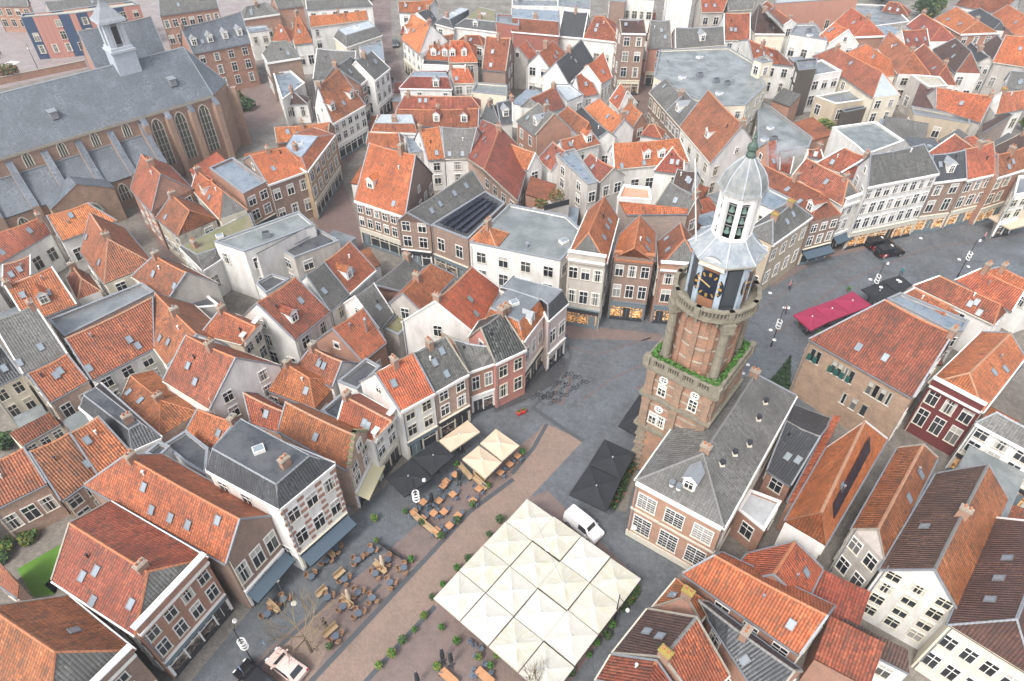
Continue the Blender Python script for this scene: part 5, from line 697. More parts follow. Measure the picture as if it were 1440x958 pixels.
def house(idx,H):
    rnd=random.Random(idx*13+5); k=H['k']; fp,_=FOOT[idx]; h=H['h']; wall=H['wall']
    cx=sum(p[0] for p in fp)/len(fp); cy=sum(p[1] for p in fp)/len(fp); o=(cx,cy)
    far=H.get('far'); rm=H['roof']
    if H.get('bright') and rm=='or': rm='orb'
    nm={'r':('slate_roof_house' if H['roof'] in('gy','dk','bl','mt') else 'tiled_house'),'f':'flat_roof_building','m':'mansard_house','s':'lean_to'}[k]
    root=thing(nm,H['l'],{'r':'house','f':'building','m':'house','s':'shed'}[k],(cx,cy,0),0,GRP[k])
    V=lambda p,z: Vector((p[0]-cx,p[1]-cy,z))
    facs={}
    for t in H.get('fac','').split(): facs[t[0]]=t[1:]
    col='white'
    edges=[]
    tilted=k in 'rs'
    if k=='r':
        hr=H['hr']; e1,e2=H['e']; f1,f2=H['f']; r1,r2=H['r']
        names=['n','2','f','1']; loop=[e1,e2,f2,f1]
        if area(loop)<0: loop=[e2,e1,f1,f2]; names=['n','1','f','2']; sw=True
        else: sw=False
        for i in range(4): edges.append((names[i],loop[i],loop[(i+1)%4]))
        w=MB()
        for nme,a,b in edges:
            if nme in '12' and H['ends'][int(nme)-1]=='g':
                r=(r1,r2)[int(nme)-1]; w.face([V(a,0),V(b,0),V(b,h),V(a,h)]); w.face([V(a,h),V(b,h),V(r,hr-.12)])
            else: w.face([V(a,0),V(b,0),V(b,h),V(a,h)])
        w.build('wall',[wall],root)
        # roof
        m=MB(); A1,A2,B1,B2,R1,R2=V(e1,h),V(e2,h),V(f1,h),V(f2,h),V(r1,hr),V(r2,hr)
        e=(A2-A1).normalized(); Le=(A2-A1).length
        up=((R1+R2)/2-(A1+A2)/2); up-=e*up.dot(e); Ls=up.length; un=up/Ls
        ov=.22
        dn=-un*ov
        upf=((R1+R2)/2-(B1+B2)/2); ef=(B2-B1).normalized(); upf-=ef*upf.dot(ef); dnf=-upf.normalized()*ov
        x1=-e*.06 if H['ends'][0]=='g' else Vector(); x2=e*.06 if H['ends'][1]=='g' else Vector()
        lift=Vector((0,0,.1))
        a1,a2,b1,b2=A1+dn+x1+lift,A2+dn+x2+lift,B1+dnf+x1+lift,B2+dnf+x2+lift; q1,q2=R1+x1+lift,R2+x2+lift
        big=2.2 if far else 1.3
        nu=max(1,min(14,int(Le/big))); nv=max(1,min(8,int(Ls/big))); amp=.07
        if H['roof'] in('bl',): amp=.02
        sag=.2 if H['ends']=='gg' else .04
        slope(m,a1,a2,q2,q1,nu,nv,0,amp,idx,sag=sag); slope(m,b1,b2,q2,q1,nu,nv,1,amp,idx,sag=sag)
        for s,(a,b,q) in enumerate(((a1,b1,q1),(a2,b2,q2))):
            if H['ends'][s]=='h': slope(m,a,b,q,q,max(1,nu//2),nv,2,amp,idx)
        r2m=H['roof2'] if H['roof2']!=H['roof'] else rm; hm=H['hip'] if H['hip']!=H['roof'] else rm
        m.build('roof',[rm,r2m,hm],root)
        c=MB(); orange=H['roof'] in('or','ob','rd')
        ns=6
        pts=[q1.lerp(q2,i/ns)+Vector((0,0,-sag*math.sin(PI*i/ns))) for i in range(ns+1)]
        for p,q in zip(pts,pts[1:]): capline(c,p,q,.15 if not far else .2)
        for s,(a,b,q) in enumerate(((a1,b1,q1),(a2,b2,q2))):
            if H['ends'][s]=='h': capline(c,a,q); capline(c,b,q)
        c.build('ridge_cap',['ridge' if orange else 'ridgeg'] if rnd.random()<.65 else ['mort' if orange else 'lead'],root)
        # verge boards and gutters
        vm=('lead' if rnd.random()<.6 else ('white' if wall in('w','cr') else 'stone'))
        for s,(a,b,q,ex) in enumerate(((a1,b1,q1,-1),(a2,b2,q2,1))):
            if H['ends'][s]=='g':
                for p in (a,b):
                    vb=MB(); x=e*ex*.09; z=Vector((0,0,.1))
                    vb.face([p+z+x,q+z+x,q+z-x,p+z-x]); vb.face([p-z*1.6+x,q-z*1.6+x,q+z+x,p+z+x]); vb.face([p+z-x,q+z-x,q-z-x,p-z-x])
                    vb.build('verge',[vm],root)
        gm='white' if H.get('cor') else rnd.choice(['zinc','zinc','stonew'])
        for (a,b,nrm) in ((a1,a2,-un),(b1,b2,upf.normalized()*-1)):
            g=MB(); d=(b-a); L=d.length; mid=(a+b)/2+Vector((nrm.x,nrm.y,0)).normalized()*.07+Vector((0,0,-.12))
            g.box(mid,(L,.15,.13),math.atan2(d.y,d.x)); g.build('gutter',[gm],root)
        L=(a2-a1).length
        if H.get('cor'):
            for nme,a,b in edges:
                if nme in facs:
                    g=MB(); d=V(b,0)-V(a,0); nn=Vector((d.y,-d.x,0)).normalized()
                    g.box((V(a,h-.22)+V(b,h-.22))/2+nn*.13,(d.length,.32,.38),math.atan2(d.y,d.x)); g.build('cornice',['white'],root)
        tanp=(hr-h)/max(.3,math.hypot(up.x,up.y))
        tdir=e.cross(un); 
        if tdir.z<0: tdir=-tdir
        def onslope(u,v): return a1.lerp(a2,u).lerp(q1.lerp(q2,u),v)
        MS=lambda p: Matrix.Translation(p)@Matrix((( e.x,un.x,tdir.x,0),(e.y,un.y,tdir.y,0),(e.z,un.z,tdir.z,0),(0,0,0,1)))
        for u,v in H.get('sk',[]) if 'sk' in H else ([(rnd.uniform(.2,.8),rnd.uniform(.3,.7)) for _ in range(rnd.choice([0,0,1,1,2]))]):
            roof_window(root,MS(onslope(u,v)+tdir*.03),1.15)
        uh=Vector((un.x,un.y,0)).normalized()
        for u in H.get('dm',[]):
            p=onslope(u,.28); s=1 if (uh.x*-e.y+uh.y*e.x)>0 else -1
            ex=e*s; Mx=Matrix(((ex.x,uh.x,0,p.x),(ex.y,uh.y,0,p.y),(0,0,1,p.z),(0,0,0,1)))
            dormer(root,Mx,tanp,rm if orange else 'lead','white')
        # small soil vents
        if rnd.random()<.6:
            vt=MB(); p=onslope(rnd.uniform(.2,.8),rnd.uniform(.5,.85)); vt.tube(p-Vector((0,0,.1)),p+Vector((0,0,.4)),.09,.09,8); vt.tube(p+Vector((0,0,.4)),p+Vector((0,0,.52)),.14,.14,8)
            vt.build('roof_vent',[rnd.choice(['steel','dark','white'])],root)
        if H.get('flue'):
            vt=MB(); p=onslope(.7,.5); vt.tube(p-Vector((0,0,.2)),p+Vector((0,0,2.0)),.16,.16,10); vt.tube(p+Vector((0,0,2.0)),p+Vector((0,0,2.25)),.24,.1,10); vt.build('flue_pipe',['steel'],root)
        ch=H.get('ch'); 
        if ch is None: ch=[rnd.choice([.06,.94,.5])] if rnd.random()<.6 else []
        for t in ch:
            p=q1.lerp(q2,t); d=q2-q1; chimney(root,p.x,p.y,hr-.6,hr+rnd.uniform(.7,1.2),math.atan2(d.y,d.x)+PI/2,2 if 'lichen' in H['l'] or 'yellow' in H['l'] else rnd.choice([0,0,0,1]))
        if H.get('strip'):
            s=MB(); 
            for i in range(8):
                p=onslope(.2+.085*i,.52)+tdir*.1; s.box(None,(L*.08,2.0,.05),M=MS(p))
            s.build('solar_panel',['solar'],root)
        if H.get('dmh'):
            for nme,a,b in edges:
                if nme in 'n2':
                    s=MB(); d=V(b,0)-V(a,0); nn=Vector((d.y,-d.x,0)).normalized(); rz_=math.atan2(d.y,d.x)
                    for z,t in ((5.15,.22),(.55,.9)): s.box((V(a,z)+V(b,z))/2+nn*.05,(d.length+.1,.2,t),rz_)
                    s.build('stone_course',['stonew'],root)
        if H.get('dmh'):  # white hall dormer + ventilators on the front hip
            mid=(a2+b2)/2; uh=(Vector((q2.x,q2.y,0))-Vector((mid.x,mid.y,0))).normalized(); p=mid.lerp(q2,.3)+(a2-b2)*.02
            ex=Vector((uh.y,-uh.x,0)); Mx=Matrix(((ex.x,uh.x,0,p.x),(ex.y,uh.y,0,p.y),(0,0,1,p.z),(0,0,0,1)))
            dormer(root,Mx,.9,'lead','white',1.5,1.2)
            for t in (.32,.42):
                p=b2.lerp(a2,t).lerp(q2,.22); vt=MB(); vt.tube(p,p+Vector((0,0,.4)),.24,.2,10,1); vt.tube(p+Vector((0,0,.4)),p+Vector((0,0,.7)),.32,.32,12,0); vt.build('roof_vent',['zinc','white'],root)
            for u,v in ((.2,.5),(.35,.45),(.55,.35),(.7,.5),(.85,.6)):
                p=onslope(u,v); vt=MB(); vt.box(p+Vector((0,0,.1)),(.5,.5,.2),mi=1); vt.tube(p,p+Vector((0,0,.5)),.16,.16,10,0); vt.tube(p+Vector((0,0,.5)),p+Vector((0,0,.75)),.28,.28,12,0); vt.build('roof_vent',['dark','stonew'],root)
        # front parapet
        pf=H.get('pf')
        if pf:
            nme,a,b=[q for q in edges if q[0]==str(pf)][0]
            top=h+1.1 if H['ends'][pf-1]=='h' else h+(hr-h)*.42
            d=V(b,0)-V(a,0); nn=Vector((d.y,-d.x,0)).normalized(); L=d.length
            p=MB(); rzz=math.atan2(d.y,d.x); mid=(V(a,0)+V(b,0))/2
            if H['ends'][pf-1]=='h':
                p.box(mid+nn*.22+Vector((0,0,(h-.6+top)/2)),(L-.1,.3,top-h+.6),rzz); p.box(mid+nn*.26+Vector((0,0,top+.07)),(L+.1,.62,.16),rzz,1); p.box(mid+nn*.42+Vector((0,0,h-.1)),(L-.06,.14,.3),rzz,1)
            else:
                p.box(mid+nn*.16+Vector((0,0,(h+top)/2)),(L*.98,.28,top-h),rzz); p.box(mid+nn*.2+Vector((0,0,top+.06)),(L*1.0,.42,.14),rzz,1)
                p.box(mid+nn*.16+Vector((0,0,top+(hr-top)*.35)),(L*.42,.26,(hr-top)*.7),rzz); p.box(mid+nn*.2+Vector((0,0,top+(hr-top)*.7+.06)),(L*.45,.4,.14),rzz,1)
            p.build('parapet',[wall,H.get('pc','white')],root)
        if H.get('step'):
            nme,a,b=[q for q in edges if q[0]==str(H['step'])][0]
            d=V(b,0)-V(a,0); nn=Vector((d.y,-d.x,0)).normalized(); L=d.length; mid=(V(a,0)+V(b,0))/2; rzz=math.atan2(d.y,d.x); p=MB(); n=6
            for i in range(n):
                z0=h-.2+(hr+.5-h)*i/n; z1=h+(hr+.6-h)*(i+1)/n; ww=L*(1-(i+.35)/n)
                p.box(mid+nn*.12+Vector((0,0,(z0+z1)/2)),(ww,.42-.004*i,z1-z0),rzz)
                for s in (-1,1): p.box(mid+nn*.12+(d.normalized()*s*(ww/2-L/n/4))+Vector((0,0,z1+.05)),(L/n/2+.06,.5-.004*i,.1),rzz,1)
            p.build('stepped_gable',[wall,'algae'],root)
            put_window(root,frame((mid+nn*.34).x,(mid+nn*.34).y,h+.3,d.x,d.y),1.0,1.3,'s','white')
        if H.get('quoin'):
            nme,a,b=[q for q in edges if q[0]=='2'][0]
        if H.get('hall'):
            nme,a,b=[q for q in edges if q[0]=='n'][0]; d=V(b,0)-V(a,0); dn_=d.normalized(); L=d.length
            for i,t in enumerate((.08,.3,.42,.66,.78)):
                p=V(a,0)+dn_*(L*t if nme else 0); z0=h-3.0
                Mx=frame(p.x,p.y,z0,d.x,d.y); put_window(root,Mx,.5,1.9,'o','stone'); put_window(root,frame(p.x+dn_.x*.75,p.y+dn_.y*.75,z0,d.x,d.y),.5,1.9,'o','stone')
                if i<3:
                    for sx in (-.28,.5):
                        s=MB(); s.box((sx,-.14,.5),(.5,.05,1.0)); q=s.build('shutter',['greend'],root); q.matrix_local=Mx
            for t in (.5,.6,.7): p=V(a,0)+dn_*(L*t); put_window(root,frame(p.x,p.y,3.2,d.x,d.y),.6,1.7,'o','stone')
        if H.get('sign'):
            nme,a,b=[q for q in edges if q[0]==H['sign'][0]][0]; d=V(b,0)-V(a,0); dn_=d.normalized(); p=V(a,0)+dn_*d.length*H['sign'][2]
            cu=bpy.data.curves.new('lettering','FONT'); cu.body=H['sign'][1]; cu.size=H['sign'][4]; cu.extrude=.015; cu.align_x='CENTER'; ob=bpy.data.objects.new('lettering',cu); me=bpy.data.meshes.new_from_object(ob); bpy.data.objects.remove(ob); me.materials.clear(); me.materials.append(MATS['dark'])
            put('lettering',me,root,M=frame(p.x,p.y,H['sign'][3],d.x,d.y)@Matrix.Translation((0,-H['sign'][5],0))@Matrix.Rotation(PI/2,4,'X'))
        for nme,a,b in edges:
            gable=nme in '12' and H['ends'][int(nme)-1]=='g'
            hh=h
            if nme in facs and gable and facs[nme][1:2] not in('','1','0') and not pf and not H.get('step'): hh=h+(hr-h)*.35
            facade(idx,root,a,b,hh,wall,facs.get(nme),rnd,o,H.get('shopc','white' if wall!='wj' else 'stone'),H.get('lit',0),H.get('awn'))
            if gable and nme not in facs and hr-h>2.6 and rnd.random()<.6:
                d=V(b,0)-V(a,0); mid=(V(a,0)+V(b,0))/2; nn=Vector((d.y,-d.x,0)).normalized()
                if open_air(cx+mid.x+nn.x*.6,cy+mid.y+nn.y*.6,h+1.4,idx) and (CAMXY[0]-cx-mid.x)*nn.x+(CAMXY[1]-cy-mid.y)*nn.y>0:
                    put_window(root,frame(mid.x,mid.y,h+.5,d.x,d.y),.8,1.0,'o' if rnd.random()<.5 else 's','white')
        return root
    if k=='s':
        p=[V(H['p'][0],h),V(H['p'][1],h),V(H['p'][2],H['h2']),V(H['p'][3],H['h2'])]
        w=MB()
        ccw=area(H['p'])>0
        for i in range(4):
            a,b=p[i],p[(i+1)%4]
            if not ccw: a,b=b,a
            w.face([(a.x,a.y,0),(b.x,b.y,0),b,a]); 
        w.build('wall',[wall],root)
        m=MB(); z=Vector((0,0,.1)); slope(m,p[0]+z,p[1]+z,p[2]+z,p[3]+z,max(1,int((p[1]-p[0]).length/1.4)),3,0,.04,idx); m.build('roof',[rm],root)
        g=MB(); d=p[1]-p[0]; g.box((p[0]+p[1])/2+Vector((0,0,.0)),(d.length,.3,.14),math.atan2(d.y,d.x)); g.build('gutter',['zinc'],root)
        if H.get('sk'):
            e=d.normalized(); up=(p[3]-p[0]); up=(up-e*up.dot(e)).normalized(); t=e.cross(up); t=t if t.z>0 else -t
            for u,v in H['sk']:
                q=p[0].lerp(p[1],u).lerp(p[3].lerp(p[2],u),v)+z; roof_window(root,Matrix.Translation(q)@Matrix(((e.x,up.x,t.x,0),(e.y,up.y,t.y,0),(e.z,up.z,t.z,0),(0,0,0,1))))
        a,b=(H['p'][0],H['p'][1]) if ccw else (H['p'][1],H['p'][0])
        facade(idx,root,a,b,h,wall,facs.get('n'),rnd,o)
        return root
    poly=[(p[0]-cx,p[1]-cy) for p in fp]; n=len(poly)
    rev=area(H['p'])<0
    def eidx(i): # index in the drawn order for facade strings
        return str((n-2-i)%n) if rev else str(i)
    w=MB()
    if k=='f':
        pr=h+H.get('par',.38); ins=inset(poly,.24)
        for i in range(n):
            a,b=poly[i],poly[(i+1)%n]; c,d=ins[i],ins[(i+1)%n]
            w.face([(*a,0),(*b,0),(*b,pr),(*a,pr)]); w.face([(*d,h-.05),(*c,h-.05),(*c,pr),(*d,pr)])
        w.build('wall',[wall],root)
        r=MB(); r.face([(*p,h) for p in ins]); r.build('roof',[rm],root)
        cp=MB(); out=inset(poly,-.05); in2=inset(poly,.28)
        for i in range(n):
            a,b,c,d=out[i],out[(i+1)%n],in2[(i+1)%n],in2[i]
            cp.face([(*a,pr+.06),(*b,pr+.06),(*c,pr+.06),(*d,pr+.06)]); cp.face([(*a,pr-.1),(*b,pr-.1),(*b,pr+.06),(*a,pr+.06)]); cp.face([(*c,pr-.1),(*d,pr-.1),(*d,pr+.06),(*c,pr+.06)])
        cp.build('coping',[('lead' if rnd.random()<.6 else 'white') if wall not in('rub','dkw') else 'zinc'],root)
        ar=abs(area(poly)); nv=H.get('vents',1 if ar>45 and not H.get('solar') else 0)
        for _ in range(nv*2):
            x,y=rnd.uniform(min(p[0] for p in poly),max(p[0] for p in poly)),rnd.uniform(min(p[1] for p in poly),max(p[1] for p in poly))
            if not inpoly(x,y,inset(poly,1.2)): continue
            q=MB(); t=rnd.random()
            if t<.4: q.box((x,y,h+.2),(1.3,1.0,.4),.6); q.box((x,y,h+.42),(1.1,.8,.06),.6,1); q.build('roof_hatch',['white','skyl'],root)
            elif t<.75: q.tube((x,y,h),(x,y,h+.6),.18,.18,10); q.tube((x,y,h+.6),(x,y,h+.75),.3,.3,10); q.build('roof_vent',['steel'],root)
            else: q.box((x,y,h+.45),(1.2,.8,.9),.4); q.box((x,y,h+.92),(1.0,.6,.06),.4,1); q.build('cooling_unit',['zinc','dark'],root)
        if H.get('solar'):
            P=[Vector((*p,h)) for p in poly]
            # rows run along the long edge
            L=[(P[(i+1)%n]-P[i]).length for i in range(n)]; i=L.index(max(L)); A,B=P[i],P[(i+1)%n]; Cc,D=P[(i+2)%n],P[(i+3)%n]
            for r in range(4):
                v=.2+.19*r
                a=A.lerp(D,v).lerp(B.lerp(Cc,v),.14); b=A.lerp(D,v).lerp(B.lerp(Cc,v),.93); d=b-a
                q=MB(); nq=8
                for s in range(nq):
                    c=a+d*((s+.5)/nq); q.box(None,(d.length/nq-.05,1.15,.05),M=Matrix.Translation(c+Vector((0,0,.4)))@Matrix.Rotation(math.atan2(d.y,d.x),4,'Z')@Matrix.Rotation(R(14),4,'X'))
                c=(a+b)/2; q.box((c.x,c.y,h+.14),(d.length,.1,.28),math.atan2(d.y,d.x),1)
                q.build('solar_panel',['solar','zinc'],root)
    else:
        q=[Vector((p[0]-cx,p[1]-cy,H['h2'])) for p in H['q']]; P=[Vector((p[0]-cx,p[1]-cy,h)) for p in H['p']]
        if rev: q=q[::-1]; P=P[::-1]
        for i in range(n): a,b=P[i],P[(i+1)%n]; w.face([(a.x,a.y,0),(b.x,b.y,0),b,a])
        w.build('wall',[wall],root)
        m=MB(); z=Vector((0,0,.05))
        ctr=sum(P,Vector())/n
        for i in range(n):
            a,b,c,d=P[i],P[(i+1)%n],q[(i+1)%n],q[i]
            slope(m,a+(a-ctr).normalized()*.15+z,b+(b-ctr).normalized()*.15+z,c,d,max(1,int((b-a).length/1.5)),2,0,.02,idx,th=.1)
        m.face([p+Vector((0,0,.0)) for p in q],1); m.build('roof',[rm,H['top']],root)
        c=MB()
        for i in range(n):
            capline(c,q[i],q[(i+1)%n],.12); capline(c,P[i]+z,q[i],.1)
        c.build('ridge_cap',['lead'],root)
        g=MB()
        for i in range(n):
            a,b=P[i],P[(i+1)%n]; d=b-a; nn=Vector((d.y,-d.x,0)).normalized()
            g.box((a+b)/2+nn*.1+Vector((0,0,-.12)),(d.length+.1,.3-.005*i,.3-.01*i),math.atan2(d.y,d.x))
        g.build('gutter',['white'],root)
        for ei,u in H.get('dm',[]):
            i=[j for j in range(n) if eidx(j)==str(ei)][0]
            a,b=P[i],P[(i+1)%n]; p=a.lerp(b,u); qq=q[i].lerp(q[(i+1)%n],u); uh=(qq-p); uh.z=0; d=(b-a).normalized(); uh-=d*uh.dot(d); uh.normalize(); ex=Vector((uh.y,-uh.x,0))
            p=p+uh*.25
            dormer(root,Matrix(((ex.x,uh.x,0,p.x),(ex.y,uh.y,0,p.y),(0,0,1,p.z+.3),(0,0,0,1))),1.6,'lead','white')
        if abs(area([(v.x,v.y) for v in q]))>20:
            x,y=sum(v.x for v in q)/n,sum(v.y for v in q)/n; v=MB(); v.box((x,y,H['h2']+.2),(1.1,.9,.4),.5); v.box((x,y,H['h2']+.43),(.9,.7,.06),.5,1); v.build('roof_hatch',['white','skyl'],root)
        if rnd.random()<.7:
            d=q[1]-q[0]; p=q[0].lerp(q[1],.5); chimney(root,p.x*.8,p.y*.8,H['h2']-.3,H['h2']+1.0,math.atan2(d.y,d.x),0)
    if H.get('quoin'):
        i=[j for j in range(n) if eidx(j)=='2'][0]; a,b=Vector((*poly[i],0)),Vector((*poly[(i+1)%n],0)); d=b-a; dn_=d.normalized(); nn=Vector((d.y,-d.x,0)).normalized()
        s=MB()
        for t in (.045,.335,.665,.955):
            for kz in range(8): s.box(a+d*t+nn*.02+Vector((0,0,3.9+kz*.95)),((.75 if kz%2 else .5),.1,.42),math.atan2(d.y,d.x))
        s.build('quoin',['bk'],root)
    for i in range(n):
        facade(idx,root,fp[i],fp[(i+1)%n],h,wall,facs.get(eidx(i)),rnd,o,H.get('shopc','white'),H.get('lit',0),H.get('awn'))
    return root
ROOTS=[house(i,H) for i,H in enumerate(HOUSES)]

GROUND=[('square_paving','cob',1,[[-32.31,20.43],[-23.86,36.6],[-17.57,43.53],[-7.16,56.0],[1.46,66.13],[5.93,79.84],[19.63,81.55],[37.36,86.94],[47.7,94.8],[59.21,100.15],[73.06,103.54],[102.67,115.42],[86.05,86.94],[72.46,86.94],[57.42,83.3],[49.17,75.74],[41.21,70.39],[38.47,56.0],[23.8,46.39],[17.89,36.6],[4.97,20.43]]),('shopping_street','brk3',1,[[-31.18,96.89],[-24.12,92.76],[-28.11,105.88],[-33.27,120.05],[-30.31,136.86],[-25.45,163.39],[-32.65,192.54],[-40.45,245.72],[-51.73,245.72],[-37.89,192.54],[-30.68,167.77],[-35.46,140.25],[-37.03,121.46],[-35.27,103.54]]),('alley','brk3',1,[[27.78,165.56],[33.85,165.56],[28.04,136.86],[25.76,136.86]]),('church_square','pale',1,[[-222.18,253.98],[-146.89,147.42],[-122.61,161.26],[-106.55,174.68],[-87.49,187.17],[-75.16,204.03],[-63.84,216.6],[-72.45,253.98]]),('church_lane','brk2',1,[[-68.41,177.07],[-56.51,159.17],[-51.09,147.42],[-56.63,133.57],[-54.2,115.95],[-69.99,108.29],[-95.56,99.05],[-99.65,105.88],[-75.67,118.66],[-61.18,143.77]]),('lane','brk2',1,[[-75.2,115.95],[-73.6,118.66],[-48.68,86.94],[-51.43,85.1]]),('side_street','cob',1,[[-51.07,216.6],[-24.82,262.69],[-39.71,262.69],[-55.85,230.43]]),('alley_paving','brk3',1,[[34.48,60.85],[38.86,57.18],[26.68,41.71],[21.6,39.95]]),('terrace_paving','brk2',2,[[-27.13,23.64],[-22.97,28.79],[-20.06,31.83],[-17.46,34.24],[-12.32,39.77],[-10.25,42.16],[0.0,48.19],[-18.59,25.06],[-19.95,23.34]]),('terrace_paving','brk2',3,[[-10.64,42.16],[-6.57,46.39],[-1.7,50.46],[4.03,56.0],[5.81,55.89],[0.0,48.19],[-4.78,43.35]]),('car_park_paving','brk',3,[[-25.75,23.34],[-22.71,27.78],[-20.27,30.54],[-17.34,29.83],[-18.59,25.06],[-19.63,23.34]]),('brick_walkway','brk',4,[[-20.28,23.34],[-18.62,25.19],[-4.79,43.53],[0.0,48.39],[4.05,56.59],[8.77,53.72],[2.03,45.42],[-7.71,32.5],[-13.51,25.31],[-15.13,23.34]]),('dining_paving','brk2',4,[[-15.13,23.34],[-13.51,25.31],[-7.71,32.5],[2.03,45.42],[4.1,46.39],[13.25,35.4],[3.17,22.15],[-7.61,22.15]]),('lawn','grass',1,[[-51.88,36.55],[-48.73,39.47],[-46.97,38.19],[-48.08,34.76],[-46.51,33.8],[-48.49,33.42]]),('rack_paving','brk3',5,[[6.74,65.12],[8.2,64.51],[6.58,59.61],[5.13,60.29]]),('rack_paving','cob',6,[[6.86,64.71],[7.9,64.31],[6.42,60.01],[5.42,60.54]]),('pavement','cobd',3,[[-2.15,58.32],[1.65,60.32],[3.55,61.75],[5.74,63.38],[7.33,66.08],[7.94,68.18],[6.97,68.53],[-2.77,60.17]]),('pavement','brk2',3,[[7.32,75.74],[21.59,73.4],[21.35,71.88],[8.17,72.48]]),('pavement','brk2',3,[[39.94,86.01],[51.28,94.8],[59.99,97.32],[77.93,105.88],[76.62,103.08],[59.63,94.8],[50.21,91.56],[40.56,84.2]]),('hedge_strip','yard',2,[[11.24,43.84],[13.4,48.35],[14.86,51.49],[16.1,52.58],[14.35,47.59],[12.81,43.53]])]
KERBS=[([[-19.24,24.44],[-11.66,34.39],[-4.79,43.53],[0.17,47.98]],0.55),([[-14.32,24.25],[-10.94,28.59],[-7.71,32.5]],0.5),([[0.0,48.73],[2.61,52.58],[4.39,56.42]],0.5),([[2.53,59.27],[5.94,56.12],[8.79,53.69]],0.6),([[-24.52,25.82],[-22.43,28.4],[-21.33,29.68],[-19.39,32.04],[-18.03,34.14],[-15.97,37.17]],0.45),([[-16.16,32.04],[-13.48,34.86]],0.4),([[7.85,71.13],[8.22,68.93],[6.99,64.75],[2.76,59.27]],0.4)]
BANDS=[([[8.33,70.76],[11.97,69.11],[19.97,72.63]],0.35),([[9.31,60.52],[13.46,64.42],[19.26,67.86]],0.35),([[16.32,62.44],[18.12,63.42],[21.8,65.43]],0.5),([[38.04,73.4],[51.43,85.1],[69.17,94.8],[88.21,99.05]],0.4),([[36.2,78.17],[44.72,85.1],[56.12,91.75]],0.3)]
CREAM=[[[[1.63,43.27],[4.42,40.9],[2.09,38.03],[-0.69,40.38]],0,0],[[[-0.69,40.38],[2.09,38.03],[-0.24,35.17],[-3.0,37.5]],0,1],[[[-3.0,37.5],[-0.24,35.17],[-2.57,32.31],[-5.31,34.62]],0,2],[[[-5.31,34.62],[-2.57,32.31],[-4.9,29.44],[-7.63,31.73]],0,3],[[[4.42,40.9],[7.21,38.53],[4.86,35.68],[2.09,38.03]],1,0],[[[2.09,38.03],[4.86,35.68],[2.52,32.84],[-0.24,35.17]],1,1],[[[-0.24,35.17],[2.52,32.84],[0.17,29.99],[-2.57,32.31]],1,2],[[[-2.57,32.31],[0.17,29.99],[-2.18,27.15],[-4.9,29.44]],1,3],[[[7.21,38.53],[10.0,36.16],[7.64,33.34],[4.86,35.68]],2,0],[[[4.86,35.68],[7.64,33.34],[5.27,30.51],[2.52,32.84]],2,1],[[[2.52,32.84],[5.27,30.51],[2.91,27.68],[0.17,29.99]],2,2],[[[0.17,29.99],[2.91,27.68],[0.54,24.86],[-2.18,27.15]],2,3],[[[10.0,36.16],[12.79,33.79],[10.41,30.99],[7.64,33.34]],3,0],[[[7.64,33.34],[10.41,30.99],[8.03,28.18],[5.27,30.51]],3,1],[[[5.27,30.51],[8.03,28.18],[5.65,25.37],[2.91,27.68]],3,2],[[[2.91,27.68],[5.65,25.37],[3.27,22.57],[0.54,24.86]],3,3]]
PARAS=[('pb','black square parasol in front of the stepped gable end of the white houses',[[-14.17,46.14],[-11.64,48.95],[-9.0,46.14],[-11.8,43.67]]),('pb','black square parasol under the striped shop sign',[[-11.6,49.02],[-9.03,51.58],[-6.69,49.38],[-9.03,46.55]]),('pn','wide beige parasol against the taupe brick shop front',[[-8.64,51.58],[-5.4,54.69],[-3.84,52.87],[-7.16,49.92]]),('pn','beige parasol by the walkway,nearer the corner shop',[[-3.74,51.24],[-1.94,53.29],[0.89,50.8],[-1.12,48.63]]),('pn','beige parasol by the walkway,nearer the black parasols',[[-5.75,48.8],[-3.91,50.84],[-1.17,48.42],[-2.99,46.18]]),('pb','large black parasol beside the tower hedge,upper of the pair',[[8.77,47.83],[10.93,51.57],[14.26,49.36],[12.19,45.79]]),('pb','large black parasol beside the tower hedge,lower of the pair',[[6.25,43.82],[8.72,47.73],[12.18,45.72],[10.13,41.62]]),('pb','black parasol right against the foot of the clock tower',[[12.81,53.65],[16.01,58.68],[18.25,56.58],[15.19,51.65]]),('pb','flat dark canopy by the red parasols',[[52.23,80.35],[55.95,82.35],[57.29,79.41],[53.51,77.54]]),('pb','flat dark canopy behind the lamp near the main street',[[56.12,82.44],[59.48,83.87],[60.34,81.56],[57.46,79.5]]),('pr','red parasol at the left end of the red row',[[40.24,74.52],[43.6,76.25],[45.1,73.16],[41.71,71.14]]),('pr','red parasol in the middle of the red row',[[43.67,76.25],[47.09,77.92],[48.46,74.83],[45.2,73.24]]),('pr','red parasol at the right end of the red row',[[47.14,77.92],[50.78,79.9],[52.38,76.76],[48.56,74.89]]),('pn','large beige parasol at the right edge of the main street',[[81.57,100.5],[88.79,103.54],[89.16,98.72],[83.22,96.65]])]
FOLDED=[('pn',[-13.44,36.58]),('pn',[-16.31,32.88]),('pb',[-6.5,27.06]),('pb',[-5.69,26.75]),('pb',[-8.64,25.01]),('pb',[-6.11,47.27]),('pb',[-18.04,30.04]),('pb',[-8.96,44.24])]
RTABLES=[[-14.97,38.34],[-18.76,38.65],[-19.49,37.19],[-16.19,37.24],[-20.63,35.37],[-13.03,37.28],[-11.23,36.36],[-14.11,35.7],[-12.47,34.73],[-17.18,35.05],[-18.53,33.15],[-15.59,33.66],[-14.02,33.07],[-16.8,32.18],[-15.15,31.48],[-16.97,29.22],[-22.9,32.92],[-24.12,31.4]]
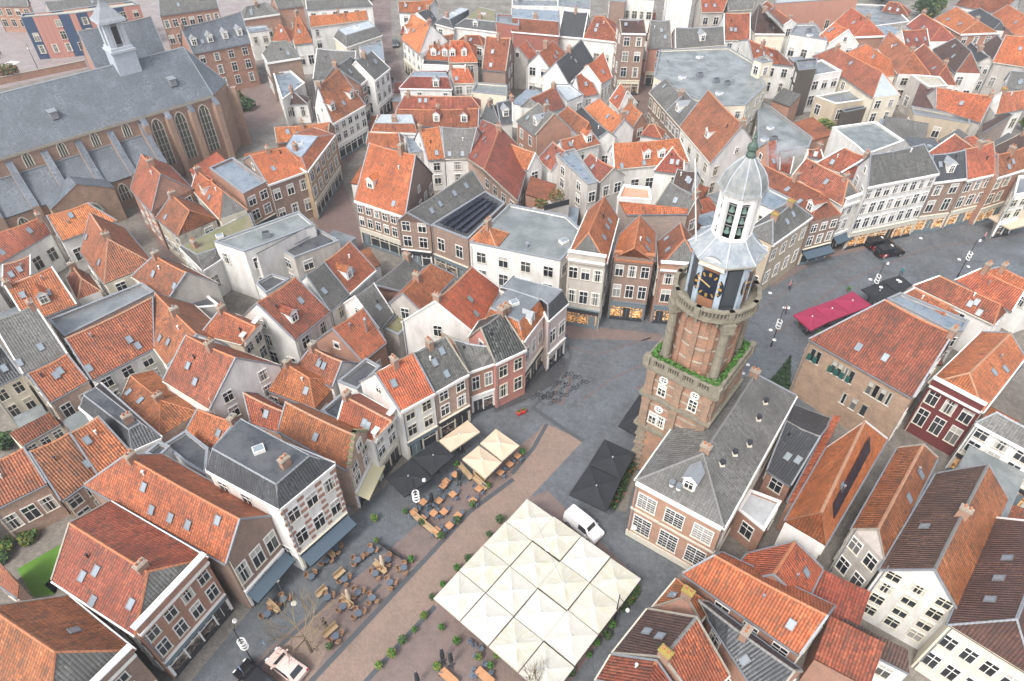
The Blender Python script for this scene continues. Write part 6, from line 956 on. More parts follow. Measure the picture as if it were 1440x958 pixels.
STABLES=[[-7.91,46.57],[-6.73,45.39],[-10.0,44.36],[-8.26,44.56],[-8.71,42.91],[-5.98,42.62],[-6.84,41.34],[-8.21,40.79],[-4.42,44.56],[-7.57,43.1],[-10.87,43.1],[-9.88,42.24],[-1.37,48.44],[-0.28,49.62],[0.64,50.87],[-6.64,48.13],[-7.62,47.18],[-3.8,46.16]]
LTABLES=[[-5.84,25.41],[-2.52,25.48]]
GCHAIRS=[[-4.04,28.8],[-3.59,28.43],[-2.9,28.11],[-3.55,27.48],[-3.57,26.14],[-1.92,25.88],[-3.4,25.61],[-6.63,25.98],[-2.49,26.67],[-3.71,25.61]]
SCREENS=[([-18.24,35.26],[-17.43,36.25],'plank'),([-19.66,33.35],[-18.89,34.3],'plank'),([-14.49,37.08],[-13.09,35.91],'plank'),([-17.27,33.27],[-15.86,32.19],'plank'),([-18.16,29.22],[-17.06,30.4],'plank'),([-24.51,32.81],[-23.13,31.74],'plank'),([-19.92,38.71],[-18.78,37.68],'plank'),([-6.24,49.61],[-4.75,47.69],'plank'),([-4.68,48.22],[-2.97,46.24],'plank'),([-11.19,43.08],[-9.55,41.56],'plank'),([-9.55,41.56],[-7.97,40.18],'plank'),([-4.45,48.96],[-3.18,47.48],'plank')]
FENCES=[([-14.36,39.41],[-10.85,37.08])]
POTS=[('potted shrub in the row along the right side of the brick walkway',[[-8.68,31.29],[-9.48,29.89],[-10.5,28.82],[-11.4,27.57],[-12.43,26.48]]),('potted shrub among the round rattan tables',[[-17.4,28.26],[-10.57,37.34],[-21.22,37.08],[-14.63,39.68]]),('potted shrub on the brick dining area beside the cream parasols',[[-6.86,30.11],[-5.3,28.72],[-6.97,26.36],[-3.15,27.29],[-2.01,26.52],[-1.4,27.45]]),('small planter at the edge of the orange tables',[[-4.43,44.14],[-6.06,42.03],[-9.91,41.84],[-7.65,40.18],[-2.81,46.65],[1.28,51.49],[-15.23,42.31],[-11.96,43.27],[-6.6,49.72]]),('dark planter along the lane side of the cream parasols',[[12.75,34.18],[12.28,33.42],[11.65,32.66],[9.78,30.3],[9.15,29.25],[8.05,28.56],[7.28,27.47],[5.47,25.76]]),('green planter beside the red parasols',[[42.12,75.27],[52.12,83.3],[43.96,72.63]]),('planter at the parasol block edge near the walkway',[[-1.32,42.11],[-2.47,40.33],[-4.66,37.47],[-5.72,36.35],[-7.08,34.57],[-8.06,33.23]])]
REDPOTS=[[0.88,57.96],[1.5,58.26]]
HEDGES=[([[11.13,43.72],[12.27,45.86],[13.64,48.61],[14.79,50.96]],0.9),([[11.04,32.11],[12.72,33.99]],0.7)]
BIKES=[[3.51,60.48],[4.0,61.05],[4.71,61.27],[4.91,60.64],[5.31,61.75],[5.81,62.33],[6.42,62.72],[6.8,63.22],[7.3,63.55],[7.71,64.38],[8.21,64.71],[8.69,64.71]]
CARS={'pink': [-21.02,26.44],'black': [-23.64,25.31],'van': [7.82,41.35],'taxi1': [61.62,95.38],'taxi2': [62.31,93.02],'street': [-31.48,190.43],'pd': [[-22.01,27.06],[-19.94,25.76]],'vd': [[6.35,42.79],[9.39,39.77]],'td': [[60.52,92.47],[64.14,93.39]],'sd': [[-32.62,199.54],[-31.06,187.09]]}
LAMPS=[([-10.33,42.79],0.3),([-24.33,26.9],1.9),([36.71,70.83],0.6),([54.34,81.04],0.6),([70.87,86.94],0.6)]
ARMLAMPS=[[9.99,30.66],[-120.14,174.05]]
SIGNS=[[-24.67,25.58],[-23.15,27.91]]
PEOPLE=[('person in a maroon coat walking past the left lamp post of the main street',[40.79,77.9],0.5,'pm'),('person in a teal jacket crossing the main street near the taxis',[62.01,87.45],2.0,'pt'),('person in a pink top by the terrace of the sandstone building',[43.08,83.78],1.0,'pp'),('person in dark clothes in the shopping street near the parked car',[-28.97,164.58],0.2,'pk_'),('person in dark clothes by the green door of the tall brick house',[28.69,151.07],0.2,'pk_'),('person walking on the square behind the church',[-133.72,182.19],0.2,'pk_'),('person standing in the doorway of the awninged shop',[43.33,84.2],1,'pk_'),('person with a bicycle near the beige parasol of the main street',[80.19,97.28],1,'pp'),('second person standing behind the church near the zebra crossing',[-133.26,180.68],1,'pp')]
FIR=[35.76,63.25]
TREE1=[-19.17,27.98]
TREE2=[1.79,22.74]
HANG=[[37.08,71.52],[36.05,74.78],[33.97,67.01],[33.89,65.07],[51.25,77.88],[52.05,76.07],[55.14,77.71],[55.31,77.38],[66.3,82.72],[66.79,80.95],[63.08,88.31],[29.32,60.49],[28.33,59.0],[12.15,37.44],[3.44,35.09]]
GLOBES=[[12.45,36.6],[-23.55,34.14],[-20.58,37.34],[-21.23,31.74]]
TREES=[([-60.41,149.29],2.2,'leaf','low green bush growing at the choir end of the church'),([-63.74,155.11],1.6,'leafr','autumn coloured bush beside the church choir'),([-123.1,166.88],3.0,'leafr','orange autumn shrub on the bank behind the church'),([6.62,112.03],0,'',''),([65.47,136.86],2.6,'leafy','yellowish tree in the court behind the large flat roof'),([120.92,213.35],5,'leaf','green tree between red roofs at the top right'),([124.07,213.35],4,'leafy','yellow green tree between red roofs at the top right'),([115.31,228.27],6,'leaf','tree at the far top right edge'),([37.59,211.43],4,'leafy','shrubbery at the foot of the white gallery flats'),([33.41,211.43],4,'leaf','green shrubbery below the white gallery flats'),([-62.4,229.71],4,'leafd','dark tree at the head of the shopping street'),([-53.82,38.93],1.0,'leafy','yellow flowering hedge shrub above the lawn,left half'),([-52.08,40.0],1.0,'leafy','yellow flowering hedge shrub above the lawn,right half'),([-53.78,37.47],0.8,'leafd','dark green shrub at the left edge above the lawn'),([-61.54,52.58],1.6,'leafd','rounded dark bush at the left edge beside the low red lean to'),([110.05,138.54],2,'leafy','light green bush at the right edge')]
ROOFGARDEN=[[[2.94,97.59],[8.78,102.41],[9.48,98.98],[5.26,97.04]]]
LOWWALL=[[-141.4,151.07],[-108.09,175.18]]
CROSS=[[-128.11,172.82],[-126.93,178.2]]
STEAM=[44.52,101.76,14.0]
CH_LANT=([-63.86,116.5,23.0],)
NAVE={'k': 'r', 'l': 'brick gothic church nave with blue slate roof, buttresses and white lantern', 'e': [[-110.74, 83.03], [-59.23, 124.46]], 'f': [[-113.34, 92.5], [-66.35, 133.32]], 'r': [[-109.78, 88.07], [-62.05, 132.5]], 'h': 13, 'hr': 19.75, 'ends': 'gh', 'roof': 'bl', 'roof2': 'bl', 'hip': 'bl', 'wall': 'bk'}

# ------------------------------------------------------------------ ground
rnd=random.Random(7)
g=MB(); g.face([(-700,-200,0),(700,-200,0),(700,1100,0),(-700,1100,0)]); struct(g.build('ground',['yard']))
for nm,m,lv,pts in GROUND:
    g=MB(); p=pts if area(pts)>0 else pts[::-1]
    bm=bmesh.new(); f=bm.faces.new([bm.verts.new((x,y,.004*lv)) for x,y in p]); bmesh.ops.triangulate(bm,faces=[f])
    me=bpy.data.meshes.new(nm); bm.to_mesh(me); bm.free(); me.materials.append(MATS[m]); o=put(nm,me); struct(o)
    if nm in('lawn','hedge_strip'): o['kind']='structure'
def strip(pts,wd,z,name,m):
    g=MB(); P=[Vector((*p,z)) for p in pts]
    L=[];Rr=[]
    for i,p in enumerate(P):
        d=((P[min(i+1,len(P)-1)]-P[max(i-1,0)])).normalized(); nn=Vector((-d.y,d.x,0))*wd/2; L.append(p+nn); Rr.append(p-nn)
    for i in range(len(P)-1): g.face([Rr[i],Rr[i+1],L[i+1],L[i]])
    struct(g.build(name,[m]))
for i,(pts,wd) in enumerate(KERBS): strip(pts,wd,.024+.004*(i%4),'drain_strip','kerb')

# small outbuildings that fill the courtyards behind the houses
STREETS=[p for nm,m_,lv,p in GROUND if nm!='lawn']
def free(q):
    for x,y in q:
        for p,h in FOOT:
            if inpoly(x,y,p): return False
        for p in STREETS:
            if inpoly(x,y,p): return False
    for p,h in FOOT:
        for v in p:
            if inpoly(v[0],v[1],q[:4]): return False
    return True
fr=random.Random(21); nshed=0
SH=['fd','fg','fb','or','rd','gy','fn','ob']
CHX=[Vector(p) for p in (NAVE['e'][0],NAVE['e'][1])]
for tr in range(5200):
    x,y=fr.uniform(-95,105),fr.uniform(22,200)
    d=(CHX[1]-CHX[0]); side=(x-CHX[0].x)*d.y-(y-CHX[0].y)*d.x
    if side<d.length*11 and x<-40: continue
    if abs(x)>y*.62+38: continue
    k=min(range(len(FOOT)),key=lambda i:(FOOT[i][0][0][0]-x)**2+(FOOT[i][0][0][1]-y)**2); p=FOOT[k][0]; rz=math.atan2(p[1][1]-p[0][1],p[1][0]-p[0][0])
    for wd,dp in ((8,5.5),(6,4.5),(4.4,3.4),(3,2.6)):
        c,s_=math.cos(rz),math.sin(rz); pts=[(a*wd/2,b*dp/2) for a,b in ((-1,-1),(1,-1),(1,1),(-1,1),(0,-1),(1,0),(0,1),(-1,0),(.5,-1),(-.5,1),(0,0))]
        q=[(x+a*c-b*s_,y+a*s_+b*c) for a,b in pts]
        if free(q): break
    else: continue
    hh=fr.choice([2.8,3.2,4.2,5.2]) if wd>4 else 2.7
    FOOT.append((q[:4],hh)); nshed+=1
    root=thing('outbuilding','low outbuilding filling a courtyard gap between the taller houses','shed',(x,y,0),rz,'low courtyard outbuildings')
    mt=fr.choice(SH); wl=fr.choice(['w','w','bk','gp','bk','cr'])
    P=[(a*wd/2,b*dp/2) for a,b in ((-1,-1),(1,-1),(1,1),(-1,1))]
    if mt[0]=='f':
        w=MB(); w.prism(P,0,hh); w.build('wall',[wl],root); w=MB(); w.prism(inset(P,-.12),hh,hh+.14,1,0); w.build('roof',[mt,'lead'],root)
        if wd>4: w=MB(); w.box((fr.uniform(-1,1),fr.uniform(-.6,.6),hh+.3),(.9,.9,.35)); w.build('roof_hatch',['skyl'],root)
    else:
        rs=fr.choice([1.2,1.8]); w=MB(); a=[(*P[0],hh),(*P[1],hh),(P[2][0],P[2][1],hh+rs),(P[3][0],P[3][1],hh+rs)]
        for i in range(4): u,v=a[i],a[(i+1)%4]; w.face([(u[0],u[1],0),(v[0],v[1],0),v,u])
        w.build('wall',[wl],root); w=MB(); z=Vector((0,0,.1)); slope(w,Vector(a[0])+z-Vector((.1,.15,0)),Vector(a[1])+z+Vector((.1,-.15,0)),Vector(a[2])+z+Vector((.1,0,0)),Vector(a[3])+z-Vector((.1,0,0)),max(1,int(wd/1.4)),3,0,.05,nshed); w.build('roof',[mt],root)
    if nshed>=95: break
for i,(pts,wd) in enumerate(BANDS): strip(pts,wd*.55,.012+.004*(i%3),'paving_band','brk3')
# ------------------------------------------------------------------ church
def church():
    H=NAVE; h,hr=H['h'],H['hr']; e1,e2=[Vector(p) for p in H['e']]; r1,r2=[Vector(p) for p in H['r']]
    u=(r2-r1).normalized(); n=Vector((-u.y,u.x))     # u towards the choir, n away from the town side
    D=abs((e2-r2).dot(n)); t0=-75.0
    o=r2
    root=thing('church','brick gothic church with blue slate roof, buttresses and a white lantern','church',(o.x,o.y,0))
    W=lambda a,b,z: Vector((u.x*a+n.x*b,u.y*a+n.y*b,z))   # a along nave from the ridge end, b across (negative = town side)
    apse=[(0,-D),(4.6,-D*.5),(4.6,D*.5),(0,D)]
    w=MB(); loop=[(t0,-D)]+apse+[(t0,D)]
    for i in range(len(loop)-1):
        a,b=loop[i],loop[i+1]; w.face([W(*a,0),W(*b,0),W(*b,h),W(*a,h)])
    w.build('wall',['chw'],root)
    m=MB(); nb=18; k=1.04
    slope(m,W(t0,-D*k,h),W(0,-D*k,h),W(0,0,hr),W(t0,0,hr),nb,3,0,.02,1); slope(m,W(0,D*k,h),W(t0,D*k,h),W(t0,0,hr),W(0,0,hr),nb,3,0,.02,2)
    for i in range(3):
        a,b=apse[i],apse[i+1]; A,B=W(a[0]*k,a[1]*k,h),W(b[0]*k,b[1]*k,h); m.face([A,B,W(0,0,hr)])
    m.build('roof',['bl'],root)
    c=MB(); capline(c,W(t0,0,hr+.02),W(0,0,hr+.02),.18)
    for a in apse: capline(c,W(0,0,hr),W(a[0]*k,a[1]*k,h),.12)
    c.build('ridge_cap',['lead'],root)
    g=MB(); mid=(W(t0,-D-.15,h-.25)+W(0,-D-.15,h-.25))/2; rz=math.atan2(u.y,u.x); g.box(mid,(-t0,.35,.5),rz); g.build('cornice',['stone'],root)
    def gothic(parent,M,wd,ht):
        f=MB(); N_=7; pts=[(-wd/2,0)]
        for i in range(N_+1):
            t=i/N_; a=PI*.5*t; pts.append((-wd/2*math.cos(a)**1.2 if i<N_ else 0, ht-wd*.9+wd*.9*math.sin(a)))
        pts+=[(-x,z) for x,z in pts[-2::-1]]
        f.face([(x,-.03,z) for x,z in pts][::-1] if False else [(x,-.03,z) for x,z in pts[::-1]])
        fr=MB()
        for p,q in zip(pts,pts[1:]): fr.tube((p[0],-.05,p[1]),(q[0],-.05,q[1]),.13,.13,4)
        for x in ((-wd/6,wd/6) if wd>1.2 else (0,)): fr.box((x,-.06,(ht-wd*.3)/2),(.1,.1,ht-wd*.3))
        for z in range(1,int(ht/1.4)): fr.box((0,-.055,z*1.4),(wd,.07,.06))
        w_=fr.build('window',['stonew'],parent); w_.matrix_local=M; f.build('pane',['gothglass'],w_)
    MATS['gothglass']=simple('gothglass',(.1,.115,.09),.25,var=.6)
    FR=lambda a,b,z: frame(W(a,b,0).x,W(a,b,0).y,z,u.x,u.y)
    # aisle
    aw=5.2; ah=5.6; at_=9.6; a0,a1=t0,-14
    w=MB(); w.face([W(a0,-D-aw,0),W(a1,-D-aw,0),W(a1,-D-aw,ah),W(a0,-D-aw,ah)]); w.face([W(a1,-D-aw,0),W(a1,-D+.1,0),W(a1,-D+.1,at_),W(a1,-D-aw,ah)])
    w.build('aisle_wall',['chw'],root)
    m=MB(); slope(m,W(a0,-D-aw-.2,ah),W(a1,-D-aw-.2,ah),W(a1,-D-.05,at_),W(a0,-D-.05,at_),16,2,0,.02,3); m.build('aisle_roof',['bl'],root)
    nbay=9; bay=(a1-a0)/nbay
    c=MB(); c.box((W(a0,-D-.1,at_+.05)+W(a1,-D-.1,at_+.05))/2,(a1-a0,.3,.2),rz); c.build('flashing',['lead'],root)
    b5=5.4
    a=a1; i=0
    while a>t0+1:
        # buttress with slate weathering running from the eave down over the aisle
        b=MB(); th=.55; P=[(-D,h-1.0),(-D-aw*.62,at_-1.6),(-D-aw-.6,ah+.4),(-D-aw-.6,0),(-D,0)]
        for s in (-1,1):
            f=[W(a+s*th,y,z) for y,z in P]; b.face(f if s>0 else f[::-1])
        for (y0,z0),(y1,z1),mi in ((P[0],P[1],1),(P[1],P[2],1),(P[2],P[3],0)):
            b.face([W(a-th,y0,z0),W(a+th,y0,z0),W(a+th,y1,z1),W(a-th,y1,z1)][::-1],mi)
        b.build('buttress',['chw','bl'],root)
        gothic(root,FR(a-b5/2,-D,at_+.5),1.3,2.6); gothic(root,FR(a-b5/2,-D-aw,1.6),1.7,3.2)
        a-=b5; i+=1
    for a in (-11.5,-7.2,-2.6): gothic(root,FR(a,-D,2.6),2.0,9.2)
    for a in (-13.6,-9.3,-5.0,-.2):
        b=MB(); b.box(W(a,-D-.8,(h-1.4)/2),(1.0,1.7,h-1.4),rz); P=[W(a-.5,-D-1.65,h-1.4),W(a+.5,-D-1.65,h-1.4),W(a+.5,-D,h-.2),W(a-.5,-D,h-.2)]; b.face(P,1); b.build('buttress',['chw','bl'],root)
    for s in range(1,3):
        ax=apse[s]; b=MB(); dv=Vector((ax[0],ax[1]*1.0)).normalized(); p=W(ax[0]+dv.x*.7,ax[1]+dv.y*.7,(h-1)/2); d=W(dv.x,dv.y,0); b.box(p,(1.8,1.0,h-1),math.atan2(d.y,d.x)); b.build('buttress',['chw'],root)
    # little dormer hatches on the slate
    for a in (-5.5,-26):
        q=W(a,-D*.62,h+(hr-h)*.38); b=MB(); b.box(q+Vector((0,0,.5)),(1.1,1.4,1.2),rz); b.box(q+Vector((0,0,1.15)),(1.4,1.7,.14),rz,1); b.build('dormer',['lead','lead'],root)
    # portal
    pa=-29.0; pd=3.6; pw=10; ph=6.2
    b=MB(); b.box(W(pa,-D-aw-pd/2,ph/2),(pw,pd,ph),rz)
    for s in (-1,1): b.face([W(pa-pw/2,-D-aw-pd/2+s*pd/2,ph),W(pa+pw/2,-D-aw-pd/2+s*pd/2,ph),W(pa,-D-aw-pd/2+s*pd/2,ph+2.6)] if s<0 else [W(pa+pw/2,-D-aw,ph),W(pa-pw/2,-D-aw,ph),W(pa,-D-aw,ph+2.6)])
    for s in (-1,1): b.face([W(pa+s*(pw/2+.2),-D-aw-pd-.2,ph),W(pa+s*(pw/2+.2),-D-aw,ph),W(pa,-D-aw,ph+2.7),W(pa,-D-aw-pd-.2,ph+2.7)],1)
    o2=b.build('portal',['ol','bl'],root)
    d=MB(); N_=12; d.face([W(pa+1.9*math.cos(PI*i/N_),-D-aw-pd-.06,3.0+1.9*math.sin(PI*i/N_)) for i in range(N_+1)]+[W(pa-1.9,-D-aw-pd-.06,.1),W(pa+1.9,-D-aw-pd-.06,.1)]); d.build('door',['green'],root)
    d=MB()
    for i in range(N_):
        t0_,t1_=PI*i/N_,PI*(i+1)/N_; d.tube(W(pa+2.1*math.cos(t0_),-D-aw-pd-.1,3.0+2.1*math.sin(t0_)),W(pa+2.1*math.cos(t1_),-D-aw-pd-.1,3.0+2.1*math.sin(t1_)),.28,.28,6)
    d.build('door_arch',['stone'],root)
    # lantern on the ridge
    L=W(-11.0,0,0); z=hr-2.2; s=MB()
    M4=lambda zz: Matrix.Translation((L.x,L.y,zz))@Matrix.Rotation(rz,4,'Z')
    s.box(None,(3.9,3.9,4.4),M=M4(z+2.2)); s.build('lantern_base',['offw_l'],root)
    z+=4.4; s=MB(); s.box(None,(4.3,4.3,.4),M=M4(z+.2)); s.box(None,(3.8,3.8,.5),M=M4(z+.6)); s.build('cornice',['white_l'],root)
    s=MB(); zb=z+.85; hh=4.1
    for sx in (-1,1):
        for sy in (-1,1): s.box(None,(.75,.75,hh),M=M4(zb+hh/2)@Matrix.Translation((sx*1.3,sy*1.3,0)))
        for q in (-.85,.85):
            s.box(None,(.3,.3,hh),M=M4(zb+hh/2)@Matrix.Translation((sx*1.52,q*.85,0))); s.box(None,(.3,.3,hh),M=M4(zb+hh/2)@Matrix.Translation((q*.85,sx*1.52,0)))
    s.build('lantern_columns',['white_l'],root)
    s=MB(); s.box(None,(2.3,2.3,hh),M=M4(zb+hh/2)); s.build('belfry_core',['lead'],root)
    for dx,dy in ((-0,-1.18),(1.18,0)):
        s=MB(); s.box(None,(.9 if dx==0 else .06,.06 if dx==0 else .9,hh*.7),M=M4(zb+hh*.45)@Matrix.Translation((dx,dy,0))); s.build('louvre',['dark'],root)
    zt=zb+hh; s=MB(); s.box(None,(4.5,4.5,.45),M=M4(zt+.22)); s.build('cornice',['white_l'],root)
    s=MB(); s.lathe([(3.1,zt+.45),(2.6,zt+.8),(1.8,zt+1.7),(1.1,zt+2.3),(.7,zt+3.0),(.6,zt+3.6)],4,(L.x,L.y,0),rot=rz+PI/4); s.lathe([(.6,zt+3.6),(.35,zt+4.2),(.22,zt+5.2),(.05,zt+8.2),(0,zt+8.3)],8,(L.x,L.y,0)); s.build('spire',['lead'],root)
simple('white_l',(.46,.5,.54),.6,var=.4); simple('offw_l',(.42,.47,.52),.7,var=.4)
church()

# ------------------------------------------------------------------ clock tower
def tower():
    root=thing('clock_tower','tall brick clock tower with black clock faces, white lantern and slate dome','tower',(19.35,50.9,0),R(-37.7))
    A,B=3.6,3.8
    def band(mb,z,d,hh,mi=0): mb.box((0,0,z),(2*A+d,2*B+d,hh),mi=mi)
    w=MB(); w.box((0,0,8.3),(2*A,2*B,16.6)); w.build('shaft',['tw'],root)
    s=MB()
    for z,d,hh in ((7.9,.9,.35),(7.6,.5,.4),(12.8,.9,.35),(12.5,.5,.4),(16.5,.7,.3),(16.85,1.0,.35)): band(s,z,d,hh)
    s.build('cornice',['tstone'],root)
    s=MB()
    for z0,z1 in ((8.1,12.3),(13,16.35)):
        for x in (-A+.45,0,A-.45): s.box((x,-B-.1,(z0+z1)/2),(.8,.5,z1-z0)); s.box((x,-B-.11,z0+.2),(1.0,.6,.4)); s.box((x,-B-.11,z1-.25),(1.0,.6,.4))
        for y in (-B+.45,0,B-.45): s.box((A+.06,y,(z0+z1)/2),(.3,.75,z1-z0))
        for y in (-B+.45,0,B-.45): s.box((-A-.06,y,(z0+z1)/2),(.3,.75,z1-z0))
    s.build('pilaster',['twp'],root)
    s=MB()
    for z in (9.1,10.3,11.5,13.9,15.1): s.box((0,-B-.02,z),(2*A+.03,.1,.22)); s.box((A+.0,0,z),(.1,2*B+.02,.22)); s.box((-A,0,z),(.1,2*B+.02,.22))
    s.build('stone_band',['stoneb'],root)
    s=MB()
    for z in [x*.8+.4 for x in range(9)]:
        for sx in (-1,1): s.box((sx*(A-.5),-B-.05,z),(1.3 if int(z/.8)%2 else 1.0,.3,.36))
    s.build('quoin',['tstone'],root)
    # entrance arch
    d=MB(); N_=10; d.face([(.9+1.2*math.cos(PI*i/N_),-B-.03,4.2+1.2*math.sin(PI*i/N_)) for i in range(N_+1)]+[(-.3,-B-.03,.1),(2.1,-B-.03,.1)]); d.build('archway',['dark'],root)
    s=MB()
    for i in range(N_):
        t,t1=PI*i/N_,PI*(i+1)/N_; s.tube((.9+1.4*math.cos(t),-B-.1,4.2+1.4*math.sin(t)),(.9+1.4*math.cos(t1),-B-.1,4.2+1.4*math.sin(t1)),.2,.2,6)
    s.box((-.5,-B-.1,2.1),(.4,.3,4.2)); s.box((2.3,-B-.1,2.1),(.4,.3,4.2)); s.build('arch_surround',['tstone'],root)
    F=lambda x,z: Matrix.Translation((x,-B-.02,z))
    for x in (-1.75,1.75): put_window(root,F(x,13.35),.8,1.5,'s')
    for x in (-2.15,-1.15): put_window(root,F(x,8.7),.75,1.6,'s')
    for x,z in ((-1.75,15.6),(1.75,15.6),(-1.65,11.2)):
        s=MB(); s.ring(None,.42,.1,M=Matrix.Translation((x,-B-.06,z))@Matrix.Rotation(PI/2,4,'X'),n=14); s.box((x,-B-.06,z),(.06,.08,.8)); s.box((x,-B-.06,z),(.8,.08,.06)); o=s.build('round_window',['white'],root)
        s=MB(); s.face([(x+.4*math.cos(-2*PI*i/14),-B-.03,z+.4*math.sin(2*PI*i/14)) for i in range(14)][::-1]); s.build('pane',['glass'],o)
    # square balustrade with hedge
    s=MB(); bz=17.05
    for y in (-B-.25,B+.25):
        s.box((0,y,bz+.95),(2*A+.9,.34,.16)); s.box((0,y,bz+.06),(2*A+.9,.34,.12))
        for k in range(-13,14): 
            if abs(k)%6!=0: s.tube((k*.27,y,bz+.1),(k*.27,y,bz+.9),.08,.08,5,cap=False)
            else: s.box((k*.27,y,bz+.5),(.42,.36,.84))
    for x in (-A-.25,A+.25):
        s.box((x,0,bz+.951),(.34,2*B+.16,.16)); s.box((x,0,bz+.061),(.34,2*B+.16,.12))
        for k in range(-13,14): 
            if abs(k)%6!=0: s.tube((x,k*.27,bz+.1),(x,k*.27,bz+.9),.08,.08,5,cap=False)
            else: s.box((x,k*.27,bz+.5),(.36,.42,.84))
    for sx in (-1,1):
        for sy in (-1,1): s.box((sx*(A+.25),sy*(B+.25),bz+.55),(.7,.7,1.2))
    s.build('balustrade',['tstone'],root)
    s=MB(); hr_=random.Random(3)
    for k in range(1500):
        t=hr_.uniform(-1,1); side=k%4; off=hr_.uniform(-.24,.24); z=18.0+hr_.uniform(-.15,.3)
        p=(t*(A+.1),-B+.12+off,z) if side==0 else (t*(A+.1),B-.12+off,z) if side==1 else (A-.12+off,t*B,z) if side==2 else (-A+.12+off,t*B,z)
        leaf(s,p,.16,hr_)
    s.build('hedge',['leafg','leaf'],root)
    # round drum with columns
    s=MB(); s.lathe([(3.05,16.9),(3.05,17.6),(2.95,17.7),(2.9,24.2),(3.1,24.4),(3.5,24.9)],24); s.build('drum',['tw'],root)
    s=MB()
    for z in (18.9,20.6,22.2): s.lathe([(2.97,z-.13),(3.03,z-.1),(3.03,z+.1),(2.97,z+.13)],24)
    s.build('stone_band',['stoneb'],root)
    s=MB()
    for k in range(12):
        t=2*PI*k/12; s.box((2.95*math.cos(t),2.95*math.sin(t),20.9),(.4,.55,6.6),t)
    s.build('pilaster',['tw'],root)
    for k in range(4):
        t=PI/4+k*PI/2; x,y=3.75*math.cos(t),3.75*math.sin(t); s=MB(); s.tube((x,y,17.0),(x,y,18.0),.68,.62,10); s.tube((x,y,18.0),(x,y,23.9),.48,.42,10); s.box((x,y,24.25),(1.1,1.1,.7),t); s.box((x*.97,y*.97,24.8),(1.3,1.2,.35),t); s.build('column',['tstone'],root)
    # upper gallery
    s=MB(); s.lathe([(2.9,24.5),(3.6,24.9),(4.1,25.05),(4.1,25.3),(2.6,25.3)],16,rot=PI/16); s.lathe([(4.05,26.15),(4.12,26.2),(4.12,26.4),(3.7,26.4),(3.7,26.15),(4.05,26.15)],16,rot=PI/16); s.lathe([(4.0,25.3),(4.0,25.45),(3.75,25.45)],16,rot=PI/16)
    for k in range(72):
        t=2*PI*k/72; x,y=3.87*math.cos(t),3.87*math.sin(t)
        if k%9: s.tube((x,y,25.4),(x,y,26.2),.085,.085,5,cap=False)
        else: s.box((x,y,25.85),(.45,.5,1.1),t)
    for k in range(24):
        t=2*PI*k/24; s.box((3.45*math.cos(t),3.45*math.sin(t),24.65),(.7,.22,.5),t)
    s.build('gallery',['tstone'],root)
    # clock drum
    r8=PI/8; rr=2.75
    s=MB(); s.lathe([(rr,25.3),(rr,30.4)],8,rot=r8); s.build('clock_drum',['slated'],root)
    s=MB()
    for k in range(8):
        t=r8+k*PI/4; s.box((rr*.985*math.cos(t),rr*.985*math.sin(t),27.9),(.36,.55,5.1),t)
    s.build('pilaster',['lblue'],root)
    for k in range(4):
        t=-PI/2+k*PI/2; ap=rr*math.cos(r8)
        Mx=Matrix.Rotation(t,4,'Z')@Matrix.Translation((ap+.06,0,28.1))@Matrix.Rotation(PI/2,4,'Y')@Matrix.Rotation(PI/2,4,'Z')
        c=MB(); n=28; c.face([Mx@Vector((1.42*math.cos(2*PI*i/n),1.42*math.sin(2*PI*i/n),.1)) for i in range(n)])
        for i in range(n): a,b=2*PI*i/n,2*PI*(i+1)/n; c.face([Mx@Vector((1.42*math.cos(a),1.42*math.sin(a),0)),Mx@Vector((1.42*math.cos(b),1.42*math.sin(b),0)),Mx@Vector((1.42*math.cos(b),1.42*math.sin(b),.1)),Mx@Vector((1.42*math.cos(a),1.42*math.sin(a),.1))])
        o=c.build('clock_face',['clockb'],root)
        c=MB()
        for i in range(12):
            a=PI/2-2*PI*i/12; c.box(None,(.38,.17 if i%3 else .24,.03),M=Mx@Matrix.Translation((1.12*math.cos(a),1.12*math.sin(a),.13))@Matrix.Rotation(a,4,'Z'))
        c.build('numerals',['gold'],o)
        c=MB()
        for a,l,wd in ((PI/2-2*PI*(9+49/60)/12,.75,.13),(PI/2-2*PI*49/60,1.15,.09)): c.box(None,(l+.25,wd,.03),M=Mx@Matrix.Rotation(a,4,'Z')@Matrix.Translation((l/2-.1,0,.17)))
        c.build('hands',['goldl'],o)
        c=MB(); c.box(None,(1.5,1.0,.08),M=Mx@Matrix.Translation((0,-2.0,.02))); c.box(None,(1.5,.5,.08),M=Mx@Matrix.Translation((0,1.72,.02))); c.build('panel',['brownp'],root)
        c=MB(); P=[Mx@Vector((1.25*math.cos(PI*i/10),2.0+1.15*math.sin(PI*i/10),.42)) for i in range(11)]; Q=[Mx@Vector((1.25*math.cos(PI*i/10),2.0+1.15*math.sin(PI*i/10),-.3)) for i in range(11)]
        c.face(P)
        for i in range(10): c.face([P[i+1],P[i],Q[i],Q[i+1]][::-1],1)
        c.build('pediment',['offw','lead'],root)
    for k in range(4):
        t=-PI/4+k*PI/2; ap=rr*math.cos(r8); c=MB(); c.box((math.cos(t)*(ap+.05),math.sin(t)*(ap+.05),28.0),(.1,1.25,4.0),t); c.build('louvre',['slated'],root)
    s=MB(); s.lathe([(rr,30.2),(3.15,30.35),(3.35,30.6),(3.35,30.85),(2.2,30.9)],8,rot=r8); s.build('cornice',['offw'],root)
    s=MB(); s.lathe([(3.5,30.8),(3.0,31.15),(2.3,31.75),(1.75,32.4)],8,rot=r8); s.build('skirt_roof',['slateb'],root)
    s=MB()
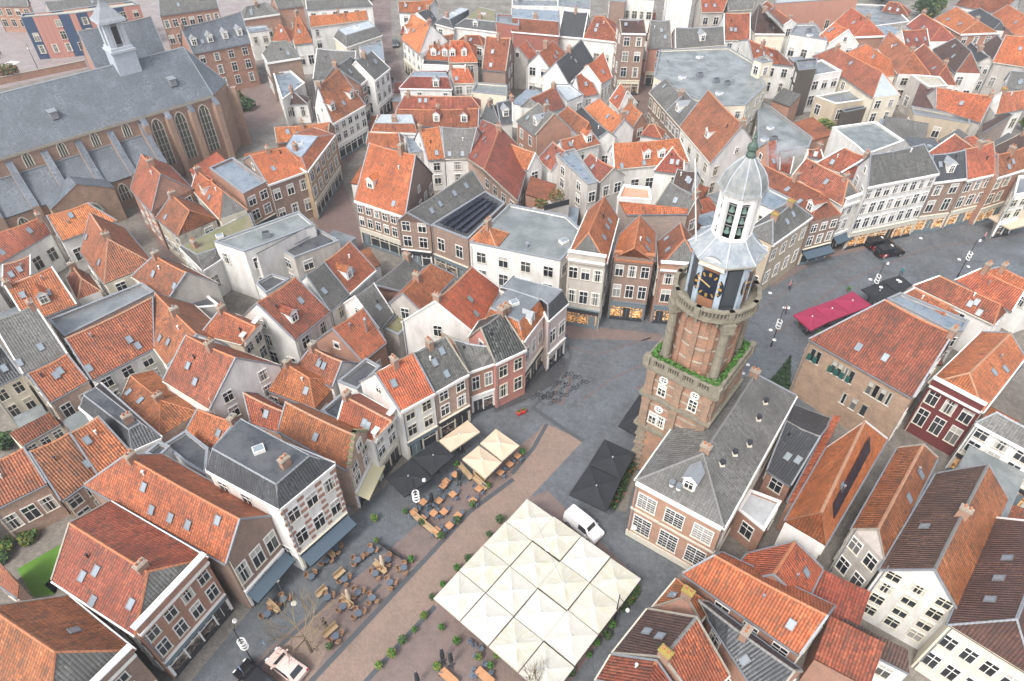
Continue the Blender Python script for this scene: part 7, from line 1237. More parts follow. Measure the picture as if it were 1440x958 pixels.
    for k in range(8):
        t=r8+k*PI/4
        s=MB()
        for (a,z),(b,z1) in zip([(3.52,30.83),(3.0,31.18),(2.3,31.78)],[(3.0,31.18),(2.3,31.78),(1.75,32.43)]): s.tube((a*math.cos(t),a*math.sin(t),z),(b*math.cos(t),b*math.sin(t),z1),.09,.09,5)
        s.build('hip_lead',['leadw'],root)
    # lantern
    s=MB(); s.lathe([(1.8,32.3),(1.8,32.6),(1.7,32.65)],8,rot=r8)
    for k in range(8):
        t=r8+k*PI/4; s.box((1.52*math.cos(t),1.52*math.sin(t),34.5),(.42,.4,4.0),t)
    s.lathe([(1.35,36.0),(1.65,36.0),(1.65,36.5),(1.95,36.65),(1.95,36.9),(1.4,36.9)],8,rot=r8); s.build('lantern',['white'],root)
    s=MB(); s.lathe([(1.0,32.5),(1.0,36.4)],8,rot=r8); s.build('belfry_core',['blk'],root)  # black core added to paint in the shaded interior of the open lantern
    s=MB()
    for k in range(8):
        t=k*PI/4
        for z in (33.0,34.1,35.1): s.lathe([(0,z+.55),(.14,z+.5),(.2,z+.2),(.3,z)],8,(1.25*math.cos(t),1.25*math.sin(t),0))
    s.build('bell',['verdd'],root)
    s=MB()
    for k in range(8):
        t=k*PI/4
        for z in (33.75,34.8,35.75): s.box((1.36*math.cos(t),1.36*math.sin(t),z),(.06,.9,.08),t)
    s.build('bell_beam',['steel'],root)
    dome=[(2.12,36.85),(1.95,37.1),(1.86,37.55),(1.62,38.15),(1.2,38.75),(.72,39.25),(.4,39.6)]
    s=MB(); s.lathe(dome,8,rot=r8); s.build('dome',['slatec'],root)
    s=MB()
    for k in range(8):
        t=r8+k*PI/4
        for (a,z),(b,z1) in zip(dome,dome[1:]): s.tube((a*1.01*math.cos(t),a*1.01*math.sin(t),z),(b*1.01*math.cos(t),b*1.01*math.sin(t),z1),.065,.065,5)
    s.build('dome_rib',['leadw'],root)
    s=MB(); s.lathe([(.4,39.55),(.42,39.8),(.3,40.1),(.44,40.3),(.4,40.6),(.16,40.9),(.1,41.2)],10); s.lathe([(.1,41.2),(.2,41.3),(.1,41.45),(.02,41.9),(0,42.0)],8); s.build('finial',['verd'],root)
    s=MB(); a=Matrix.Rotation(R(37.7),4,'Z'); s.tube((-2.4,-1.6,31.3),(-4.4,-.5,38.2),.06,.045,6); s.build('flagpole',['white'],root)
brick_mat('twp',(.33,.185,.115),(.25,.16,.11),(.3,.26,.2),1.,(.14,.12,.09),3); simple('leafg',(.05,.17,.02),.8,var=.4); simple('stoneb',(.38,.33,.26),.85,var=.6); simple('tstone',(.25,.225,.17),.9,var=.8); plaster('slated',(.045,.055,.065),(.08,.09,.1),.5,.4); simple('lblue',(.4,.47,.54),.5,var=.5); simple('clockb',(.008,.014,.03),.3); simple('goldl',(.85,.6,.28),.4,.3); simple('brownp',(.28,.13,.07),.7,var=.4); plaster('slateb',(.21,.24,.27),(.36,.38,.38),.9,.8,1.5); plaster('slatec',(.2,.22,.23),(.36,.37,.34),.9,.85,1.6); simple('leadw',(.42,.45,.48),.7,var=.4); simple('white_d',(.1,.1,.1),.5); simple('verdd',(.1,.16,.14),.5)
def leaf(mb,p,s,r,mi=None):
    a=r.uniform(0,2*PI); b=r.uniform(-.9,.9); x=Vector((math.cos(a),math.sin(a),b*.5)).normalized()*s; y=x.cross(Vector((r.uniform(-1,1),r.uniform(-1,1),r.uniform(.2,1)))).normalized()*s*.7
    p=Vector(p); mb.face([p-x-y,p+x-y,p+x+y,p-x+y],r.randrange(2) if mi is None else mi)
tower()

# ------------------------------------------------------------------ parasols
def canopy(corners,h,rise,m,label,group,loc=None,pole=True,vary=0.):
    c=Vector((sum(p[0] for p in corners)/4,sum(p[1] for p in corners)/4,0))
    if area(corners)<0: corners=corners[::-1]
    root=thing('parasol',label,'parasol',c,0,group)
    rn=random.Random(int(c.x*50+c.y*31)); s=MB(); n=7; P=[Vector((p[0]-c.x,p[1]-c.y,h+rn.uniform(-.09,.09))) for p in corners]; ap=Vector((rn.uniform(-.08,.08),rn.uniform(-.08,.08),h+rise))
    for k in range(4):
        A,B=P[k],P[(k+1)%4]
        for i in range(n):
            for j in range(n):
                def q(a,b):
                    t=a/n; v=b/n; p=A.lerp(B,t).lerp(ap,v); p.z-=.16*rise*math.sin(PI*t)*(1-v)*v*4*.9+.05*math.sin(PI*t)*(1-v); p.z+=.035*noise.noise(Vector((p.x*1.6+c.x,p.y*1.6+c.y,1)))*(1 if .01<v else .3); return p
                def w(a,b): # -1..1 cloth coordinates
                    t=a/n; v=b/n; cs=[(-1,-1),(1,-1),(1,1),(-1,1)]; A2,B2=cs[k],cs[(k+1)%4]; return ((A2[0]*(1-t)+B2[0]*t)*(1-v),(A2[1]*(1-t)+B2[1]*t)*(1-v))
                f=[(i,j),(i+1,j),(i+1,j+1),(i,j+1)]
                if j==n-1: f=f[:3]
                s.face([q(*z) for z in f],0,[w(*z) for z in f])
        s.face([A-Vector((0,0,.22)),B-Vector((0,0,.22)),B,A],0,[(1,1)]*4)
    s.build('canopy',[m],root)
    s=MB(); s.tube((0,0,0),(0,0,h+rise+.12),.05,.05,8); s.lathe([(0,h+rise+.22),(.1,h+rise+.12),(.1,h+rise),(.0,h+rise)],8); s.build('pole',['white' if m!='pb' else 'steel'],root)
    s=MB(); s.box((0,0,.06),(.9,.9,.12),.4); s.build('base',['dark'],root)
    s=MB()
    for k in range(4): s.tube((0,0,h+rise*.55),P[k]*.93+Vector((0,0,.0)),.025,.025,5)
    s.build('rib',['steel'],root)
    return root
rr=['first','second','third','fourth']
for c,i,j in CREAM:
    cx,cy=sum(p[0] for p in c)/4,sum(p[1] for p in c)/4; k=.975
    cc=[(cx+(p[0]-cx)*k,cy+(p[1]-cy)*k) for p in c]
    canopy(cc,3.0+.1*((i*7+j*5)%4),.26,'pc','cream square parasol, %s row from the white van, %s from the tower side'%(rr[j],rr[3-i]),'cream parasols over the square')
for m,l,c in PARAS:
    canopy(c,2.7 if 'hedge' not in l and 'foot' not in l else 3.0,.3 if 'flat' not in l else .12,m,l,{'pb':'black parasols','pn':'beige parasols','pr':'red parasols'}[m])
FL={'pn':'folded beige parasol among the round rattan tables','pb':'folded black parasol on the dining terraces'}
for i,(m,p) in enumerate(FOLDED):
    root=thing('folded_parasol',FL[m],'parasol',(*p,0),rnd.uniform(0,6),'folded parasols')
    s=MB(); s.lathe([(.03,2.75),(.14,2.6),(.2,2.0),(.24,1.2),(.18,.9),(.05,.85)],9); s.build('canopy',[m],root)
    s=MB(); s.tube((0,0,0),(0,0,2.9),.035,.035,6); s.build('pole',['steel'],root)
    s=MB(); s.box((0,0,.05),(.7,.16,.1)); s.box((0,0,.051),(.16,.7,.1)); s.build('base',['dark'],root)

# ------------------------------------------------------------------ tables and chairs
def rattan():
    t=thing('rattan_chair','x','chair')
    s=MB(); s.lathe([(0,.45),(.24,.46),(.25,.42),(0,.4)],10); s.build('seat',['rattan'],t)
    s=MB()
    for i in range(9):
        a,b=PI*.12+PI*.76*i/9,PI*.12+PI*.76*(i+1)/9
        for z,rr_ in ((.5,.27),(.66,.285),(.8,.29)): s.tube((rr_*math.cos(a),rr_*math.sin(a),z),(rr_*math.cos(b),rr_*math.sin(b),z),.035,.035,5)
        s.tube((.26*math.cos(a),.26*math.sin(a),.44),(.29*math.cos(a),.29*math.sin(a),.82),.03,.03,4)
    s.build('backrest',['rattan'],t)
    for k in range(4):
        a=PI/4+k*PI/2; s=MB(); s.tube((.18*math.cos(a),.18*math.sin(a),.42),(.23*math.cos(a),.23*math.sin(a),0),.018,.018,5); s.build('leg',['dark'],t)
    return t
def metal_chair(label):
    t=thing('terrace_chair',label,'chair')
    s=MB(); s.box((0,0,.45),(.42,.42,.04)); s.build('seat',['seatb'],t)
    s=MB(); s.box((0,.2,.72),(.42,.04,.3)); s.build('backrest',['seatb'],t)
    for x in (-.19,.19):
        for y in (-.19,.19): s=MB(); s.tube((x,y,.43),(x,y*1.1,0),.015,.015,5); s.build('leg',['steel'],t)
    return t
def round_table():
    t=thing('round_table','x','table'); s=MB(); s.lathe([(0,.74),(.36,.74),(.36,.7),(0,.7)],16); s.build('tabletop',['ttop'],t)
    s=MB(); s.tube((0,0,.05),(0,0,.7),.035,.035,8); s.box((0,0,.03),(.5,.08,.05)); s.box((0,0,.031),(.08,.5,.05)); s.build('pedestal',['dark'],t); return t
def square_table(label,w=.75,d=.75):
    t=thing('square_table' if w==d else 'long_table',label,'table'); s=MB(); s.box((0,0,.73),(w,d,.045)); s.build('tabletop',['otop'],t)
    for x in (-1,1):
        for y in (-1,1): s=MB(); s.tube((x*(w/2-.06),y*(d/2-.06),.71),(x*(w/2-.06),y*(d/2-.06),0),.02,.02,5); s.build('leg',['dark'],t)
    return t
A0=R(50)
T0=round_table(); C0=rattan(); first=True
TL='round dark table on the rattan chair terrace'; CL='rattan tub chair at a round dark table'
for o_,l_,g_ in ((T0,TL,'round terrace tables'),(C0,CL,'rattan chairs at round tables')): o_['label']=l_; o_['group']=g_
used=False
for i,p in enumerate(RTABLES):
    if i==0: T0.location=(*p,0)
    else: dup(T0,(*p,0),rnd.uniform(0,3))
    base=rnd.uniform(0,6.28)
    for k in range(rnd.choice([2,3,3,3])):
        a=base+k*1.75+rnd.uniform(-.2,.2); loc=(p[0]+.52*math.cos(a),p[1]+.52*math.sin(a),0)
        if not used: C0.location=loc; C0.rotation_euler=(0,0,a-PI/2); used=True
        else: dup(C0,loc,a-PI/2)
S0=square_table('square orange topped table on the dining terrace'); S0['group']='orange tables'; M0=metal_chair('blue grey metal chair at an orange table'); M0['group']='chairs at orange tables'; used=False
for i,p in enumerate(STABLES):
    rz=A0+rnd.uniform(-.06,.06)
    if i==0: S0.location=(*p,0); S0.rotation_euler=(0,0,rz)
    else: dup(S0,(*p,0),rz)
    for k in ((0,2) if rnd.random()<.6 else (1,3,0)):
        a=rz+k*PI/2; loc=(p[0]+.58*math.cos(a),p[1]+.58*math.sin(a),0)
        if not used: M0.location=loc; M0.rotation_euler=(0,0,a-PI/2); used=True
        else: dup(M0,loc,a-PI/2)
L0=square_table('long pale orange table near the cream parasols, left one',1.9,.8); L0['group']='long tables'
L0.location=(*LTABLES[0],0); L0.rotation_euler=(0,0,R(-40)); dup(L0,(*LTABLES[1],0),R(-40),'long pale orange table near the cream parasols, right one')
G0=metal_chair('grey chair by the long orange tables and planters'); G0['group']='grey chairs by the long tables'
for i,p in enumerate(GCHAIRS):
    a=rnd.uniform(0,6)
    if i==0: G0.location=(*p,0); G0.rotation_euler=(0,0,a)
    else: dup(G0,(*p,0),a)
for i,(a,b,m) in enumerate(SCREENS):
    a,b=Vector((*a,0)),Vector((*b,0)); d=b-a; root=thing('bench','plank bench with a high wooden back standing between terrace tables','bench',(a+b)/2,math.atan2(d.y,d.x),'wooden terrace benches'); L=d.length
    s=MB(); s.box((0,.2,.6),(L,.06,.85)); s.build('backrest',[m],root); s=MB(); s.box((0,-.02,.45),(L,.42,.06)); s.build('seat',[m],root)
    for x in (-L/2+.1,L/2-.1): s=MB(); s.box((x,0,.21),(.08,.36,.42)); s.build('leg',['dark'],root)
for a,b in FENCES:
    a,b=Vector((*a,0)),Vector((*b,0)); d=b-a; root=thing('terrace_fence','low black terrace fence between brick paving and the walkway','fence',(a+b)/2,math.atan2(d.y,d.x)); L=d.length
    s=MB(); s.box((0,0,.45),(L,.04,.6)); s.build('panel',['dark'],root)
    for k in range(5): s=MB(); s.tube((-L/2+L*k/4,0,0),(-L/2+L*k/4,0,1.0),.03,.03,6); s.build('post',['blk'],root)
# ------------------------------------------------------------------ plants
def foliage(mb,c,rx,rz_,n,s,r,flat=0.):
    for _ in range(n):
        while True:
            p=Vector((r.uniform(-1,1),r.uniform(-1,1),r.uniform(-1,1)))
            if .3<p.length<1: break
        leaf(mb,(c[0]+p.x*rx,c[1]+p.y*rx,c[2]+p.z*rz_),s*r.uniform(.6,1.3),r)
pm=[]
for v in range(3):
    r_=random.Random(v); s=MB(); s.lathe([(.2,0),(.28,.5),(.3,.52),(.24,.52),(.0,.46)],10); pot=s.mesh('pot',['pot'])
    s=MB(); foliage(s,(0,0,.85),.36+.08*v,.42+.06*v,140,.09,r_); pm.append((pot,s.mesh('foliage',[['leaf','leafg'],['leafg','leafy'],['leafd','leaf']][v])))
for l,ps in POTS:
    for p in ps:
        v=rnd.randrange(3); t=thing('potted_plant',l,'plant',(*p,0),rnd.uniform(0,6),'potted plants'); put('pot',pm[v][0],t); put('foliage',pm[v][1],t); k=rnd.uniform(.65,1.0); t.scale=(k,k,k)
for i,p in enumerate(REDPOTS):
    t=thing('potted_plant','red flower pot by the pink brick corner shop','plant',(*p,0),0,'red pots'); s=MB(); s.lathe([(.22,0),(.36,.6),(.3,.62),(0,.55)],12); s.build('pot',['red'],t); s=MB(); foliage(s,(0,0,.7),.25,.15,40,.08,rnd); s.build('foliage',['leaf','leafg'],t)
for i,(pts,wd) in enumerate(HEDGES):
    P=[Vector((*p,0)) for p in pts]; s=MB()
    for a,b in zip(P,P[1:]):
        d=b-a
        for _ in range(int(d.length*170)):
            q=a+d*rnd.random()+Vector((rnd.uniform(-wd/2,wd/2),rnd.uniform(-wd/2,wd/2),rnd.uniform(.1,1.1))); leaf(s,q,.11,rnd,2 if rnd.random()<.04 else None)
    tag(s.build('hedge',['leafd','leaf','flow']),['long flowering hedge beside the large black parasols and the tower','short hedge along the lane side of the cream parasols'][i],'hedge')
def bush(p,r_,m,label,z=0):
    s=MB(); rn=random.Random(int(p[0]*10)); 
    for _ in range(7):
        a=rn.uniform(0,6.28); d=rn.uniform(0,.6)*r_; k=rn.uniform(.4,.65)*r_
        foliage(s,(math.cos(a)*d,math.sin(a)*d,r_*rn.uniform(.45,1.0)),k,k*.8,170,.09*r_**.6+.06,rn)
    t=thing('bush',label,'bush',(*p,z)); s.build('crown',[m,'leaf' if m!='leaf' else 'leafd'],t)
    s=MB()
    for k in range(3): a=k*2.1; s.tube((0,0,0),(math.cos(a)*r_*.4,math.sin(a)*r_*.4,r_*.8),.06*r_,.02*r_,6)
    s.build('trunk',['bark'],t)
for p,r_,m,l in TREES:
    if l: bush(p,r_,m,l)
ns=0
for tr in range(3000):
    x,y=fr.uniform(-90,95),fr.uniform(22,190)
    if not free([(x+a,y+b) for a,b in ((-.8,-.8),(.8,-.8),(.8,.8),(-.8,.8),(0,0))]) or (x<-40 and y>x*.8+150): continue
    rr_=fr.uniform(.7,1.4); bush((x,y),rr_,fr.choice(['leaf','leafd','leafy','leaf','leafr']),'garden shrub growing in a small courtyard between the houses'); bpy.data.objects[-1] if False else None; ns+=1
    if ns>=26: break
for o in COL.objects:
    if o.get('label','').startswith('garden shrub growing'): o['group']='courtyard shrubs'
def bare_tree(p,hh,sp,label,seed,lean=(0,0)):
    rn=random.Random(seed); t=thing('bare_tree',label,'tree',(*p,0)); tr=MB(); cr=MB()
    top=Vector((lean[0],lean[1],hh*.42)); tr.tube((0,0,0),top,.16,.11,8); 
    def grow(a,d,L,r,lv):
        b=a+d*L; (tr if lv==0 else cr).tube(a,b,r,r*.6,5 if lv<2 else 3,cap=False) if lv<3 or True else None
        if lv>=4: return
        for _ in range(rn.choice([3,4]) if lv<2 else rn.choice([3,3,4])):
            nd=(d+Vector((rn.uniform(-1,1),rn.uniform(-1,1),rn.uniform(-.35,.6)))*.75).normalized(); grow(a+d*L*rn.uniform(.45,1),nd,L*rn.uniform(.55,.85),max(.017,r*.55),lv+1)
    for k in range(7):
        a=k*.9+rn.uniform(-.3,.3); grow(top*rn.uniform(.8,1),Vector((math.cos(a)*sp,math.sin(a)*sp,rn.uniform(.5,1.1))).normalized(),hh*.27,.07,0 if k<0 else 1)
    tr.build('trunk',['bark'],t); cr.build('crown',['twig'],t)
bare_tree(TREE1,8.0,1.15,'bare twiggy tree beside the pink car and the round tables',5)
bare_tree(TREE2,7.5,.8,'bare thin tree in front of the lower edge of the cream parasols',9)
def fir(p,hh,label):
    rn=random.Random(4); t=thing('fir_tree',label,'tree',(*p,0)); s=MB()
    for _ in range(2600):
        z=rn.random()**1.3; rad=(1-z)*hh*.27*(.65+.35*math.sin(z*40)); a=rn.uniform(0,6.28); k=rn.uniform(.5,1)
        leaf(s,(rad*k*math.cos(a),rad*k*math.sin(a),.5+z*(hh-.5)-.12*rad*k),.14,rn)
    s.build('crown',['leafd','leafd'],t); s=MB(); s.tube((0,0,0),(0,0,hh*.9),.14,.03,7); s.build('trunk',['bark'],t)
fir(FIR,5.3,'dark green fir tree behind the town hall')
for i,pts in enumerate(ROOFGARDEN):
    c=(sum(p[0] for p in pts)/4,sum(p[1] for p in pts)/4); root=thing('roof_garden','small roof garden with green and russet shrubs and a grey fence','garden',(*c,0)); P=[(p[0]-c[0],p[1]-c[1]) for p in pts]
    s=MB(); s.prism(P,0,6); s.build('terrace',['gp'],root)
    s=MB(); foliage(s,(P[0][0]*.5,P[0][1]*.5,6.6),1.2,.8,260,.14,rnd); foliage(s,(P[1][0]*.4,P[1][1]*.4,6.8),1.5,1.0,300,.14,rnd); s.build('shrubs',['leaf','leafr'],root)
    s=MB(); a,b=Vector((*P[3],6.5)),Vector((*P[2],6.5)); d=b-a; s.box((a+b)/2,(d.length,.06,1.0),math.atan2(d.y,d.x)); s.build('fence',['dark'],root)
# ------------------------------------------------------------------ street furniture
def lamp(p,rz,label):
    t=thing('street_lamp',label,'street lamp',(*p,0),rz,'lamp posts with white ring ornaments')
    s=MB(); s.tube((0,0,0),(0,0,.9),.12,.09,10); s.tube((0,0,.9),(0,0,7.2),.06,.04,8); s.build('post',['blk'],t)
    s=MB(); s.tube((0,0,6.7),(1.1,0,6.9),.03,.03,6); s.build('arm',['blk'],t)
    s=MB(); s.lathe([(0,6.85),(.14,6.75),(.22,6.5),(.14,6.4),(0,6.35)],12,(1.1,0,0)); s.build('lamp_head',['white'],t)
    s=MB()
    for z in (3.7,4.2,4.7): s=MB(); s.ring(None,.34,.07,M=Matrix.Translation((0,-.05,z))@Matrix.Rotation(.5,4,'X'),n=18,k=6); s.build('ring_ornament',['white'],t)
LL=['lamp post with white rings among the black parasols','lamp post with white rings beside the bottom left arcade','lamp post with white rings near the tower on the main street','lamp post with white rings behind the flat dark canopies','lamp post with white rings farthest right on the main street']
for (p,rz),l in zip(LAMPS,LL): lamp(p,rz,l)
for p,l in zip(ARMLAMPS,['dark lamp post with hanging white lamp beside the cream parasols','lamp post with small lamps on the square behind the church']):
    t=thing('street_lamp',l,'street lamp',(*p,0),R(-60)); s=MB(); s.tube((0,0,0),(0,0,6.0),.08,.05,8); s.tube((0,0,5.6),(1.3,0,5.75),.03,.03,6); s.build('post',['blk'],t); s=MB(); s.lathe([(0,5.6),(.15,5.45),(.2,5.25),(0,5.1)],12,(1.3,0,0)); s.build('lamp_head',['white'],t)
for p in GLOBES[1:]:
    t=thing('terrace_light','white round terrace light on a thin stand','lamp',(*p,0),0,'white round terrace lights'); s=MB(); s.tube((0,0,0),(0,0,2.2),.03,.03,6); s.build('stand',['steel'],t); s=MB(); s.lathe([(0,2.45),(.2,2.36),(.3,2.22),(.2,2.14),(0,2.1)],14); s.build('shade',['stonew'],t)
hl=None
for p in HANG:
    t=thing('hanging_lamp','white street lamp hung on a wire over the main street','street lamp',(*p,6.5),rnd.uniform(0,3),'white lamps hung over the street'); s=MB(); s.lathe([(0,.12),(.18,.08),(.26,0),(.15,-.08),(0,-.1)],12); s.build('shade',['white'],t); s=MB(); s.tube((-4,0,.35),(0,0,.15),.012,.012,4,cap=False); s.tube((0,0,.15),(4,0,.35),.012,.012,4,cap=False); s.build('wire',['dark'],t)
for p,l in zip(SIGNS,['round blue road sign left of the lamp post by the arcade','round blue road sign near the bare tree']):
    t=thing('road_sign',l,'sign',(*p,0),R(-35)); s=MB(); s.tube((0,0,0),(0,0,2.6),.035,.035,6); s.build('post',['steel'],t)
    s=MB(); n=16; s.face([(.32*math.cos(2*PI*i/n),-.05,2.3+.32*math.sin(2*PI*i/n)) for i in range(n)]); s.face([(.32*math.cos(-2*PI*i/n),-.04,2.3+.32*math.sin(-2*PI*i/n)) for i in range(n)],1); o=s.build('disc',['blue','steel'],t)
    s=MB(); s.box((0,-.06,2.3),(.06,.02,.34)); s.box((.04,-.062,2.18),(.2,.02,.07)); s.build('arrow',['white'],o)
def bike(p,rz,label,group):
    global BK
    if BK is None:
        t=thing('bicycle',label,'bicycle',(*p,0),rz,group)
        for x in (-.52,.52): s=MB(); s.ring(None,.33,.025,M=Matrix.Translation((x,0,.34))@Matrix.Rotation(PI/2,4,'X'),n=16,k=5); s.build('wheel',['tyre'],t)
        s=MB()
        for a,b in (((-.52,0,.34),(-.15,0,.8)),((-.52,0,.34),(-.05,0,.3)),((-.05,0,.3),(-.15,0,.8)),((-.05,0,.3),(.4,0,.75)),((-.15,0,.75),(.38,0,.82)),((.52,0,.34),(.36,0,.95))): s.tube(a,b,.022,.022,5)
        s.build('frame',['dark'],t); s=MB(); s.tube((.3,-.28,1.0),(.36,0,.96),.018,.018,5); s.tube((.36,0,.96),(.3,.28,1.0),.018,.018,5); s.build('handlebar',['steel'],t); s=MB(); s.box((-.18,0,.9),(.26,.16,.07)); s.build('saddle',['blk'],t); BK=t
    else: dup(BK,(*p,0),rz)
BK=None
for i,p in enumerate(BIKES): bike((p[0]+.5*(i%3)-.2,p[1]-.9*(i%3)+.4),R(25)+rnd.uniform(-.4,.4),'bicycle parked in the rack in front of the corner shop','bicycles in the rack')
# ------------------------------------------------------------------ cars
def car(name,label,p,d,body,L=4.2,W=1.75,H=1.5,van=0,glassroof=0,deco=False,spot=None):
    rz=math.atan2(d[1],d[0]); root=thing(name,label,'van' if van else 'car',(*p,0),rz)
    x0,x1=-L/2,L/2
    if van: prof=[(x0,.35),(x0,1.0),(x0+.05,H-.1),(x0+.25,H),(x1-1.75,H),(x1-1.45,H-.08),(x1-.85,1.12),(x1-.1,.92),(x1,.7),(x1,.35)]
    else: prof=[(x0,.4),(x0+.02,.85),(x0+.35,1.0),(x0+.85,H-.06),(x0+1.25,H),(x1-1.9,H),(x1-1.55,H-.08),(x1-1.0,1.0),(x1-.15,.82),(x1,.6),(x1,.38)]
    bm=bmesh.new(); secs=[]
    for y,k,zs in ((-W/2,.93,.985),(-W/2+.09,1,1),(W/2-.09,1,1),(W/2,.93,.985)):
        row=[]
        for x,z in prof:
            yy=y*(1 if z<1.02 else (1-.17*(z-1.0)/(H-1.0))); row.append(bm.verts.new((x*(.985 if k<1 else 1),yy,(z*zs))))
        secs.append(row)
    n=len(prof)
    for a,b in zip(secs,secs[1:]):
        for i in range(n): bm.faces.new([a[i],a[(i+1)%n],b[(i+1)%n],b[i]])
    bm.faces.new(secs[0]); bm.faces.new(secs[-1][::-1]); bmesh.ops.recalc_face_normals(bm,faces=bm.faces)
    me=bpy.data.meshes.new('body'); bm.to_mesh(me); bm.free(); me.materials.append(MATS[body]); put('body',me,root)
    # glass
    hw=lambda z: W/2*(1-.17*max(0,z-1.0)/(H-1.0))
    s=MB(); z0,z1=1.04,H-.13
    xs=(x1-1.12,x1-1.5,x1-1.8,x0+1.1,x0+.55) if not van else (x1-.92,x1-1.38,x1-1.62,x1-2.35,x1-2.35)
    for sy in (-1,1):
        P=[(xs[0]-.1,sy*(hw(z0)+.012),z0),(xs[1]-.12,sy*(hw(z1)+.012),z1),(xs[3],sy*(hw(z1)+.012),z1),(xs[4],sy*(hw(z0)+.012),z0)]
        s.face(P if sy>0 else P[::-1])
    s.build('side_window',['shopg'],root)
    s=MB(); o=.02
    if van: s.face([(x1-.88,-.62,1.13),(x1-.88,.62,1.13),(x1-1.4,.58,H-.1),(x1-1.4,-.58,H-.1)])
    else: s.face([(x1-1.0,-.66,1.03),(x1-1.0,.66,1.03),(x1-1.52,.56,H-.06),(x1-1.52,-.56,H-.06)])
    s.build('windscreen',['shopg'],root)
    s=MB()
    if van: s.face([(x0-.0,.6,1.1),(x0-.0,-.6,1.1),(x0+.02,-.55,H-.2),(x0+.02,.55,H-.2)])
    else: s.face([(x0+.36,.62,1.03),(x0+.36,-.62,1.03),(x0+.84,-.55,H-.07),(x0+.84,.55,H-.07)])
    s.build('rear_window',['shopg'],root)
    for x in (x0+.78,x1-.8):
        for sy in (-1,1):
            s=MB(); s.tube((x,sy*(W/2-.2),.32),(x,sy*(W/2+.015),.32),.32,.32,14); wh=s.build('wheel',['tyre'],root); s=MB(); s.tube((x,sy*(W/2+.012),.32),(x,sy*(W/2+.025),.32),.19,.19,10); s.build('rim',['steel'],wh)
    for sy in (-1,1):
        s=MB(); s.box((x1-.06,sy*W*.34,.72),(.16,.3,.14)); s.build('headlight',['white'],root); s=MB(); s.box((x0+.02,sy*W*.42,.85),(.08,.16,.3)); s.build('tail_light',['tailoff'],root)
        s=MB(); s.box((x1-1.2,sy*(W/2+.1),1.05),(.14,.2,.13)); s.build('mirror',[body],root)
    if deco:
        for sy in (-1,1):
            s=MB(); P=[(x0+.3,sy*(W/2+.02),.5),(x0+1.5,sy*(W/2+.02),.5),(x0+1.35,sy*(W/2+.02),1.0),(x0+.35,sy*(W/2+.02),1.0)]; s.face(P if sy<0 else P[::-1])
            q=s.build('door_panel',['tailoff'],root); s=MB(); P=[(x0+.7,sy*(W/2+.03),.6),(x0+1.1,sy*(W/2+.03),.6),(x0+1.1,sy*(W/2+.03),.95),(x0+.8,sy*(W/2+.03),.95)]; s.face(P if sy<0 else P[::-1]); s.build('emblem',['white'],q)
        s=MB(); s.box((0,0,H+.06),(.2,.5,.12)); s.build('roof_sign',['white'],root)
def D(k): a,b=CARS[k]; return (b[0]-a[0],b[1]-a[1])
d=D('pd'); car('parked_car','metallic pink hatchback parked beside the bare tree',CARS['pink'],(-d[0],-d[1]),'carp',L=4.0)
car('parked_car','black car half out of frame at the bottom left corner of the car park',CARS['black'],(-d[0],-d[1]),'cark')
car('delivery_van','white delivery van parked between the cream parasols and the town hall',CARS['van'],D('vd'),'carw',L=4.5,W=1.8,H=1.85,van=1)
car('taxi','black taxi van with red side panel, nearer the lit shop',CARS['taxi1'],D('td'),'cark',L=4.7,W=1.85,H=1.85,van=1,deco=True)
car('taxi','black taxi van with red side panel, nearer the middle of the street',CARS['taxi2'],D('td'),'cark',L=4.7,W=1.85,H=1.85,van=1,deco=True)
car('parked_car','dark car standing in the shopping street',CARS['street'],D('sd'),'cargr',L=4.3)
a,b=[Vector((*p,0)) for p in LOWWALL]; d=b-a; tw_=thing('low_wall','low brick wall between the church and the square behind it','wall',(a+b)/2,math.atan2(d.y,d.x)); s=MB(); s.box((0,0,.8),(d.length,.35,1.6)); s.build('wall',['bk'],tw_); s=MB(); s.box((0,0,1.65),(d.length,.5,.12)); s.build('coping',['stone'],tw_)
for k in range(7):
    a=Vector(CROSS[0]).lerp(Vector(CROSS[1]),k/6); d=(Vector(CROSS[1])-Vector(CROSS[0])).normalized(); s=MB(); n_=Vector((-d.y,d.x)); c_=[a-d*.25,a+d*.25,a+d*.25+n_*3,a-d*.25+n_*3]; s.face([(p.x,p.y,.02) for p in c_]); struct(s.build('crossing_stripe',['white']))
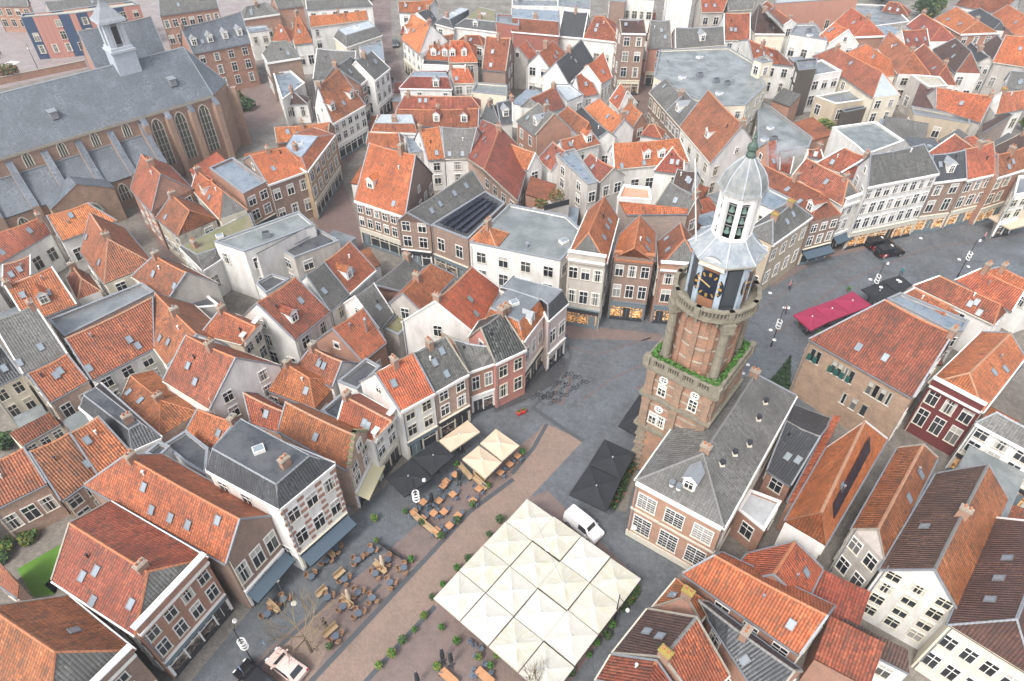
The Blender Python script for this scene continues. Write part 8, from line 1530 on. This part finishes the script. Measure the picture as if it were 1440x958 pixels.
# ------------------------------------------------------------------ people
simple('pm',(.2,.02,.05),.8); simple('pt',(.05,.2,.24),.8); simple('pp',(.55,.22,.25),.8); simple('pk_',(.03,.03,.04),.8); simple('trous',(.03,.045,.08),.85); simple('hair',(.06,.035,.02),.8)
def person(p,rz,coat,label):
    V=[(0,0,.95),(0,0,1.2),(0,0,1.42),(0,0,1.52),(0,.02,1.66),(.1,0,.9),(.11,.14,.5),(.11,.02,.08),(.11,.16,.04),(-.1,0,.9),(-.11,-.1,.5),(-.11,-.3,.12),(-.11,-.18,.05),(.2,0,1.4),(.27,-.08,1.12),(.25,.06,.9),(-.2,0,1.4),(-.27,.1,1.12),(-.25,.24,.92)]
    Ed=[(0,1),(1,2),(2,3),(3,4),(0,5),(5,6),(6,7),(7,8),(0,9),(9,10),(10,11),(11,12),(2,13),(13,14),(14,15),(2,16),(16,17),(17,18)]
    Rr=[.16,.17,.15,.06,.11,.1,.075,.05,.045,.1,.075,.05,.045,.075,.055,.04,.075,.055,.04]
    me=bpy.data.meshes.new('person'); me.from_pydata(V,Ed,[]); o=bpy.data.objects.new('person',me); COL.objects.link(o)
    md=o.modifiers.new('s','SKIN'); 
    for i,r_ in enumerate(Rr): me.skin_vertices[0].data[i].radius=(r_,r_*.8)
    me.skin_vertices[0].data[0].use_root=True
    o.modifiers.new('d','SUBSURF').levels=1
    dg=bpy.context.evaluated_depsgraph_get(); m2=bpy.data.meshes.new_from_object(o.evaluated_get(dg)); bpy.data.objects.remove(o)
    for m in ('trous',coat,'skin','hair'): m2.materials.append(MATS[m])
    for f in m2.polygons:
        c=f.center; f.material_index=0 if c.z<.86 and abs(c.x)<.2 else 3 if c.z>1.66 or (c.z>1.56 and c.y<-.02) else 2 if c.z>1.5 or (c.z<.95 and abs(c.x)>.2) else 1; f.use_smooth=True
    o=put('person',m2,None,(*p,0),rz); tag(o,label,'person')
for l,p,rz,c in PEOPLE: person(p,rz,c,l)
# ------------------------------------------------------------------ light, sky, camera
w=bpy.data.worlds.new('World'); scene.world=w; w.use_nodes=True; nt=w.node_tree
sky=nt.nodes.new('ShaderNodeTexSky'); sky.sky_type='NISHITA'; sky.sun_disc=False; sky.sun_elevation=R(52); sky.sun_rotation=R(215); sky.air_density=1.0; sky.dust_density=4.0; sky.ozone_density=.6
hs=nt.nodes.new('ShaderNodeHueSaturation'); hs.inputs['Saturation'].default_value=.5
bg=nt.nodes['Background']; bg.inputs['Strength'].default_value=.15
nt.links.new(sky.outputs[0],hs.inputs['Color']); nt.links.new(hs.outputs[0],bg.inputs['Color'])
sd=bpy.data.lights.new('sun','SUN'); sd.energy=1.0; sd.angle=R(13); sd.color=(1,.98,.95)
so=bpy.data.objects.new('sun',sd); COL.objects.link(so)
# sun behind the left shoulder of the camera
az=R(215); el=R(52); dvec=Vector((math.sin(az)*math.cos(el),math.cos(az)*math.cos(el),math.sin(el)))
so.rotation_euler=dvec.to_track_quat('Z','Y').to_euler(); so.location=(0,0,120)
cd=bpy.data.cameras.new('camera'); cam=bpy.data.objects.new('camera',cd); COL.objects.link(cam)
cd.sensor_width=36; cd.lens=36*960/1440; cd.clip_end=5000; cd.clip_start=.5
cam.location=(0,0,66); cam.rotation_euler=(R(90-42.5),0,0); scene.camera=cam
scene.view_settings.view_transform='Standard'; scene.view_settings.look='None'; scene.view_settings.exposure=EXPO; scene.view_settings.gamma=1; scene.view_settings.use_curve_mapping=False
scene.cycles.max_bounces=5; scene.cycles.diffuse_bounces=3; scene.cycles.glossy_bounces=2; scene.cycles.transmission_bounces=2; scene.cycles.volume_bounces=0; scene.cycles.caustics_reflective=False; scene.cycles.caustics_refractive=False

# damp air: far roofs fade
bm=bmesh.new(); bmesh.ops.create_cube(bm,size=1); me=bpy.data.meshes.new('haze'); bm.to_mesh(me); bm.free()
hz=put('haze',me,None,(0,450,36)); hz.scale=(1500,1400,76); hz['kind']='stuff'; hz['label']='thin pale damp haze over the whole town'
m=bpy.data.materials.new('haze'); m.use_nodes=True; nt=m.node_tree; nt.nodes.remove(nt.nodes['Principled BSDF'])
v=nt.nodes.new('ShaderNodeVolumePrincipled'); v.inputs['Color'].default_value=(.93,.95,.98,1); v.inputs['Density'].default_value=.0004; v.inputs['Anisotropy'].default_value=.1
nt.links.new(v.outputs[0],nt.nodes['Material Output'].inputs['Volume']); me.materials.append(m)

# chimney steam drifting over the roofs beside the tower dome
bm=bmesh.new(); bmesh.ops.create_icosphere(bm,subdivisions=3,radius=1); 
for vtx in bm.verts: vtx.co*=1+.25*noise.noise(vtx.co*1.7)
me=bpy.data.meshes.new('steam'); bm.to_mesh(me); bm.free(); st=put('steam',me,None,STEAM,.3); st.scale=(4.2,2.6,2.2); tag(st,'white puff of chimney steam drifting over the red roofs beside the tower dome','steam')
m=bpy.data.materials.new('steam'); m.use_nodes=True; nt=m.node_tree; nt.nodes.remove(nt.nodes['Principled BSDF']); v=nt.nodes.new('ShaderNodeVolumePrincipled'); v.inputs['Color'].default_value=(.97,.97,.98,1)
tc=nt.nodes.new('ShaderNodeTexCoord').outputs['Object']; ln=N(nt,'ShaderNodeVectorMath',operation='LENGTH'); nt.links.new(tc,ln.inputs[0])
nt.links.new(math_(nt,'MULTIPLY',math_(nt,'MULTIPLY',ramp(nt,ln.outputs['Value'],[(.15,1),(.9,0)]),ramp(nt,noise_(nt,tc,2.2,4,.6),[(.42,0),(.65,1)])),1.3),v.inputs['Density'])
nt.links.new(v.outputs[0],nt.nodes['Material Output'].inputs['Volume']); me.materials.append(m)
